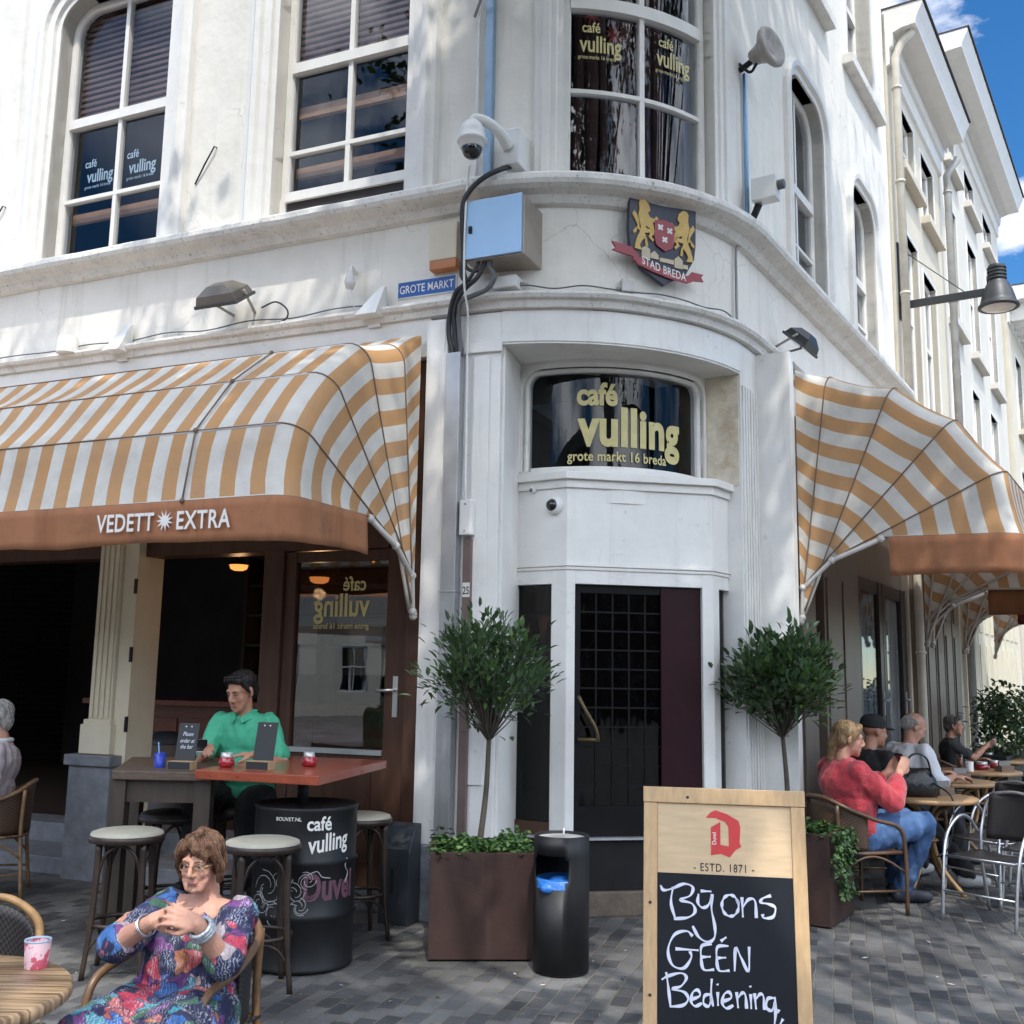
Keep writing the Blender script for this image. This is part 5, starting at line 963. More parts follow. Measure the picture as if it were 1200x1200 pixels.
def WD(s, z, o=0.): a = af+s/BR_; return bcn+V((cos(a)*(BR_+o), sin(a)*(BR_+o), z))
text('lettering', 'café', lambda x, y, d: WD(.075+x, .765+y, .002), .105, LETW, dm, bold=.02, sx=.85); text('lettering', 'vulling', lambda x, y, d: WD(.14+x, .655+y+.12*x, .002), .135, LETW, dm, bold=.02, sx=.72)
PINK = mat('faded_pink_paint', (.13, .055, .08), .5, var=.3, scale=14)
text('lettering', 'Duvel', lambda x, y, d: WD(.16+x, .395+y, .002), .20, PINK, dm, bold=.035, sx=.70); text('lettering', 'BOUVET.NL', lambda x, y, d: WD(-.1+x, .815+y, .002), .028, LETW, dm, bold=.004)
DOOD = mat('thin_white_paint', (.42, .42, .43), .6)
m = MB(); rg = random.Random(8)
for (cx_, cz, sc_) in ((-.22, .45, .1), (-.16, .33, .08), (-.05, .43, .06), (-.02, .36, .05), (-.27, .36, .07), (.02, .5, .05), (-.12, .5, .06)):
    for k in range(4): a = k*1.5+rg.random(); m.tube([WD(cx_+sc_*(.3+.12*j)*cos(a+j*.5), cz+sc_*(.3+.12*j)*sin(a+j*.5), .002) for j in range(7)], .0022, n=4)
m.build('painted_vine', DOOD, dm); m = MB(); m.tube(smooth_path([WD(.02, .53, .002), WD(.07, .545, .002), WD(.1, .515, .002), WD(.15, .505, .002)]), .0028, n=4); m.tube(smooth_path([WD(.27, .6, .002), WD(.255, .56, .002), WD(.28, .52, .002), WD(.26, .47, .002)]), .003, n=4); m.build('painted_curl', DOOD, dm)
t = thing('bar_table', 'high old dark wooden table standing left of the red-brown one', 'table', (-2.1, 6.85, 0)); cr = [(-2.29, 6.34), (-1.71, 6.32), (-1.90, 7.44), (-2.55, 7.42)]
m = MB(); slab(m, cr, 1.0, 1.05); m.build('tabletop', OLDW, t, bevel=.006)
m = MB(); ctr = V((-2.1, 6.88, 0)); inn = [ctr.lerp(V((x, y, 0)), .86) for x, y in cr]
for a, b in zip(inn, inn[1:]+inn[:1]): d = (b-a).normalized(); W_ = local(a, d, V((d.y, -d.x, 0))); m.wbox(W_, .04, (b-a).length-.04, .87, .999, -.02, .02)
m.build('apron', OLDL, t)
for p in inn: m = MB(); m.box((p.x, p.y, .5), (.095, .095, .998)); m.build('leg', OLDL, t, bevel=.004)
SILV = mat('jar_collar', (.55, .55, .53), .3, .5); REDG = mat('red_glass', (.32, .006, .015), .12, spec=.7, coat=.5)
def jar(label, p, sc_=1.):
    t = thing('candle_jar', label, 'candle jar', p); c = V(p); m = MB(); m.lathe([(.028*sc_, 0), (.04*sc_, .008), (.043*sc_, .03), (.036*sc_, .052), (.03*sc_, .058)], c, 20, cap=True); m.build('jar', REDG, t); m = MB(); m.lathe([(.03*sc_, .058), (.031*sc_, .085), (.029*sc_, .085), (.027*sc_, .06)], c, 20, cap=False); m.build('collar', SILV, t); return t
jar('red glass candle jar at the left edge of the red-brown table', (-1.66, 6.45, 1.0705), 1.1); jar('red glass candle jar at the right of the red-brown table', (-1.2, 6.6, 1.0705), 1.1)
SLATE = mat('slate_black', (.02, .021, .024), .55, var=.2); BLK = mat('light_beech', (.40, .27, .14), .5, var=.15, scale=8, stretch=(1, 6, 6))
def menu(label, p, rz, w_text):
    t = thing('menu_stand', label, 'menu stand', p, rz); M_ = world_of(t); q = lambda s, z, o=0.: M_ @ V((s, -o, z)); m = MB(); m.wbox(q, -.075, .075, 0, .05, -.04, .04); m.build('block', BLK, t, bevel=.002)
    m = MB(); m.wbox(q, -.07, .07, .004, .046, .0405, .043); m.build('front_plate', SLATE, t); W2_ = lambda s, z, o=0.: q(s, .045+z*.985, o-.2*z); m = MB(); m.wbox(W2_, -.065, .065, 0, .225, -.03, -.024); b = m.build('slate', SLATE, t, bevel=.002)
    for s in (-.018, .018): m = MB(); m.ball(W2_(s, .205, -.022), .005, 8); m.build('stud', LETW, b)
    if w_text:
        for k, (tx, zz) in enumerate((('Please', .15), ('order at', .11), ('the bar', .075))): text('lettering', tx, lambda x, y, d, zz=zz: W2_(x, zz+y, -.0232), .034, CHALK, b, shear=.3, sx=.8)
menu('small chalked menu stand on the old dark table', (-1.93, 6.48, 1.0505), radians(-10), True); menu('small blank black menu stand on the red-brown table', (-1.43, 6.32, 1.0705), radians(-16), False)
t = thing('cutlery_cup', 'small blue cup holding a straw beside the chalked menu stand', 'cup', (-2.1, 6.6, 1.0505)); m = MB(); m.lathe([(.03, 0), (.034, .085), (.031, .085), (.028, .01)], (-2.1, 6.6, 1.0505), 16); m.build('cup', mat('blue_plastic', (.02, .05, .4), .35), t); m = MB(); m.tube([(-2.1, 6.6, 1.06), (-2.115, 6.6, 1.2)], .004, n=6); m.build('straw', mat('pale_blue_straw', (.2, .35, .6), .4), t)
# ================================================================ bar stools
SEAT = mat('worn_cream_seat', (.40, .37, .29), .55, var=.2, scale=6, stain=(6, .55, .75, (.22, .18, .12), .5)); SEATD = mat('dark_seat', (.06, .045, .035), .5, var=.2); BENT = mat('dark_bentwood', (.035, .022, .016), .38, var=.35, scale=9, stretch=(3, 3, 1))
def stool(label, p, rz, seat):
    t = thing('bar_stool', label, 'bar stool', (*p, 0), rz, 'bentwood bar stools at the high tables'); M_ = world_of(t); q = lambda x, y, z: M_ @ V((x, y, z)); H_ = .755
    m = MB(); m.lathe([(.0, H_), (.16, H_-.002), (.19, H_-.012), (.195, H_-.025)], q(0, 0, 0), 32, cap=False); m.build('seat', seat, t); m = MB(); m.lathe([(.195, H_-.025), (.202, H_-.03), (.202, H_-.06), (.18, H_-.065), (0, H_-.06)], q(0, 0, 0), 32, cap=False); m.build('seat_rim', BENT, t)
    for k in range(4):
        a = pi/4+k*pi/2; m = MB(); m.tube(smooth_path([q(.165*cos(a), .165*sin(a), H_-.06), q(.17*cos(a), .17*sin(a), .5), q(.185*cos(a), .185*sin(a), .25), q(.215*cos(a), .215*sin(a), 0)], 5), [.02]*6+[.018]*5+[.015]*5, n=8); m.build('leg', BENT, t)
        b = a+pi/2; m = MB(); m.tube(smooth_path([q(.163*cos(a), .163*sin(a), H_-.24), q(.15*cos(a+.25), .15*sin(a+.25), H_-.12), q(.12*cos(a+pi/4), .12*sin(a+pi/4), H_-.075), q(.15*cos(b-.25), .15*sin(b-.25), H_-.12), q(.163*cos(b), .163*sin(b), H_-.24)], 5), .009, n=6); m.build('brace', BENT, t)
        m = MB(); m.tube(smooth_path([q(.195*cos(a), .195*sin(a), .14), q(.16*cos(a+.3), .16*sin(a+.3), .22), q(.135*cos(a+pi/4), .135*sin(a+pi/4), .245), q(.16*cos(b-.3), .16*sin(b-.3), .22), q(.195*cos(b), .195*sin(b), .14)], 4), .008, n=6); m.build('brace', BENT, t)
    m = MB(); m.tube([q(.168*cos(2*pi*k/28), .168*sin(2*pi*k/28), .27) for k in range(28)], .011, n=7, closed=True); m.build('foot_ring', BENT, t); return t
s1 = stool('bentwood bar stool with a cream seat in front of the old dark table', (-2.1, 6.12), .1, SEAT)
stool('bentwood bar stool with a stained cream seat in front of the black drum', (-1.29, 5.86), .35, SEAT)
stool('bentwood bar stool standing against the glass door right of the drum', (-.93, 7.0), .5, SEAT)
stool('bentwood bar stool pushed in behind the red-brown table, barely showing', (-1.33, 7.3), .2, SEAT)
stool('bentwood bar stool with a dark seat under the old dark table', (-2.12, 6.98), .6, SEATD)
stool('bentwood bar stool the man in the green polo shirt sits on', (-1.82, 7.32), .2, SEATD)
# ================================================================ terrace table and rattan chairs
STRIP = mat('striped_wood_top', (.36, .24, .14), .45, var=.0)
def strip_mat():
    m = bpy.data.materials.new('laminated_strips'); m.use_nodes = True; nt = m.node_tree; nt.nodes.clear(); L = nt.links.new; o = _n(nt, 'ShaderNodeOutputMaterial'); b = _n(nt, 'ShaderNodeBsdfPrincipled', Roughness=.42)
    tc = _n(nt, 'ShaderNodeTexCoord'); mp_ = _n(nt, 'ShaderNodeMapping'); mp_.inputs['Rotation'].default_value = (0, 0, .35); mp_.inputs['Scale'].default_value = (2.5, 60, 1); L(tc.outputs['Object'], mp_.inputs[0])
    n = _n(nt, 'ShaderNodeTexNoise', Scale=1.3, Detail=3.); L(mp_.outputs[0], n.inputs['Vector']); r = _n(nt, 'ShaderNodeValToRGB'); r.color_ramp.elements[0].position = .35; r.color_ramp.elements[0].color = (.13, .075, .04, 1); r.color_ramp.elements[1].position = .65; r.color_ramp.elements[1].color = (.45, .31, .18, 1)
    L(n.outputs[0], r.inputs[0]); L(r.outputs[0], b.inputs['Base Color']); L(b.outputs[0], o.inputs[0]); return m
STRIPW = strip_mat(); RATT = mat('rattan_cane', (.26, .15, .06), .4, var=.35, scale=16, stretch=(1, 1, 1)); RATTD = mat('dark_rattan', (.10, .055, .03), .4, var=.35, scale=16)
def weave_mat(name, c1, c2):
    m = bpy.data.materials.new(name); m.use_nodes = True; nt = m.node_tree; nt.nodes.clear(); L = nt.links.new; o = _n(nt, 'ShaderNodeOutputMaterial'); b = _n(nt, 'ShaderNodeBsdfPrincipled', Roughness=.55); uv = _n(nt, 'ShaderNodeUVMap', uv_map='run')
    ck = _n(nt, 'ShaderNodeTexChecker', Scale=1.); ck.inputs[1].default_value = (*c1, 1); ck.inputs[2].default_value = (*c2, 1); L(uv.outputs[0], ck.inputs[0]); L(ck.outputs[0], b.inputs['Base Color']); bp = _n(nt, 'ShaderNodeBump', Strength=.8, Distance=.006); L(ck.outputs[1], bp.inputs['Height']); L(bp.outputs[0], b.inputs['Normal']); L(b.outputs[0], o.inputs[0]); return m
WEAVE = weave_mat('dark_weave', (.028, .024, .024), (.008, .007, .007)); WEAVEB = weave_mat('brown_weave', (.10, .055, .03), (.03, .017, .01))
def sheet(name, fn, nu, nv, m_, parent, su=70, sv=70, th=.008):
    W_ = world_of(parent).inverted(); me = bpy.data.meshes.new(name); vs = [W_ @ V(fn(i/nu, j/nv)) for j in range(nv+1) for i in range(nu+1)]
    me.from_pydata(vs, [], [(j*(nu+1)+i, j*(nu+1)+i+1, (j+1)*(nu+1)+i+1, (j+1)*(nu+1)+i) for j in range(nv) for i in range(nu)]); me.materials.append(m_)
    uv = me.uv_layers.new(name='run')
    for lp in me.loops: k = lp.vertex_index; uv.data[lp.index].uv = ((k % (nu+1))/nu*su, (k//(nu+1))/nv*sv)
    for p in me.polygons: p.use_smooth = True
    o = bpy.data.objects.new(name, me); COL.objects.link(o); o.parent = parent; MW[o.name] = world_of(parent); md = o.modifiers.new('thickness', 'SOLIDIFY'); md.thickness = th; return o
def bistro_table(label, p, r, grp=None, h=.74, top=STRIPW, rz=0.):
    t = thing('bistro_table', label, 'table', (*p, 0), rz, grp); M_ = world_of(t); q = lambda x, y, z: M_ @ V((x, y, z)); m = MB(); m.lathe([(0, h), (r-.008, h), (r, h-.008), (r, h-.03), (r-.01, h-.036), (0, h-.036)], q(0, 0, 0), 48, cap=False); m.build('tabletop', top, t)
    for k in range(4):
        a = k*pi/2+.4; m = MB(); m.tube(smooth_path([q(.26*cos(a), .26*sin(a), h-.04), q(.10*cos(a), .10*sin(a), h-.12), q(.05*cos(a), .05*sin(a), .42), q(.12*cos(a), .12*sin(a), .2), q(.3*cos(a), .3*sin(a), .0)], 5), .02, n=8); m.build('leg', RATT, t)
    m = MB(); m.tube([q(.075*cos(2*pi*k/16), .075*sin(2*pi*k/16), .4) for k in range(16)], .014, n=6, closed=True); m.build('leg_ring', RATT, t); return t
bt = bistro_table('round striped wooden cafe table in the near left corner', (-1.61, 3.07), .41)
t = thing('paper_cup', 'pink and white patterned cup on the near striped table', 'cup', (-1.385, 3.33, .7405)); CUPP = mat('pink_print', (.62, .40, .42), .4, var=.0, stain=(26, .5, .53, (.42, .03, .07), .9)); m = MB(); m.lathe([(.033, 0), (.0375, .074), (.0345, .074), (.031, .006)], (-1.385, 3.33, .7405), 24); m.build('cup', CUPP, t); m = MB(); m.lathe([(.0375, .074), (.039, .077), (.0375, .081), (.034, .076)], (-1.385, 3.33, .7405), 24, cap=False); m.build('rim', mat('pale_blue_rim', (.40, .50, .58), .4), t)
def rattan_chair(label, p, rz, frame_m=RATT, weave=WEAVE, grp='round-backed rattan terrace chairs', k=1.):
    """tub chair: hoop that is arms and back in one, woven back, four legs; faces local -y"""
    t = thing('rattan_chair', label, 'chair', (*p, 0), rz, grp); M_ = world_of(t); q = lambda x, y, z: M_ @ V((x*k, y*k, z*(.5+.5*k)))
    hoop = [(-.27, -.27, 0.0), (-.275, -.27, .40), (-.285, -.22, .60), (-.285, -.02, .665), (-.24, .17, .74), (-.12, .265, .80), (0, .285, .81), (.12, .265, .80), (.24, .17, .74), (.285, -.02, .665), (.285, -.22, .60), (.275, -.27, .40), (.27, -.27, 0.0)]
    m = MB(); m.tube([q(*v) for v in smooth_path(hoop, 6)], .0155, n=8); m.build('arm_hoop', frame_m, t)
    for sg in (-1, 1): m = MB(); m.tube(smooth_path([q(sg*.2, .235, .76), q(sg*.2, .23, .45), q(sg*.24, .27, 0)], 5), .015, n=8); m.build('leg', frame_m, t)
    m = MB(); m.tube([q(x, y, .43) for x, y in [(-.26, -.25), (-.1, -.27), (.1, -.27), (.26, -.25), (.25, .05), (.18, .22), (0, .26), (-.18, .22), (-.25, .05)]], .013, n=7, closed=True); m.build('seat_frame', frame_m, t)
    for sg in (-1, 1): m = MB(); m.tube(smooth_path([q(sg*.27, -.26, .3), q(sg*.27, -.12, .38), q(sg*.262, 0, .41), q(sg*.25, .12, .38), q(sg*.22, .24, .28)], 4), .009, n=6); m.tube([q(sg*.268, -.265, .17), q(sg*.225, .25, .17)], .009, n=6); m.build('side_stretcher', frame_m, t)
    sheet('seat', lambda u, v: q((-.25+.5*u)*(1-.12*v), -.25+.49*v, .44-.015*sin(pi*u)*sin(pi*v)), 14, 12, weave, t, 34, 34)
    def back(u, v): a = pi*(.03+.94*u); return q(-.255*cos(a), -.0+.262*sin(a)*(1+.06*v), .45+v*(.205+.135*sin(a)))
    sheet('woven_back', back, 26, 8, weave, t, 60, 24)
    return t
rattan_chair('empty dark woven chair behind the near striped table', (-1.90, 3.92), radians(12), k=.9)
WCH = (-1.12, 3.95); rattan_chair('brown rattan chair the woman in the colourful dress sits in', WCH, radians(-24), mat('brown_cane', (.16, .085, .04), .38, var=.35, scale=16), WEAVE, k=.84)
# ================================================================ lamps glowing inside the bar
for lb, s, o in (('glowing orange pendant lamp in the dark bar behind the open front', -2.66, -1.3), ('glowing orange pendant lamp behind the glass door', -1.5, -.9)):
    c = WL(s, 2.6 if o < -1 else 2.42, o); t = thing('pendant_lamp', lb, 'pendant lamp', tuple(c)); m = MB(); m.lathe([(.025, .16), (.04, .1), (.055, .05), (.095, .03), (.1, 0.02)], c, 24, cap=False); m.build('shade', BLACKM, t); m = MB(); m.lathe([(.085, .02), (.075, -.015), (.045, -.03), (0, -.034)], c, 24, cap=False); m.build('globe', emitmat('amber_glow', (1, .30, .07), 1.0), t); m = MB(); m.tube([c+V((0, 0, .16)), c+V((0, 0, 1.3))], .006); m.build('cord', BLACKM, t)
    pl = bpy.data.lights.new('pendant_light', 'POINT'); pl.energy = 3.5; pl.color = (1, .55, .25); pl.shadow_soft_size = .05; po = bpy.data.objects.new('pendant_light', pl); COL.objects.link(po); po.parent = t; po.location = (0, 0, -.12)
c = WL(-2.35, 2.75, -1.0); m = MB(); m.ball(c, .022, 10, (1.8, 1, 1)); tag(m.build('red_bulb', emitmat('red_glow', (1, .02, .02), 1.6)), 'tiny red light glowing in the dark bar', 'light')
c = WL(-3.9, .3, -1.9); t = thing('waste_bin', 'grey bin standing in the dark bar left of the column', 'bin', tuple(c)); m = MB(); m.lathe([(.2, 0), (.235, .62), (.22, .63), (.0, .63)], c, 24); m.build('bin', mat('grey_bin', (.16, .16, .17), .5), t); m = MB(); m.lathe([(.24, .63), (.24, .67), (.1, .74), (0, .75)], c, 24, cap=False); m.build('lid', mat('blue_grey_lid', (.05, .07, .10), .5), t)
# ================================================================ street side terrace
GR2 = 'bistro tables along the side street'
bistro_table('round wooden table in front of the woman in red, holding a black handbag', (3.37, 8.85), .4, GR2, top=mat('varnished_oak', (.36, .22, .11), .4, var=.2, scale=6, stretch=(1, 6, 1)), rz=.3)
bistro_table('round wooden table before the man in the white shirt, second along the street', (4.2, 10.35), .4, GR2, top=MATS['varnished_oak'], rz=.9)
bistro_table('round wooden table third along the street, with a red jar and yellow candle', (5.05, 11.7), .42, GR2, top=MATS['varnished_oak'], rz=.2)
bistro_table('farthest round wooden table on the side street terrace', (6.1, 13.6), .45, GR2, top=MATS['varnished_oak'], rz=.5)
ALU = mat('aluminium_tube', (.62, .63, .65), .28, .9, var=.08)
def alu_chair(label, p, rz):
    t = thing('metal_chair', label, 'chair', (*p, 0), rz, 'aluminium terrace chairs'); M_ = world_of(t); q = lambda x, y, z: M_ @ V((x, y, z))
    for sg in (-1, 1):
        m = MB(); m.tube(smooth_path([q(sg*.26, -.29, 0), q(sg*.265, -.25, .3), q(sg*.275, -.17, .56), q(sg*.275, .0, .68), q(sg*.27, .14, .66), q(sg*.25, .22, .56)], 6), .0125, n=8); m.build('arm', ALU, t)
        m = MB(); m.tube(smooth_path([q(sg*.235, .30, 0), q(sg*.225, .2, .42), q(sg*.215, .25, .7), q(sg*.16, .28, .84)], 6), .0125, n=8); m.build('rear_leg', ALU, t)
    m = MB(); m.tube(smooth_path([q(-.16, .28, .84), q(0, .285, .86), q(.16, .28, .84)], 6), .0125, n=8); m.build('top_rail', ALU, t)
    m = MB(); m.tube([q(-.24, -.23, .43), q(.24, -.23, .43), q(.225, .2, .42), q(-.225, .2, .42)], .011, n=6, closed=True); m.build('seat_frame', ALU, t); m = MB(); m.tube([q(-.262, -.27, .2), q(.262, -.27, .2)], .008, n=6); m.build('stretcher', ALU, t)
    sheet('seat', lambda u, v: q(-.225+.45*u, -.22+.42*v, .445-.02*sin(pi*u)), 10, 10, WEAVE, t, 40, 40); sheet('backrest', lambda u, v: q((-.20+.4*u)*(1-.15*v), .235+.02*v+.04*sin(pi*u), .52+.32*v), 10, 8, WEAVE, t, 36, 28); return t
ac = alu_chair('nearest aluminium chair with arched arms at the right edge', (3.45, 7.78), radians(-52))
alu_chair('aluminium chair drawn up to the handbag table, second from the front', (3.86, 8.72), radians(-62)); alu_chair('aluminium chair squeezed between the handbag table and the second table', (4.35, 9.45), radians(-75)); alu_chair('aluminium chair turned sideways just behind the nearest one', (4.0, 8.2), radians(-38)); alu_chair('aluminium chair at the second round table, third from the front', (4.95, 10.1), radians(-70)); alu_chair('farthest aluminium chair, beyond the third round table', (5.9, 11.4), radians(-60))
rattan_chair('rattan chair the woman in red sits in, behind the planter', (2.52, 8.10), radians(107), RATTD, WEAVEB)
rattan_chair('rattan chair of the man in the black cap', (2.98, 9.1), radians(95), RATTD, WEAVEB); rattan_chair('rattan chair of the man in the white shirt', (3.62, 10.1), radians(105), RATTD, WEAVEB); rattan_chair('rattan chair of the far man in the dark T-shirt', (5.22, 12.98), radians(100), RATTD, WEAVEB)
rattan_chair('empty golden rattan chair beside the far shrub', (6.35, 14.6), radians(60)); rattan_chair('rattan chair of the grey-haired man at the left edge', (-3.79, 8.1), radians(-72), mat('tan_cane', (.2, .12, .06), .4, var=.3, scale=16), WEAVEB)
# handbag
t = thing('handbag', 'glossy black leather handbag standing on the nearest side street table', 'handbag', (3.28, 8.75, .7405)); LTH = mat('black_leather', (.014, .014, .016), .28, var=.3, scale=14, bump=.3, bscale=30)
m = MB(); rows = []
for z, a, b in ((0, .15, .055), (.06, .165, .07), (.13, .155, .06), (.18, .12, .04), (.215, .1, .02)): rows.append([V((3.28, 8.75, .7405))+V((a*(1+.05*sin(k*2.3+z*30))*cos(2*pi*k/20), b*(1+.1*sin(k*3.1+z*20))*sin(2*pi*k/20), z+(.012*sin(k*.9) if z > .15 else 0))) for k in range(20)])
m.add([p for r in rows for p in r], [(j*20+k, j*20+(k+1) % 20, (j+1)*20+(k+1) % 20, (j+1)*20+k) for j in range(4) for k in range(20)]+[tuple(range(19, -1, -1)), tuple(80+k for k in range(20))], True); m.build('bag', LTH, t)
m = MB(); m.tube(smooth_path([(3.19, 8.72, .9), (3.18, 8.7, 1.02), (3.25, 8.7, 1.08), (3.34, 8.7, 1.04), (3.38, 8.72, .9)]), .008, n=6); m.build('handle', LTH, t); m = MB(); m.tube(smooth_path([(3.14, 8.72, .88), (3.06, 8.6, .86), (3.04, 8.53, .74), (3.06, 8.51, .6)]), .007, n=5); m.tube(smooth_path([(3.39, 8.7, .85), (3.44, 8.5, .77), (3.42, 8.43, .6), (3.37, 8.42, .4), (3.28, 8.42, .33)]), .007, n=5); m.build('strap', LTH, t)
CLG = glassmat('drinking_glass', (.85, .87, .88), 1.5)
def tumbler(label, p, h=.11, r=.033, m_=CLG, liquid=None):
    t = thing('drinking_glass', label, 'glass', p); m = MB(); m.lathe([(r*.85, 0), (r, h), (r-.003, h), (r*.8, .008), (0, .008)], p, 18); m.build('glass', m_, t)
    if liquid: m = MB(); m.lathe([(0, .009), (r*.8-.001, .009), (r*.93-.002, h*.75), (0, h*.75)], p, 18, cap=False); m.build('drink', liquid, t)
ICE = mat('ice_water', (.55, .57, .58), .1, spec=.6)
tumbler('tall clear glass nearest the woman in red', (3.08, 8.93, .7405), liquid=ICE); tumbler('clear glass beside the handbag', (3.13, 9.02, .7405), liquid=ICE)
tumbler('glass of amber beer on the third round table', (4.95, 11.95, .7405), .15, .036, liquid=mat('amber_beer', (.45, .14, .02), .15))
t = thing('candle', 'pale yellow candle in a white holder on the third round table', 'candle', (4.86, 11.5, .7405)); m = MB(); m.lathe([(.04, 0), (.042, .1), (.036, .1), (.034, .02)], (4.86, 11.5, .7405), 16); m.build('holder', WPL, t); m = MB(); m.lathe([(.034, .02), (.034, .085), (0, .085)], (4.86, 11.5, .7405), 16); m.build('wax', mat('yellow_wax', (.7, .6, .25), .5), t)
t = thing('bottle', 'small bottle with a yellow cap beside the black handbag', 'bottle', (3.22, 9.04, .7405)); m = MB(); m.lathe([(.03, 0), (.032, .1), (.02, .14), (.02, .15)], (3.22, 9.04, .7405), 16); m.build('body', LTH, t); m = MB(); m.lathe([(.024, .15), (.026, .18), (.02, .2), (0, .2)], (3.22, 9.04, .7405), 14); m.build('cap', mat('yellow_cap', (.6, .42, .03), .4), t)
jar('red glass candle jar on the third round table', (5.1, 11.75, .7405), 1.9); jar('red glass candle jar on the farthest round table', (5.95, 13.5, .7405), 1.7); jar('red glass candle jar at the back of the third table', (5.35, 12.0, .7405), 1.5)
for lb, p, rz in (('wooden menu block beside the handbag', (3.55, 8.95, .7405), .5), ('wooden menu block on the second round table', (4.3, 10.4, .7405), .4), ('wooden menu block on the third round table', (5.25, 11.55, .7405), .4)):
    t = thing('menu_block', lb, 'menu block', p, rz); M_ = world_of(t); q = lambda s, z, o=0.: M_ @ V((s, -o, z)); m = MB(); m.wbox(q, -.09, .09, 0, .06, -.05, .05); m.build('block', mat('brown_block', (.16, .11, .075), .6, var=.2), t, bevel=.003); m = MB(); m.wbox(q, -.08, .08, .0601, .11, -.01, .01); m.build('card', mat('grey_card', (.2, .19, .18), .6), t)
# shrub on the far terrace
t = thing('planter_shrub', 'dark leafy shrub in a black planter at the far end of the terrace', 'shrub', (6.2, 13.9, 0)); m = MB(); rg = random.Random(21); m.box((6.2, 13.9, .4), (1.6, .5, .8), Matrix.Rotation(radians(58), 3, 'Z')); m.build('tub', BLACKM, t, bevel=.01); m = MB()
for k in range(120):
    c = V((6.35, 13.9, 1.05))+dR*rg.uniform(-.7, .9)+nR*rg.uniform(-.3, .3)+V((0, 0, rg.uniform(-.35, .5)*(1-.2*rg.random())))
    for j in range(16): leaf(m, c+V((rg.gauss(0, .09), rg.gauss(0, .09), rg.gauss(0, .09))), V((rg.uniform(-1, 1), rg.uniform(-1, 1), rg.uniform(-.2, 1))), V((rg.uniform(-.4, .4), rg.uniform(-.4, .4), 1)), rg.uniform(.07, .11), .045, mi=1 if rg.random() < .12 else 0)
m.build('foliage', [LEAF, LEAF2], t, norm=False)
t = thing('terrace_bench', 'dark bench back along the wall behind the seated men', 'bench', tuple(WR(3.2, 0, .2))); m = MB(); m.wbox(WR, 2.7, 5.0, .55, 1.0, .05, .12); m.build('backrest', DARKWOOD, t, bevel=.01); m = MB(); m.wbox(WR, 2.7, 5.0, .4, .46, .12, .45); m.build('seat', DARKWOOD, t, bevel=.01)
for s in (2.8, 3.8, 4.9): m = MB(); m.wbox(WR, s-.03, s+.03, 0, .399, .15, .42); m.build('leg', DARKWOOD, t)

# bottles on the back shelf of the bar
BOT = [mat('dark_green_glass', (.01, .03, .012), .08, spec=.8), mat('amber_glass', (.10, .04, .01), .08, spec=.8), mat('clear_bottle', (.3, .3, .3), .08, spec=.8)]
def bottle(label, p, m_):
    t = thing('bottle', label, 'bottle', p, 0, 'bottles on the back shelf of the bar'); m = MB(); m.lathe([(.036, 0), (.038, .02), (.038, .17), (.03, .2), (.014, .23), (.013, .29)], p, 12); m.build('body', m_, t); m = MB(); m.lathe([(.015, .29), (.015, .31), (0, .31)], p, 10); m.build('cap', SILV, t); return t
for j_, (m_, nm_) in enumerate(zip(BOT, ('dark green', 'amber', 'clear'))):
    lb_ = nm_+' glass bottle standing on the back shelf of the dark bar'; b0 = bottle(lb_, tuple(WL(-3.0, 2.031, -5.22)), m_); k_ = 0
    for z_ in (1.631, 2.031, 2.431):
        for i_ in range(4):
            s_ = -3.0+(i_*3+j_)*.17+.03*sin(i_*5+z_*9)
            if z_ == 2.031 and i_ == 0: b0.location = WL(s_, z_, -5.22); continue
            dup(b0, tuple(WL(s_, z_, -5.22+.03*sin(i_*3+j_))), 0, lb_)
# crumbs, leaf bits and cigarette ends between the pavers
m = MB(); rg = random.Random(33)
for k in range(420):
    x, y = rg.uniform(-3, 5), rg.uniform(3.2, 9.5); a = rg.uniform(0, 6.28); l = rg.uniform(.006, .028); z = .004+rg.random()*.004
    if y > 7.2+.25*abs(x): continue
    d_ = V((cos(a), sin(a), rg.uniform(-.1, .2)))*l; e_2 = V((-sin(a), cos(a), rg.uniform(-.1, .3)))*l*rg.uniform(.2, .5); c_ = V((x, y, z)); m.m = rg.choice((0, 0, 1, 2)); m.add([c_-d_, c_+e_2, c_+d_, c_-e_2], [(0, 1, 2), (0, 2, 3)])
tag(m.build('litter_specks', [mat('dry_leaf', (.16, .11, .05), .8, var=.3, scale=20), mat('paper_bits', (.5, .48, .44), .8), mat('dark_bits', (.04, .035, .03), .8)], norm=False), 'small leaf bits and crumbs scattered over the pavers', 'litter', kind='stuff')

for lb_, s_, z_, o_ in (('tiny warm bulb high behind the bar counter, left', -3.6, 2.85, -3.2), ('tiny warm bulb high behind the bar counter, right', -2.6, 2.9, -3.6), ('tiny warm bulb seen through the top of the glass door', -1.7, 2.75, -2.2)):
    m = MB(); m.ball(WL(s_, z_, o_), .016, 8); tag(m.build('bar_bulb', MATS['amber_glow']), lb_, 'light')
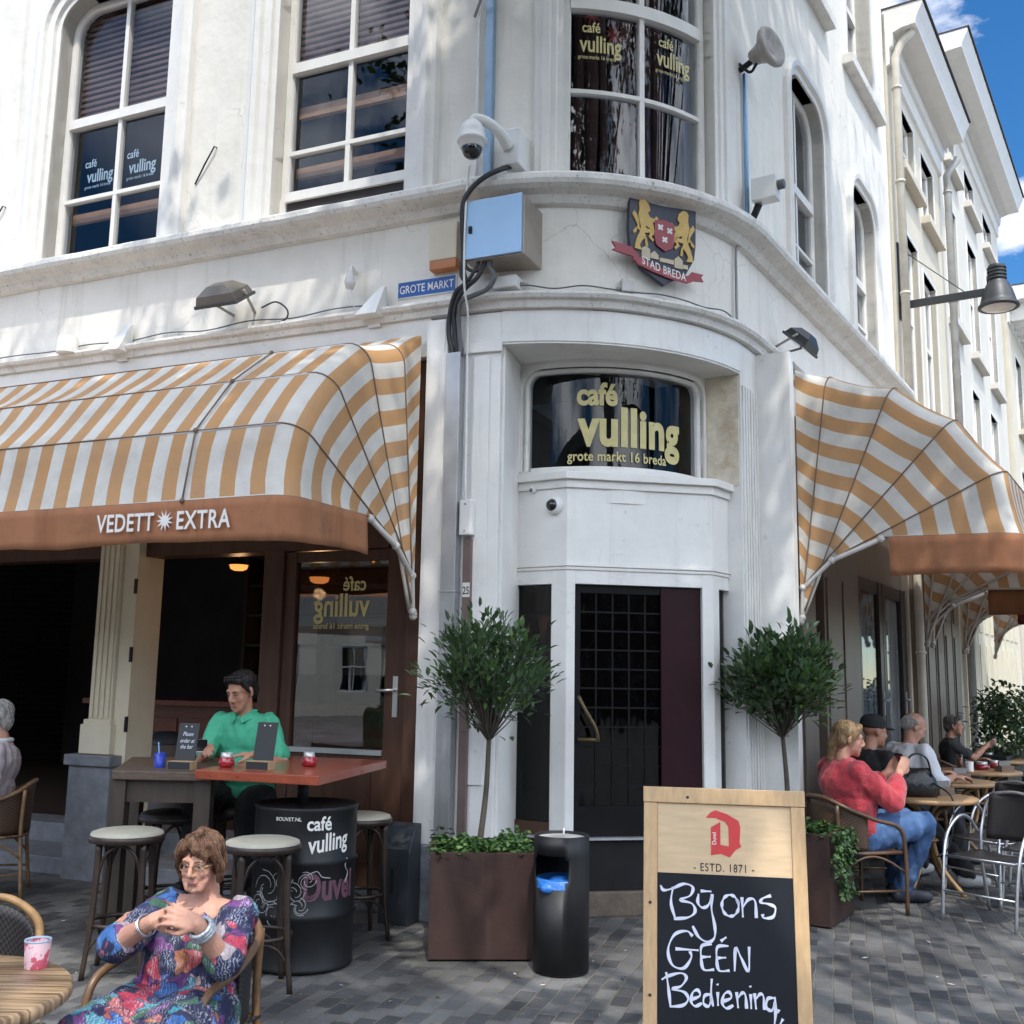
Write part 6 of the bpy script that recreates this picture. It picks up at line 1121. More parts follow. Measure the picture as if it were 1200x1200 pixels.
# ================================================================ square trees that shade the corner (they stand behind and beside the viewpoint)
LEAFT = mat('lime_leaf', (.07, .13, .03), .55, var=.35, scale=1.2, trans=.35)
BARK = mat('grey_bark', (.12, .10, .08), .9, var=.3, scale=8, bump=.6, bscale=20)
rng = random.Random(11)
def leaf_quads(mb, c, n, rad, ln, wd, rg, squash=1.):
    for _ in range(n):
        p = c + V((rg.gauss(0, .5), rg.gauss(0, .5), rg.gauss(0, .5)*squash))*rad
        a = V((rg.uniform(-1, 1), rg.uniform(-1, 1), rg.uniform(-.8, .5))).normalized(); b = a.cross(V((rg.uniform(-1, 1), rg.uniform(-1, 1), rg.uniform(-1, 1)))).normalized(); u = a.cross(b)
        l = ln*rg.uniform(.7, 1.25); w_ = wd*rg.uniform(.7, 1.2)
        mb.add([p, p+a*l*.45+b*w_*.5+u*w_*.12, p+a*l, p+a*l*.45-b*w_*.5+u*w_*.12], [(0, 1, 2), (0, 2, 3)])
targets = []
def put(P, prob):
    if rng.random() < prob: targets.append(P)
NS = 2600
for _ in range(NS):
    k = rng.random()
    if k < .34:
        s = rng.uniform(-5, .3); z = rng.uniform(0, 6)
        if z > 4.95: p = 0 if s < -.35 else .3
        elif z > 4.3: p = .1 if s < -.8 else .45
        elif z > 3.5: p = .45 if s > -2.5 else .3
        else: p = .55
        put(WL(s, z, 1.2 if z < 4.3 else 0), p)
    elif k < .52:
        s = rng.uniform(0, SA); z = rng.uniform(0, 9); put(WAm(s, z, .0), .80)
    elif k < .8:
        s = rng.uniform(0, 9); z = rng.uniform(0, 10)
        lim = 8.5-1.0*max(0, s-1.2)
        p = (.5 if z < 4.2 else .86) if z < lim else .04
        if s > 5.3: p = .7 if z < 3.2 else 0
        put(WR(s, z, .8 if z < 4.2 else 0), p)
    else:
        put(V((rng.uniform(-3, 5), rng.uniform(3, 9), 0)), .08)
clumps = []
for P in targets:
    t = rng.uniform(6.5, 11.5); Q = P + SUN*t
    if not 5.0 < Q.z < 16: continue
    if Q.y > -.5 and (Q.z-1.6) < 1.0*(Q.y+1.2) and abs(Q.x) < .75*Q.y+1.5: continue
    clumps.append(Q)
crowns = [MB(), MB()]
for q in clumps: leaf_quads(crowns[0 if q.x < 4.2 else 1], q, 42, .42, .17, .11, rng)
for i, (bx, by, lb) in enumerate(((3.6, -2.2, 'leafy lime tree on the square with a crown shading the corner'), (8.6, 2.6, 'leafy lime tree beside the street with a crown shading the side facade'))):
    t = thing('lime_tree', lb, 'tree', (bx, by, 0)); mine = [q for q in clumps if (q.x < 4.2) == (i == 0)]
    m = MB(); top = V((bx+.1, by+.2, 4.6)); m.tube(smooth_path([(bx, by, -.1), (bx+.05, by, 1.5), (bx, by+.1, 3.2), tuple(top)]), [.26-.004*k for k in range(19)], n=12)
    for q in rng.sample(mine, min(26, len(mine))):
        mid = top.lerp(q, .5)+V((0, 0, .6)); m.tube(smooth_path([top-V((0, 0, .3)), top.lerp(mid, .4)+V((0, 0, .4)), mid, q], 4), [.12*(1-k/14)+.012 for k in range(13)], n=6)
    m.build('trunk', BARK, t); crowns[i].build('crown', LEAFT, t, norm=False)
# ================================================================ people
SKIN = mat('skin', (.48, .26, .185), .55, var=.14, scale=14, bump=.16, bscale=110, stain=(13, .48, .72, (.44, .17, .125), .5), spec=.35); SKINT = mat('tanned_skin', (.42, .21, .135), .5, var=.10, scale=9, bump=.05, bscale=60, stain=(7, .5, .75, (.36, .14, .10), .4))
EYEW = mat('eye_white', (.55, .53, .50), .2); IRIS = mat('iris', (.03, .022, .018), .1, spec=.8); LIPS = mat('lips', (.40, .15, .13), .45)
def cone(mb, a, b, ra, rb, n=12):
    a, b = V(a), V(b); d = b-a; L_ = d.length
    if L_ < 1e-6: mb.ball(a, ra, n); return
    pr = [(ra*cos(t), -ra*sin(t)) for t in (1.35, .95, .5)] + [(ra, 0), (rb, L_)] + [(rb*cos(t), L_+rb*sin(t)) for t in (.5, .95, 1.35)]
    mb.lathe(pr, a, n, ax=d)
def chain(mb, pts, rs): [cone(mb, a, b, r, q) for a, b, r, q in zip(pts, pts[1:], rs, rs[1:])]
def ell(mb, c, R, rad, n=16): mb.ball(c, 1., n, rad, R)
def fuse(mb, name, m_, parent, voxel, it=4, noise=0., ns=9., uneven=None):
    """melt overlapping shapes into one continuous skin"""
    me = bpy.data.meshes.new('tmp'); me.from_pydata([tuple(p) for p in mb.v], [], mb.f); bm = bmesh.new(); bm.from_mesh(me); bmesh.ops.recalc_face_normals(bm, faces=bm.faces); bm.to_mesh(me); bm.free()
    o = bpy.data.objects.new('tmp', me); COL.objects.link(o); r = o.modifiers.new('r', 'REMESH'); r.mode = 'VOXEL'; r.voxel_size = voxel; s = o.modifiers.new('s', 'SMOOTH'); s.factor = .5; s.iterations = it
    dg = bpy.context.evaluated_depsgraph_get(); out_ = bpy.data.meshes.new_from_object(o.evaluated_get(dg)); bpy.data.objects.remove(o); bpy.data.meshes.remove(me)
    W_ = world_of(parent).inverted()
    nr = [v.normal.copy() for v in out_.vertices]
    for v, n_ in zip(out_.vertices, nr):
        p = v.co.copy()
        if noise:
            q = uneven(p) if uneven else V((p.x*ns, p.y*ns, p.z*ns*.55)); n1 = mnoise.noise(q); p = p + n_*noise*((n1+.5*mnoise.noise(q*2.1)) if uneven else (.45-1.7*abs(n1)+.6*mnoise.noise(q*1.9)))
        v.co = W_ @ p
    out_.materials.clear(); out_.materials.append(m_); [setattr(f, 'use_smooth', True) for f in out_.polygons]; out_.name = name
    ob = bpy.data.objects.new(name, out_); COL.objects.link(ob); ob.parent = parent; MW[ob.name] = world_of(parent); return ob
def ik(a, b, l1, l2, pole):
    d = b-a; L_ = min(d.length, (l1+l2)*.999); d.normalize(); x = (l1*l1-l2*l2+L_*L_)/(2*L_); h = sqrt(max(0, l1*l1-x*x)); p = V(pole)-d*V(pole).dot(d); p.normalize(); return a+d*x+p*h
def hand(mb, w_, d, pn, s, curl, sc, spread=.0):
    """palm, four fingers of unequal length with three bends each, thumb from the side of the palm"""
    d = d.normalized(); pn = (pn-d*pn.dot(d)).normalized(); lat = d.cross(pn).normalized()*s
    kn = [w_+d*.088*sc*(1, 1.03, .99, .92)[k]+lat*(.031, .010, -.011, -.030)[k]*sc for k in range(4)]
    for k in range(4): cone(mb, w_+lat*(.018, .006, -.006, -.018)[k]*sc, kn[k], .0165*sc, .0125*sc, 8)
    for k in range(4):
        a = kn[k]; ang = 0; f_ = (1, 1.1, 1.02, .8)[k]
        for j, (l, r0, r1) in enumerate(((.043, .0105, .0095), (.027, .0095, .0088), (.021, .0088, .007))):
            ang += curl*(.6, 1.1, .7)[j]; dd = d*cos(ang)+pn*sin(ang)+lat*spread*(1.5-k)*.1; b = a+dd.normalized()*l*f_*sc; cone(mb, a, b, r0*sc, r1*sc, 8); a = b
    t0 = w_+d*.022*sc+lat*.024*sc; t1 = t0+(d*.6+lat*.65+pn*.35).normalized()*.04*sc; t2 = t1+(d*.85+lat*.15+pn*.45).normalized()*.032*sc; t3 = t2+(d*.9-lat*.1+pn*.4).normalized()*.024*sc
    chain(mb, [t0, t1, t2, t3], [.016*sc, .0125*sc, .0105*sc, .0085*sc])
def head_shapes(mb, c, F_, R_, U_, k, fem):
    H = Matrix((R_, F_, U_)).transposed(); q = lambda x, y, z: c + H @ V((x, y, z))*k
    ell(mb, q(0, -.012, .035), H, (.075*k, .095*k, .085*k)); ell(mb, q(0, .028, -.045), H, ((.060 if fem else .06)*k, .06*k, .073*k)); ell(mb, q(0, .035, -.075), H, ((.042 if fem else .05)*k, .048*k, .04*k))
    mb.ball(q(0, .07, -.102), (.019 if fem else .024)*k, 10)
    for s in (-1, 1):
        ell(mb, q(s*.04, .056, -.03), H, (.024*k, .026*k, .026*k)); ell(mb, q(s*.077, -.008, -.008), H, (.011*k, .021*k, .033*k)); mb.ball(q(s*.012, .099, -.036), .0095*k, 8); cone(mb, q(s*.046, .055, -.06), q(s*.028, .068, -.095), .018*k, .018*k, 8)
    for s in (-1, 1): cone(mb, q(s*.018, .077, .0125), q(s*.044, .072, .0125), .0105*k, .010*k, 8); cone(mb, q(s*.018, .076, -.0095), q(s*.044, .071, -.009), .0105*k, .010*k, 8)
    cone(mb, q(-.038, .077, .026), q(.038, .077, .026), .014*k, .014*k, 8); cone(mb, q(0, .088, .018), q(0, .112, -.028), .009*k, .0125*k, 10)
    cone(mb, q(-.017, .084, -.060), q(.017, .084, -.060), .0075*k, .0075*k, 8); cone(mb, q(-.014, .084, -.072), q(.014, .084, -.072), .008*k, .008*k, 8)
    return q
def face(body, q, k, brow, F_, glasses=None):
    fc = [MB() for _ in range(4)]
    for s in (-1, 1):
        m = MB(); m.ball(q(s*.031, .0745, .0015), .0125*k, 12); e = m.build('eye', EYEW, body); m = MB(); m.ball(q(s*.031-.001, .0825, .0015), .0062*k, 10); m.build('iris', IRIS, body)
        m = MB(); m.tube(smooth_path([q(s*.014, .091, .022), q(s*.032, .091, .029), q(s*.05, .078, .023)], 4), [.0028*k]*4+[.0035*k]*4+[.0018*k], n=6); m.build('eyebrow', brow, body)
        m = MB(); m.tube(smooth_path([q(s*.018, .0845, .004), q(s*.031, .0885, .0075), q(s*.044, .080, .003)], 4), .0018*k, n=5); m.build('eyelid', brow, body)
    m = MB(); m.tube(smooth_path([q(-.024, .081, -.067), q(-.01, .0915, -.0655), q(0, .093, -.067), q(.01, .0915, -.0655), q(.024, .081, -.067)], 4), [.001]+[.0042*k]*15+[.001], n=6); m.build('mouth', LIPS, body)
    if glasses:
        m = MB()
        for s in (-1, 1):
            m.tube([q(s*.033+.025*cos(a), .101-.012*abs(s*.033+.025*cos(a))/.05, .0+.019*sin(a)) for a in [2*pi*j/20 for j in range(20)]], .0015*k, n=5, closed=True); m.tube([q(s*.057, .09, .004), q(s*.079, .03, .006), q(s*.08, -.005, .003)], .0016*k, n=5)
        m.tube([q(-.009, .101, .004), q(0, .104, .007), q(.009, .101, .004)], .0015*k, n=5); m.build('glasses', glasses, body)
def person(label, P, f, top, sc=1., fem=False, lean=.0, torso=.5, head_f=None, pitch=0., handR=None, handL=None, pnR=None, pnL=None, curl=.45, voxel=.009, skin=SKIN, shirt=None, sleeve=.35, trousers=None, shoes=None, seat_h=None, feet=None, knees=None, fat=1., elbow=None, sleeve_r=1.12, hips=None, long_hem=False, dR_=None, dL_=None, wide=1., hk=1., side=0., neck=0., spr=0.):
    f = V(f).normalized(); U_ = V((0, 0, 1)); R_ = f.cross(U_).normalized(); P = V(P)
    t = thing('person', label, 'person', (P.x, P.y, 0)); body, sh, tr, sho = MB(), MB(), MB(), []
    N = P+U_*torso*sc+f*lean+R_*side; up = (N-P).normalized(); fb = (f-up*f.dot(up)).normalized(); B = Matrix((R_, fb, up)).transposed()
    hf = V(head_f or f); hf = V((hf.x, hf.y, 0)).normalized(); hr = hf.cross(U_).normalized(); hF = (hf*cos(pitch)+U_*sin(pitch)).normalized(); hU = hr.cross(hF).normalized(); k = sc*hk*(.93 if fem else .97)
    hc = N+U_*(.150*sc+neck)+f*.03*sc+hF*.02*sc
    q = head_shapes(body, hc, hF, hr, hU, k, fem); chain(body, [N-up*.05*sc, N+up*.03*sc, hc-hU*.05*k-hF*.015*k], [.06*sc, .052*sc if not fem else .046*sc, .048*sc])
    wS = (.17 if fem else .185)*sc*wide
    S = {1: N+R_*wS-up*.055*sc, -1: N-R_*wS-up*.055*sc}
    def torso_sh(mb, g):
        ell(mb, P+up*.36*sc*torso/.5, B, ((.155 if fem else .17)*sc*fat*g, .115*sc*fat*g, .15*sc*g)); ell(mb, P+up*.17*sc+fb*.02*sc*fat, B, (.15*sc*fat*g, .125*sc*fat*g, .17*sc*g)); ell(mb, P+up*.02*sc, B, (.17*sc*fat*g, .14*sc*fat*g, .12*sc*g))
        for s in (-1, 1): cone(mb, N-up*.04*sc, S[s]-up*.005*sc, .052*sc*g, .058*sc*g*(fat*.5+.5)); cone(mb, S[s], P+up*.2*sc+R_*s*.09*sc, .06*sc*g, .07*sc*g)
        if fem: [mb.ball(P+up*.31*sc*torso/.5+R_*s*.075*sc+fb*.09*sc*fat, .075*sc*g*fat, 14) for s in (-1, 1)]
    torso_sh(body, .92)
    l1, l2 = .285*sc, .255*sc
    for s, hd, pn, dh in ((1, handR, pnR, dR_), (-1, handL, pnL, dL_)):
        w_ = V(hd) if hd else P+f*.33*sc+R_*s*.12*sc+U_*.2*sc
        e = V(elbow[s]) if elbow and s in elbow else ik(S[s], w_, l1, l2, R_*s*.5-U_*.9-f*.15)
        chain(body, [S[s], S[s].lerp(e, .5), e], [.052*sc*(.6+.4*fat), .047*sc*(.5+.5*fat), .039*sc]); chain(body, [e, e.lerp(w_, .3), w_], [.039*sc, .041*sc*(.7+.3*fat), .027*sc])
        d = V(dh) if dh else (w_-e); hand(body, w_, d, V(pn) if pn else (-U_*.8-R_*s*.6), -s if True else s, curl, sc*(.9 if fem else 1.), spr)
        if shirt:
            tot = 1+.9; end = sleeve*2
            if end <= 1: chain(sh, [S[s]+up*.004, S[s].lerp(e, end*.6), S[s].lerp(e, end)], [.064*sc*(.6+.4*fat), .062*sc*(.5+.5*fat), .062*sc*(.55+.45*fat)])
            else: chain(sh, [S[s]+up*.004, S[s].lerp(e, .5), e, e.lerp(w_, (end-1)*.5), e.lerp(w_, end-1)], [.066*sc*(.6+.4*fat), .063*sc*(.5+.5*fat), .058*sc*sleeve_r, .057*sc*sleeve_r, .047*sc*sleeve_r])
    if shirt: torso_sh(sh, 1.06)
    hz = P-U_*.03*sc
    for i, s in enumerate((1, -1)):
        h_ = hz+R_*s*.095*sc; kn_ = V(knees[i]) if knees else h_+f*.43*sc+R_*s*.03+U_*.03; an = V(feet[i]) if feet else kn_+f*.06*sc-U_*(kn_.z-.09*sc); ff = (f*.95+R_*s*.25).normalized()
        chain(body, [h_, h_.lerp(kn_, .5), kn_], [.085*sc*fat, .072*sc*fat, .052*sc]); chain(body, [kn_, kn_.lerp(an, .3), an], [.052*sc, .055*sc, .036*sc]); cone(body, an-U_*.04*sc-ff*.03*sc, an+ff*.13*sc-U_*.055*sc, .036*sc, .03*sc)
        if trousers: chain(tr, [h_, h_.lerp(kn_, .5), kn_], [.105*sc*fat, .09*sc*fat, .072*sc]); chain(tr, [kn_, kn_.lerp(an, .35), an+U_*.01], [.072*sc, .075*sc, .066*sc])
        so_ = MB(); sho.append(so_)
        if shoes: chain(so_, [an-U_*.045*sc-ff*.045*sc, an+ff*.06*sc-U_*.048*sc, an+ff*.16*sc-U_*.058*sc], [.045*sc, .045*sc, .036*sc]); cone(so_, an-U_*.01*sc, an-U_*.05*sc, .043*sc, .045*sc)
    if trousers: ell(tr, P-U_*.01*sc, B, (.18*sc*fat, .155*sc*fat, .125*sc))
    bo = fuse(body, 'body', skin, t, voxel, 3)
    if shirt: so2 = fuse(sh, 'shirt', shirt, t, voxel*1.15, 5, .011*sc, 13)
    if trousers: fuse(tr, 'trousers', trousers, t, voxel*1.3, 5, .015*sc, 11)
    if shoes: [fuse(so_, 'shoe', shoes, t, voxel*1.1, 3) for so_ in sho]
    return dict(t=t, body=bo, q=q, k=k, hF=hF, hR=hr, hU=hU, hc=hc, N=N, S=S, R=R_, f=f, up=up, fb=fb, P=P, B=B)
from mathutils.bvhtree import BVHTree
def strands(p, h, m_, n, back):
    """fine locks laid over the hair volume from the crown downwards"""
    me = h.data; W_ = world_of(h); vs = [W_ @ v.co for v in me.vertices]; tree = BVHTree.FromPolygons(vs, [tuple(f.vertices) for f in me.polygons]); rg = random.Random(len(vs)); mb = MB(); k = p['k']; crown = p['q'](0, -.03, .14)
    for _ in range(n):
        x = vs[rg.randrange(len(vs))]; path = []; side = V((rg.uniform(-1, 1), rg.uniform(-1, 1), rg.uniform(-.5, .5)))*.35; steps = rg.randint(4, 9)
        for i in range(steps):
            c_, nr_, _i, _d = tree.find_nearest(x)
            if c_ is None: break
            if (c_-p['hc']).dot(nr_) < 0: nr_ = -nr_
            path.append(c_+nr_*(.0015+.0035*i/steps*rg.random()))
            g = (x-crown); g = g.normalized()*.6+V((0, 0, -.6))+p['hF']*back+side*.5; g -= nr_*g.dot(nr_)
            if g.length < 1e-4: break
            x = c_+g.normalized()*.011*k
        if len(path) > 2: mb.m = rg.choice((0, 0, 1)); mb.tube(path, [.0019*k*(1-.6*i/len(path)) for i in range(len(path))], n=4, cap=False)
    mb.build('hair_strands', [m_, lighter(m_)], h, norm=False)
def lighter(m_):
    nm = m_.name+'_light'
    if nm in MATS: return MATS[nm]
    c = m_.copy(); c.name = nm; MATS[nm] = c
    for n in c.node_tree.nodes:
        if n.type == 'MIX_RGB' and n.blend_type == 'MULTIPLY': v = n.inputs[1].default_value; n.inputs[1].default_value = (v[0]*1.7, v[1]*1.65, v[2]*1.6, 1)
    return c
def hair(p, fn, m_, voxel=.007, noise=.006, ns=60, n_str=500, back=-.2):
    mb = MB(); H = Matrix((p['hR'], p['hF'], p['hU'])).transposed(); fn(mb, p['q'], H, p['k'])
    Hi = H.inverted(); hc = p['hc']
    def flow(x): v = Hi @ (x-hc); a = atan2(v.x, -v.y+.02); return V((a*11, v.z*5, 2.))+V((v.y*18, v.x*18, 0))
    h = fuse(mb, 'hair', m_, p['t'], voxel, 2, noise, ns, flow); strands(p, h, m_, n_str, back); return h
def hair_mat(name, c, c2):
    return mat(name, c, .5, var=.45, scale=40, stretch=(1, 1, .18), bump=.5, bscale=90, stain=(30, .45, .65, c2, .7), spec=.4)
# --- woman in the colourful dress, hands clasped under her chin
def dress_mat():
    m = bpy.data.materials.new('painted_print'); m.use_nodes = True; nt = m.node_tree; nt.nodes.clear(); L = nt.links.new; o = _n(nt, 'ShaderNodeOutputMaterial'); b = _n(nt, 'ShaderNodeBsdfPrincipled', Roughness=.7); tc = _n(nt, 'ShaderNodeTexCoord')
    nw = _n(nt, 'ShaderNodeTexNoise', Scale=9., Detail=2.); L(tc.outputs['Object'], nw.inputs[0]); vm = _n(nt, 'ShaderNodeMixRGB', blend_type='ADD'); vm.inputs[0].default_value = .22; L(tc.outputs['Object'], vm.inputs[1]); L(nw.outputs['Color'], vm.inputs[2])
    v1 = _n(nt, 'ShaderNodeTexVoronoi', Scale=15.); L(vm.outputs[0], v1.inputs['Vector']); sp = _n(nt, 'ShaderNodeSeparateColor'); L(v1.outputs['Color'], sp.inputs[0]); r = _n(nt, 'ShaderNodeValToRGB'); r.color_ramp.interpolation = 'CONSTANT'
    cols = [(0, (.012, .016, .06)), (.20, (.34, .03, .06)), (.30, (.03, .11, .32)), (.42, (.015, .018, .05)), (.55, (.34, .08, .08)), (.62, (.04, .20, .27)), (.70, (.12, .03, .15)), (.79, (.30, .24, .26)), (.86, (.035, .10, .06)), (.93, (.34, .13, .06))]
    while len(r.color_ramp.elements) < len(cols): r.color_ramp.elements.new(.5)
    for e, (p_, c) in zip(r.color_ramp.elements, cols): e.position = p_; e.color = (*c, 1)
    L(sp.outputs[0], r.inputs[0])
    v2 = _n(nt, 'ShaderNodeTexVoronoi', Scale=15., feature='DISTANCE_TO_EDGE'); L(vm.outputs[0], v2.inputs['Vector']); w_ = _n(nt, 'ShaderNodeTexWave', Scale=30., Distortion=8.); w_.inputs['Detail Scale'].default_value = 2.5; L(tc.outputs['Object'], w_.inputs[0])
    mr = _n(nt, 'ShaderNodeMapRange'); mr.inputs['From Min'].default_value = .72; mr.inputs['From Max'].default_value = .85; mr.inputs['To Max'].default_value = .5; L(w_.outputs['Fac'], mr.inputs[0]); x1 = _n(nt, 'ShaderNodeMixRGB'); L(mr.outputs[0], x1.inputs[0]); L(r.outputs[0], x1.inputs[1])
    n3 = _n(nt, 'ShaderNodeTexNoise', Scale=14.); L(tc.outputs['Object'], n3.inputs[0]); r3 = _n(nt, 'ShaderNodeValToRGB'); r3.color_ramp.elements[0].position = .45; r3.color_ramp.elements[1].position = .55; r3.color_ramp.elements[0].color = (.42, .46, .52, 1); r3.color_ramp.elements[1].color = (.01, .015, .05, 1); L(n3.outputs[0], r3.inputs[0]); L(r3.outputs[0], x1.inputs[2])
    m2 = _n(nt, 'ShaderNodeMapRange'); m2.inputs['From Min'].default_value = .02; m2.inputs['From Max'].default_value = .05; m2.inputs['To Min'].default_value = .75; m2.inputs['To Max'].default_value = 0; L(v2.outputs['Distance'], m2.inputs[0]); x2 = _n(nt, 'ShaderNodeMixRGB'); L(m2.outputs[0], x2.inputs[0]); L(x1.outputs[0], x2.inputs[1]); x2.inputs[2].default_value = (.013, .016, .05, 1)
    L(x2.outputs[0], b.inputs['Base Color']); L(b.outputs[0], o.inputs[0]); return m
DRESS = dress_mat()
fW = V((-.41, -.91, 0)).normalized(); OFW = V((.02, .08, -.035)); PW = V((-1.12, 3.86, .50))+OFW
w_hr = V((-1.155, 3.52, .852))+OFW; w_hl = V((-.998, 3.475, .856))+OFW; e_R = V((-1.305, 3.63, .755))+OFW; e_L = V((-.935, 3.59, .715))+OFW; kn_R = V((-1.335, 3.43, .52))+OFW; kn_L = V((-1.10, 3.33, .515))+OFW; an_R = V((-1.41, 3.34, .17))+OFW; an_L = V((-1.17, 3.23, .17))+OFW
wo = person('woman in a colourful printed dress with glasses, hands clasped under her chin', PW, fW, None, sc=.89, fem=True, lean=.0, side=-.055, torso=.415, hk=.95, neck=-.008, head_f=(-.20, -.98, 0), pitch=-.12, handR=w_hr, handL=w_hl, pnR=(.1, .95, -.3), pnL=(-.25, .9, -.35), dR_=(.88, .0, .25), dL_=(-.86, -.1, .30), curl=.62, spr=1.6, voxel=.0046, shirt=None, fat=1.0, elbow={1: e_R, -1: e_L},
            knees=[kn_R, kn_L], feet=[an_R-V((0, 0, .05)), an_L-V((0, 0, .05))], shoes=mat('dark_sandal', (.03, .02, .018), .5))
d = MB(); U_ = V((0, 0, 1))
def dress_shapes(d, p):
    P, up, fb, B, R_, f = p['P'], p['up'], p['fb'], p['B'], p['R'], p['f']
    ell(d, P+up*.225, B, (.158, .125, .14)); ell(d, P+up*.14+fb*.03, B, (.168, .15, .17)); ell(d, P+up*.02, B, (.20, .17, .13)); [d.ball(P+up*.215+R_*s*.07+fb*.085, .076, 14) for s in (-1, 1)]
    for s, e in ((1, e_R), (-1, e_L)):
        S_ = p['S'][s]; cone(d, p['N']-up*.085+R_*s*.075, S_, .04, .064); w_ = V(w_hr if s > 0 else w_hl); chain(d, [S_, S_.lerp(e, .5), e, e.lerp(w_, .14)], [.062, .064, .06, .055])
    kR, kL, aR, aL = kn_R, kn_L, an_R, an_L; hR_, hL_ = P+R_*.1, P-R_*.1
    for tt in (0, .25, .5, .75, 1): h_, k_, a_ = hR_.lerp(hL_, tt), kR.lerp(kL, tt)-U_*.05*sin(pi*tt), aR.lerp(aL, tt); chain(d, [h_, h_.lerp(k_, .5), k_, k_.lerp(a_, .5), a_], [.112, .104, .078, .08, .09])
dress_shapes(d, wo); fuse(d, 'dress', DRESS, wo['t'], .006, 9, .009, 15)
face(wo['body'], wo['q'], wo['k'], mat('faint_brow', (.20, .11, .07), .6), wo['hF'], glasses=mat('thin_gold_wire', (.35, .24, .12), .3, .8))
HAIRW = hair_mat('auburn_brown_hair', (.105, .052, .030), (.24, .135, .075))
def bob(mb, q, H, k):
    ell(mb, q(0, -.022, .050), H, (.088*k, .104*k, .086*k)); ell(mb, q(0, -.058, -.01), H, (.088*k, .066*k, .09*k)); ell(mb, q(0, -.064, -.06), H, (.07*k, .045*k, .05*k))
    for s in (-1, 1): chain(mb, [q(s*.06, .045, .085), q(s*.085, .035, .04), q(s*.094, .012, -.02), q(s*.085, .0, -.07)], [.022*k, .020*k, .019*k, .015*k])
    chain(mb, [q(.02, .06, .115), q(-.02, .088, .075), q(-.058, .075, .04)], [.024*k, .017*k, .010*k]); chain(mb, [q(.015, .06, .112), q(.045, .08, .078), q(.072, .06, .045)], [.022*k, .016*k, .011*k]); chain(mb, [q(-.01, .03, .135), q(.01, -.05, .125), q(0, -.1, .08)], [.02*k, .02*k, .02*k])
hair(wo, bob, HAIRW, .0055, .004, n_str=1500, back=.0)
m = MB(); wR, eR = V(w_hr), e_R; 
def ring(mb, c, ax, r, rr, n=24): a, b = frame(V(ax)); mb.tube([V(c)+r*(cos(2*pi*j/n)*a+sin(2*pi*j/n)*b) for j in range(n)], rr, n=6, closed=True)
for k_ in range(2): ring(m, wR.lerp(eR, .16+.03*k_), eR-wR, .034, .0035)
m.build('bracelet', mat('silver_bracelet', (.55, .55, .56), .25, .9), wo['t']); m = MB(); wL_, eL_ = V(w_hl), e_L; [ring(m, wL_.lerp(eL_, .10+.06*k_), eL_-wL_, .036, .0075) for k_ in range(3)]; m.build('watch', mat('beaded_watch', (.42, .46, .50), .3, .4, var=.5, scale=90), wo['t'])
# --- man in the green polo shirt at the high table
GREEN = mat('green_polo', (.05, .36, .21), .75, var=.12, scale=10, bump=.15, bscale=60); DKJ = mat('black_jeans', (.018, .018, .022), .8, var=.2)
gm = person('dark-haired man in a green polo shirt looking down at his phone at the high table', (-1.73, 7.30, .845), (-.22, -.975, 0), None, sc=1.05, wide=.9, lean=.10, torso=.485, head_f=(-.50, -.86, 0), pitch=-.36, handR=(-1.90, 6.93, 1.145), handL=(-1.60, 6.90, 1.115), pnR=(.5, .1, -.85), pnL=(0, 0, -1), dR_=(.15, -.9, .1), dL_=(-.9, -.35, .0), curl=.5, voxel=.008, skin=SKINT, shirt=GREEN, sleeve=.36, trousers=DKJ, shoes=BLACKM, fat=.98,
            knees=[(-1.97, 6.90, .80), (-1.62, 6.88, .80)], feet=[(-1.95, 7.05, .36), (-1.66, 7.05, .36)])
face(gm['body'], gm['q'], gm['k'], mat('black_brow', (.015, .012, .01), .6), gm['hF'])
def short(mb, q, H, k):
    ell(mb, q(0, -.028, .052), H, (.084*k, .096*k, .083*k)); ell(mb, q(0, -.065, .0), H, (.076*k, .055*k, .085*k)); chain(mb, [q(-.055, .05, .088), q(0, .074, .108), q(.055, .05, .088)], [.022*k, .028*k, .022*k])
    for s in (-1, 1): chain(mb, [q(s*.07, .03, .06), q(s*.077, .012, .0)], [.016*k, .008*k])
hair(gm, short, hair_mat('black_hair', (.012, .010, .009), (.035, .03, .028)), .007, .006)
q, k = gm['q'], gm['k']; m = MB(); m.tube(smooth_path([q(-.07, .04, .112), q(-.035, .085, .125), q(0, .092, .128), q(.035, .085, .125), q(.07, .04, .112)], 5), .0045, n=6); m.build('sunglasses', SMOKE, gm['t'])
m = MB(); N_, f_, R_ = gm['N'], gm['f'], gm['R']
for s in (-1, 1): m.add([N_+R_*s*.055+f_*.0+V((0, 0, .035)), N_+R_*s*.07-f_*.05+V((0, 0, .03)), N_+R_*s*.09+f_*.04-V((0, 0, .02)), N_+R_*s*.035+f_*.115-V((0, 0, .055)), N_+R_*s*.02+f_*.10-V((0, 0, .02))], [(0, 1, 2), (0, 2, 3), (0, 3, 4)])
cl = m.build('collar', GREEN, gm['t']); cl.modifiers.new('thickness', 'SOLIDIFY').thickness = .008
t = thing('mobile_phone', 'pale phone held by the man in the green polo shirt', 'phone', (-1.93, 6.84, 1.15)); R0_ = Matrix.Rotation(.3, 3, 'Z') @ Matrix.Rotation(.5, 3, 'X'); m = MB(); m.box((-1.92, 6.84, 1.165), (.075, .145, .009), R0_); m.build('case', mat('pale_phone_case', (.45, .47, .48), .3), t, bevel=.003); m = MB(); m.box(V((-1.92, 6.84, 1.165))+R0_ @ V((0, 0, .0052)), (.068, .135, .001), R0_); m.build('screen', SMOKE, t)
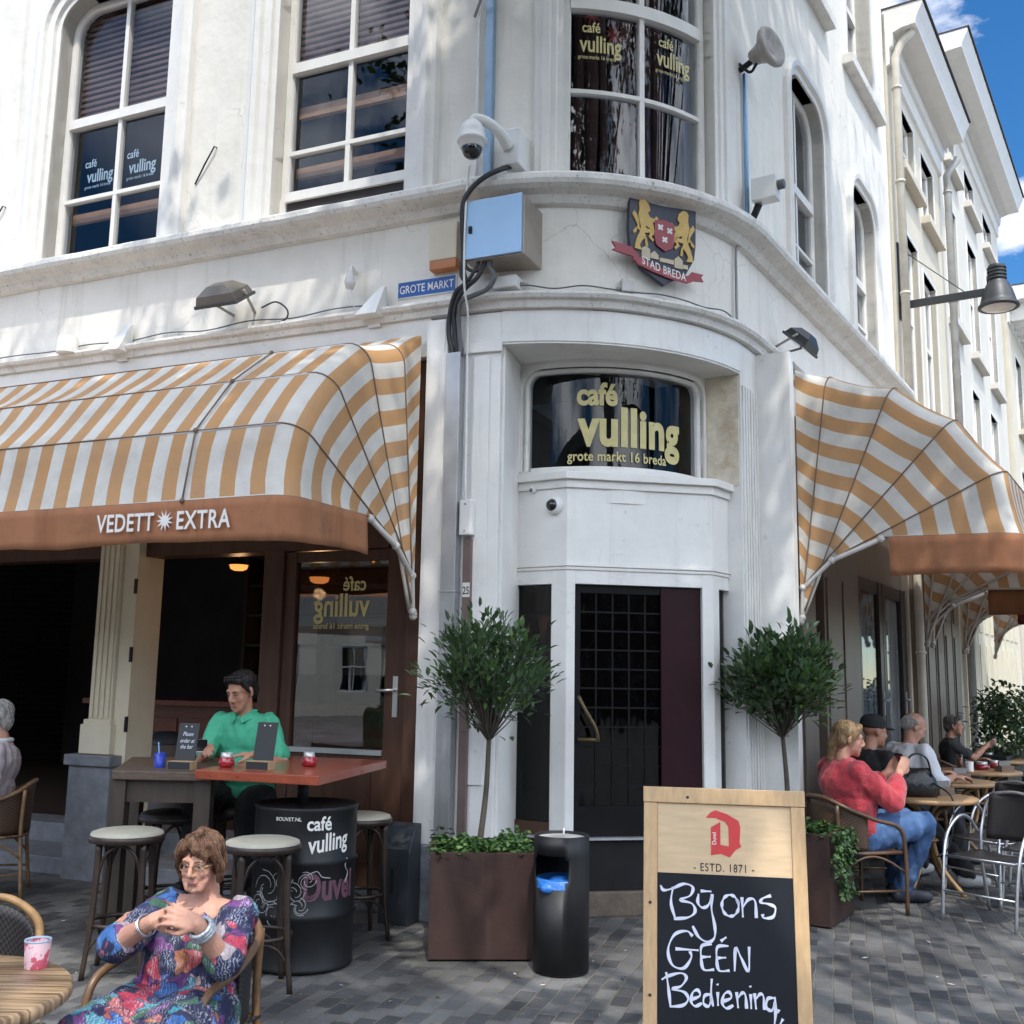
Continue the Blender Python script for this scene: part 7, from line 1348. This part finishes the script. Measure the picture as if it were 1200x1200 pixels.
# --- woman in red with jeans
RED = mat('red_knit', (.44, .035, .05), .85, var=.15, scale=30, bump=.5, bscale=90, sheen=.3); JEANS = mat('blue_denim', (.055, .12, .27), .8, var=.25, scale=5, bump=.3, bscale=30, stain=(4, .5, .7, (.10, .19, .36), .6)); NAVYS = mat('navy_sneaker', (.025, .028, .04), .6, var=.2); 
fr_ = V((.955, .296, 0))
rw = person('blonde woman in a red knit top and jeans looking at her phone', (2.54, 8.15, .55), fr_, None, sc=1.13, fem=True, lean=-.05, torso=.44, head_f=(.99, -.06, 0), pitch=-.14, handR=(2.92, 8.16, .965), handL=(2.90, 8.33, .96), pnR=(.1, .9, .1), pnL=(.1, -.9, .1), dR_=(.5, .2, .75), dL_=(.55, .0, .75), curl=.55, voxel=.009, shirt=RED, sleeve=.84, sleeve_r=1.25, trousers=JEANS, shoes=NAVYS, fat=1.22,
            knees=[(3.14, 8.26, .60), (3.06, 8.48, .60)], feet=[(3.0, 8.38, .11), (3.03, 8.62, .11)])
face(rw['body'], rw['q'], rw['k'], mat('blonde_brow', (.22, .14, .08), .6), rw['hF'])
HAIRB = hair_mat('dark_blonde_hair', (.30, .20, .105), (.16, .10, .05))
def tied(mb, q, H, k):
    ell(mb, q(0, -.022, .046), H, (.085*k, .1*k, .086*k)); ell(mb, q(0, -.06, -.005), H, (.08*k, .062*k, .08*k)); chain(mb, [q(0, -.095, .0), q(.01, -.11, -.06), q(0, -.105, -.15), q(-.01, -.09, -.21)], [.038*k, .034*k, .026*k, .012*k])
    for s in (-1, 1): chain(mb, [q(s*.05, .052, .085), q(s*.078, .03, .04), q(s*.08, -.01, -.03)], [.02*k, .016*k, .012*k])
    chain(mb, [q(-.05, .055, .09), q(0, .068, .1), q(.05, .055, .09)], [.016*k, .02*k, .016*k])
hair(rw, tied, HAIRB, .009, .004, n_str=600, back=-.7)
t = thing('mobile_phone', 'black phone held up by the woman in red', 'phone', (2.96, 8.27, .98)); m = MB(); Rp = Matrix((V((.36, -.93, 0)), V((-.45, -.17, .88)), V((-.82, -.32, -.48)))).transposed(); m.box((2.985, 8.26, 1.035), (.078, .165, .009), Rp); m.build('case', BLACKM, t, bevel=.003); m = MB(); m.box(V((2.985, 8.26, 1.035))+Rp @ V((0, 0, .0055)), (.07, .15, .001), Rp); m.build('screen', SMOKE, t)
# --- man in the black cap
BLKT = mat('black_tshirt', (.016, .016, .018), .85, var=.2, bump=.2, bscale=30)
cm = person('man in a black cap and black T-shirt seated beside the woman in red', (2.98, 9.12, .54), (.88, .47, 0), None, sc=1.1, lean=.06, torso=.48, head_f=(.95, .2, 0), pitch=-.12, handR=(3.42, 9.12, .79), handL=(3.3, 9.4, .79), dR_=(.9, .1, 0), pnR=(0, 0, -1), pnL=(0, 0, -1), voxel=.011, skin=SKINT, shirt=BLKT, sleeve=.36, trousers=DKJ, shoes=mat('grey_sneaker', (.4, .4, .4), .6), fat=1.15, feet=[(3.72, 8.95, .12), (3.55, 9.5, .12)])
face(cm['body'], cm['q'], cm['k'], MATS['black_brow'], cm['hF'])
def cap(mb, q, H, k): ell(mb, q(0, -.015, .068), H, (.086*k, .105*k, .072*k)); ell(mb, q(0, -.02, .04), H, (.087*k, .105*k, .035*k))
mb = MB(); Hh = Matrix((cm['hR'], cm['hF'], cm['hU'])).transposed(); cap(mb, cm['q'], Hh, cm['k']); cp = fuse(mb, 'cap', BLKT, cm['t'], .009, 3); mb = MB(); ell(mb, cm['q'](0, .11, .035), Hh, (.07*cm['k'], .065*cm['k'], .011*cm['k'])); fuse(mb, 'visor', BLKT, cp, .006, 2)
m = MB(); q0 = cm['P']+cm['up']*.34*1.1+cm['fb']*.140-cm['R']*-.06; m.lathe([(0, .004), (.06, 0)], q0+cm['R']*.03, 14, ax=cm['fb']+cm['R']*.6, cap=False); m.build('shirt_print', mat('faded_print', (.3, .3, .3), .8), cm['t'])
# --- balding man in the white shirt
wm = person('balding white-haired man in a white shirt bending over the second round table', (3.62, 10.12, .55), (.93, .36, 0), None, sc=1.12, lean=.14, torso=.47, head_f=(.97, .0, 0), pitch=-.55, handR=(4.08, 10.02, .80), handL=(4.05, 10.35, .80), dR_=(.9, .1, 0), pnR=(0, 0, -1), pnL=(0, 0, -1), voxel=.012, shirt=mat('white_shirt', (.60, .62, .66), .8, var=.1, bump=.4, bscale=14), sleeve=.7, trousers=DKJ, shoes=BLACKM, fat=1.12)
face(wm['body'], wm['q'], wm['k'], mat('grey_brow', (.35, .34, .33), .6), wm['hF'])
HAIRG = hair_mat('white_grey_hair', (.40, .39, .37), (.25, .24, .23))
def fringe(mb, q, H, k): ell(mb, q(0, -.062, .01), H, (.083*k, .055*k, .07*k)); [chain(mb, [q(s*.076, -.05, .035), q(s*.08, .0, .03)], [.016*k, .01*k]) for s in (-1, 1)]
hair(wm, fringe, HAIRG, .01, .004)
# --- far man
fm = person('grey-haired man in a dark T-shirt raising a glass at the back of the terrace', (5.27, 12.98, .52), (.75, -.25, 0), None, sc=1.0, lean=.0, torso=.49, head_f=(.9, -.42, 0), pitch=-.02, handR=(5.64, 12.83, .94), handL=(5.62, 13.07, .76), dR_=(.8, .1, .4), pnR=(0, .8, .2), pnL=(0, 0, -1), voxel=.013, skin=SKINT, shirt=mat('charcoal_tshirt', (.03, .031, .035), .85, var=.2), sleeve=.36, trousers=DKJ, shoes=BLACKM, fat=1.1)
face(fm['body'], fm['q'], fm['k'], MATS['grey_brow'], fm['hF']); hair(fm, short, hair_mat('dark_grey_hair', (.10, .09, .085), (.2, .19, .18)), .01, .004)
tumbler('clear glass in the raised hand of the man in the dark T-shirt', (5.72, 12.82, .92), .13, .034)
# --- man at the left edge
om = person('grey-haired man in a pale polo shirt at the left edge, turned away', (-3.79, 8.1, .55), (-.95, -.31, 0), None, sc=1.14, lean=-.02, torso=.47, head_f=(-.86, -.5, 0), pitch=-.05, handR=(-4.16, 8.12, .70), handL=(-3.96, 7.80, .72), dL_=(-1, 0, 0), pnL=(0, 0, -1), voxel=.012, shirt=mat('pale_mauve_polo', (.42, .37, .39), .8, var=.1, bump=.2, bscale=40), sleeve=.38, trousers=mat('grey_trousers', (.12, .12, .13), .8), shoes=BLACKM, fat=1.1)
face(om['body'], om['q'], om['k'], MATS['grey_brow'], om['hF'], glasses=BLACKM); hair(om, short, HAIRG, .01, .004)
m = MB(); ring(m, om['N']+V((0, 0, .02)), V((0, 0, 1)), .075, .018, 20); m.build('collar', mat('white_collar', (.6, .6, .6), .8), om['t'])
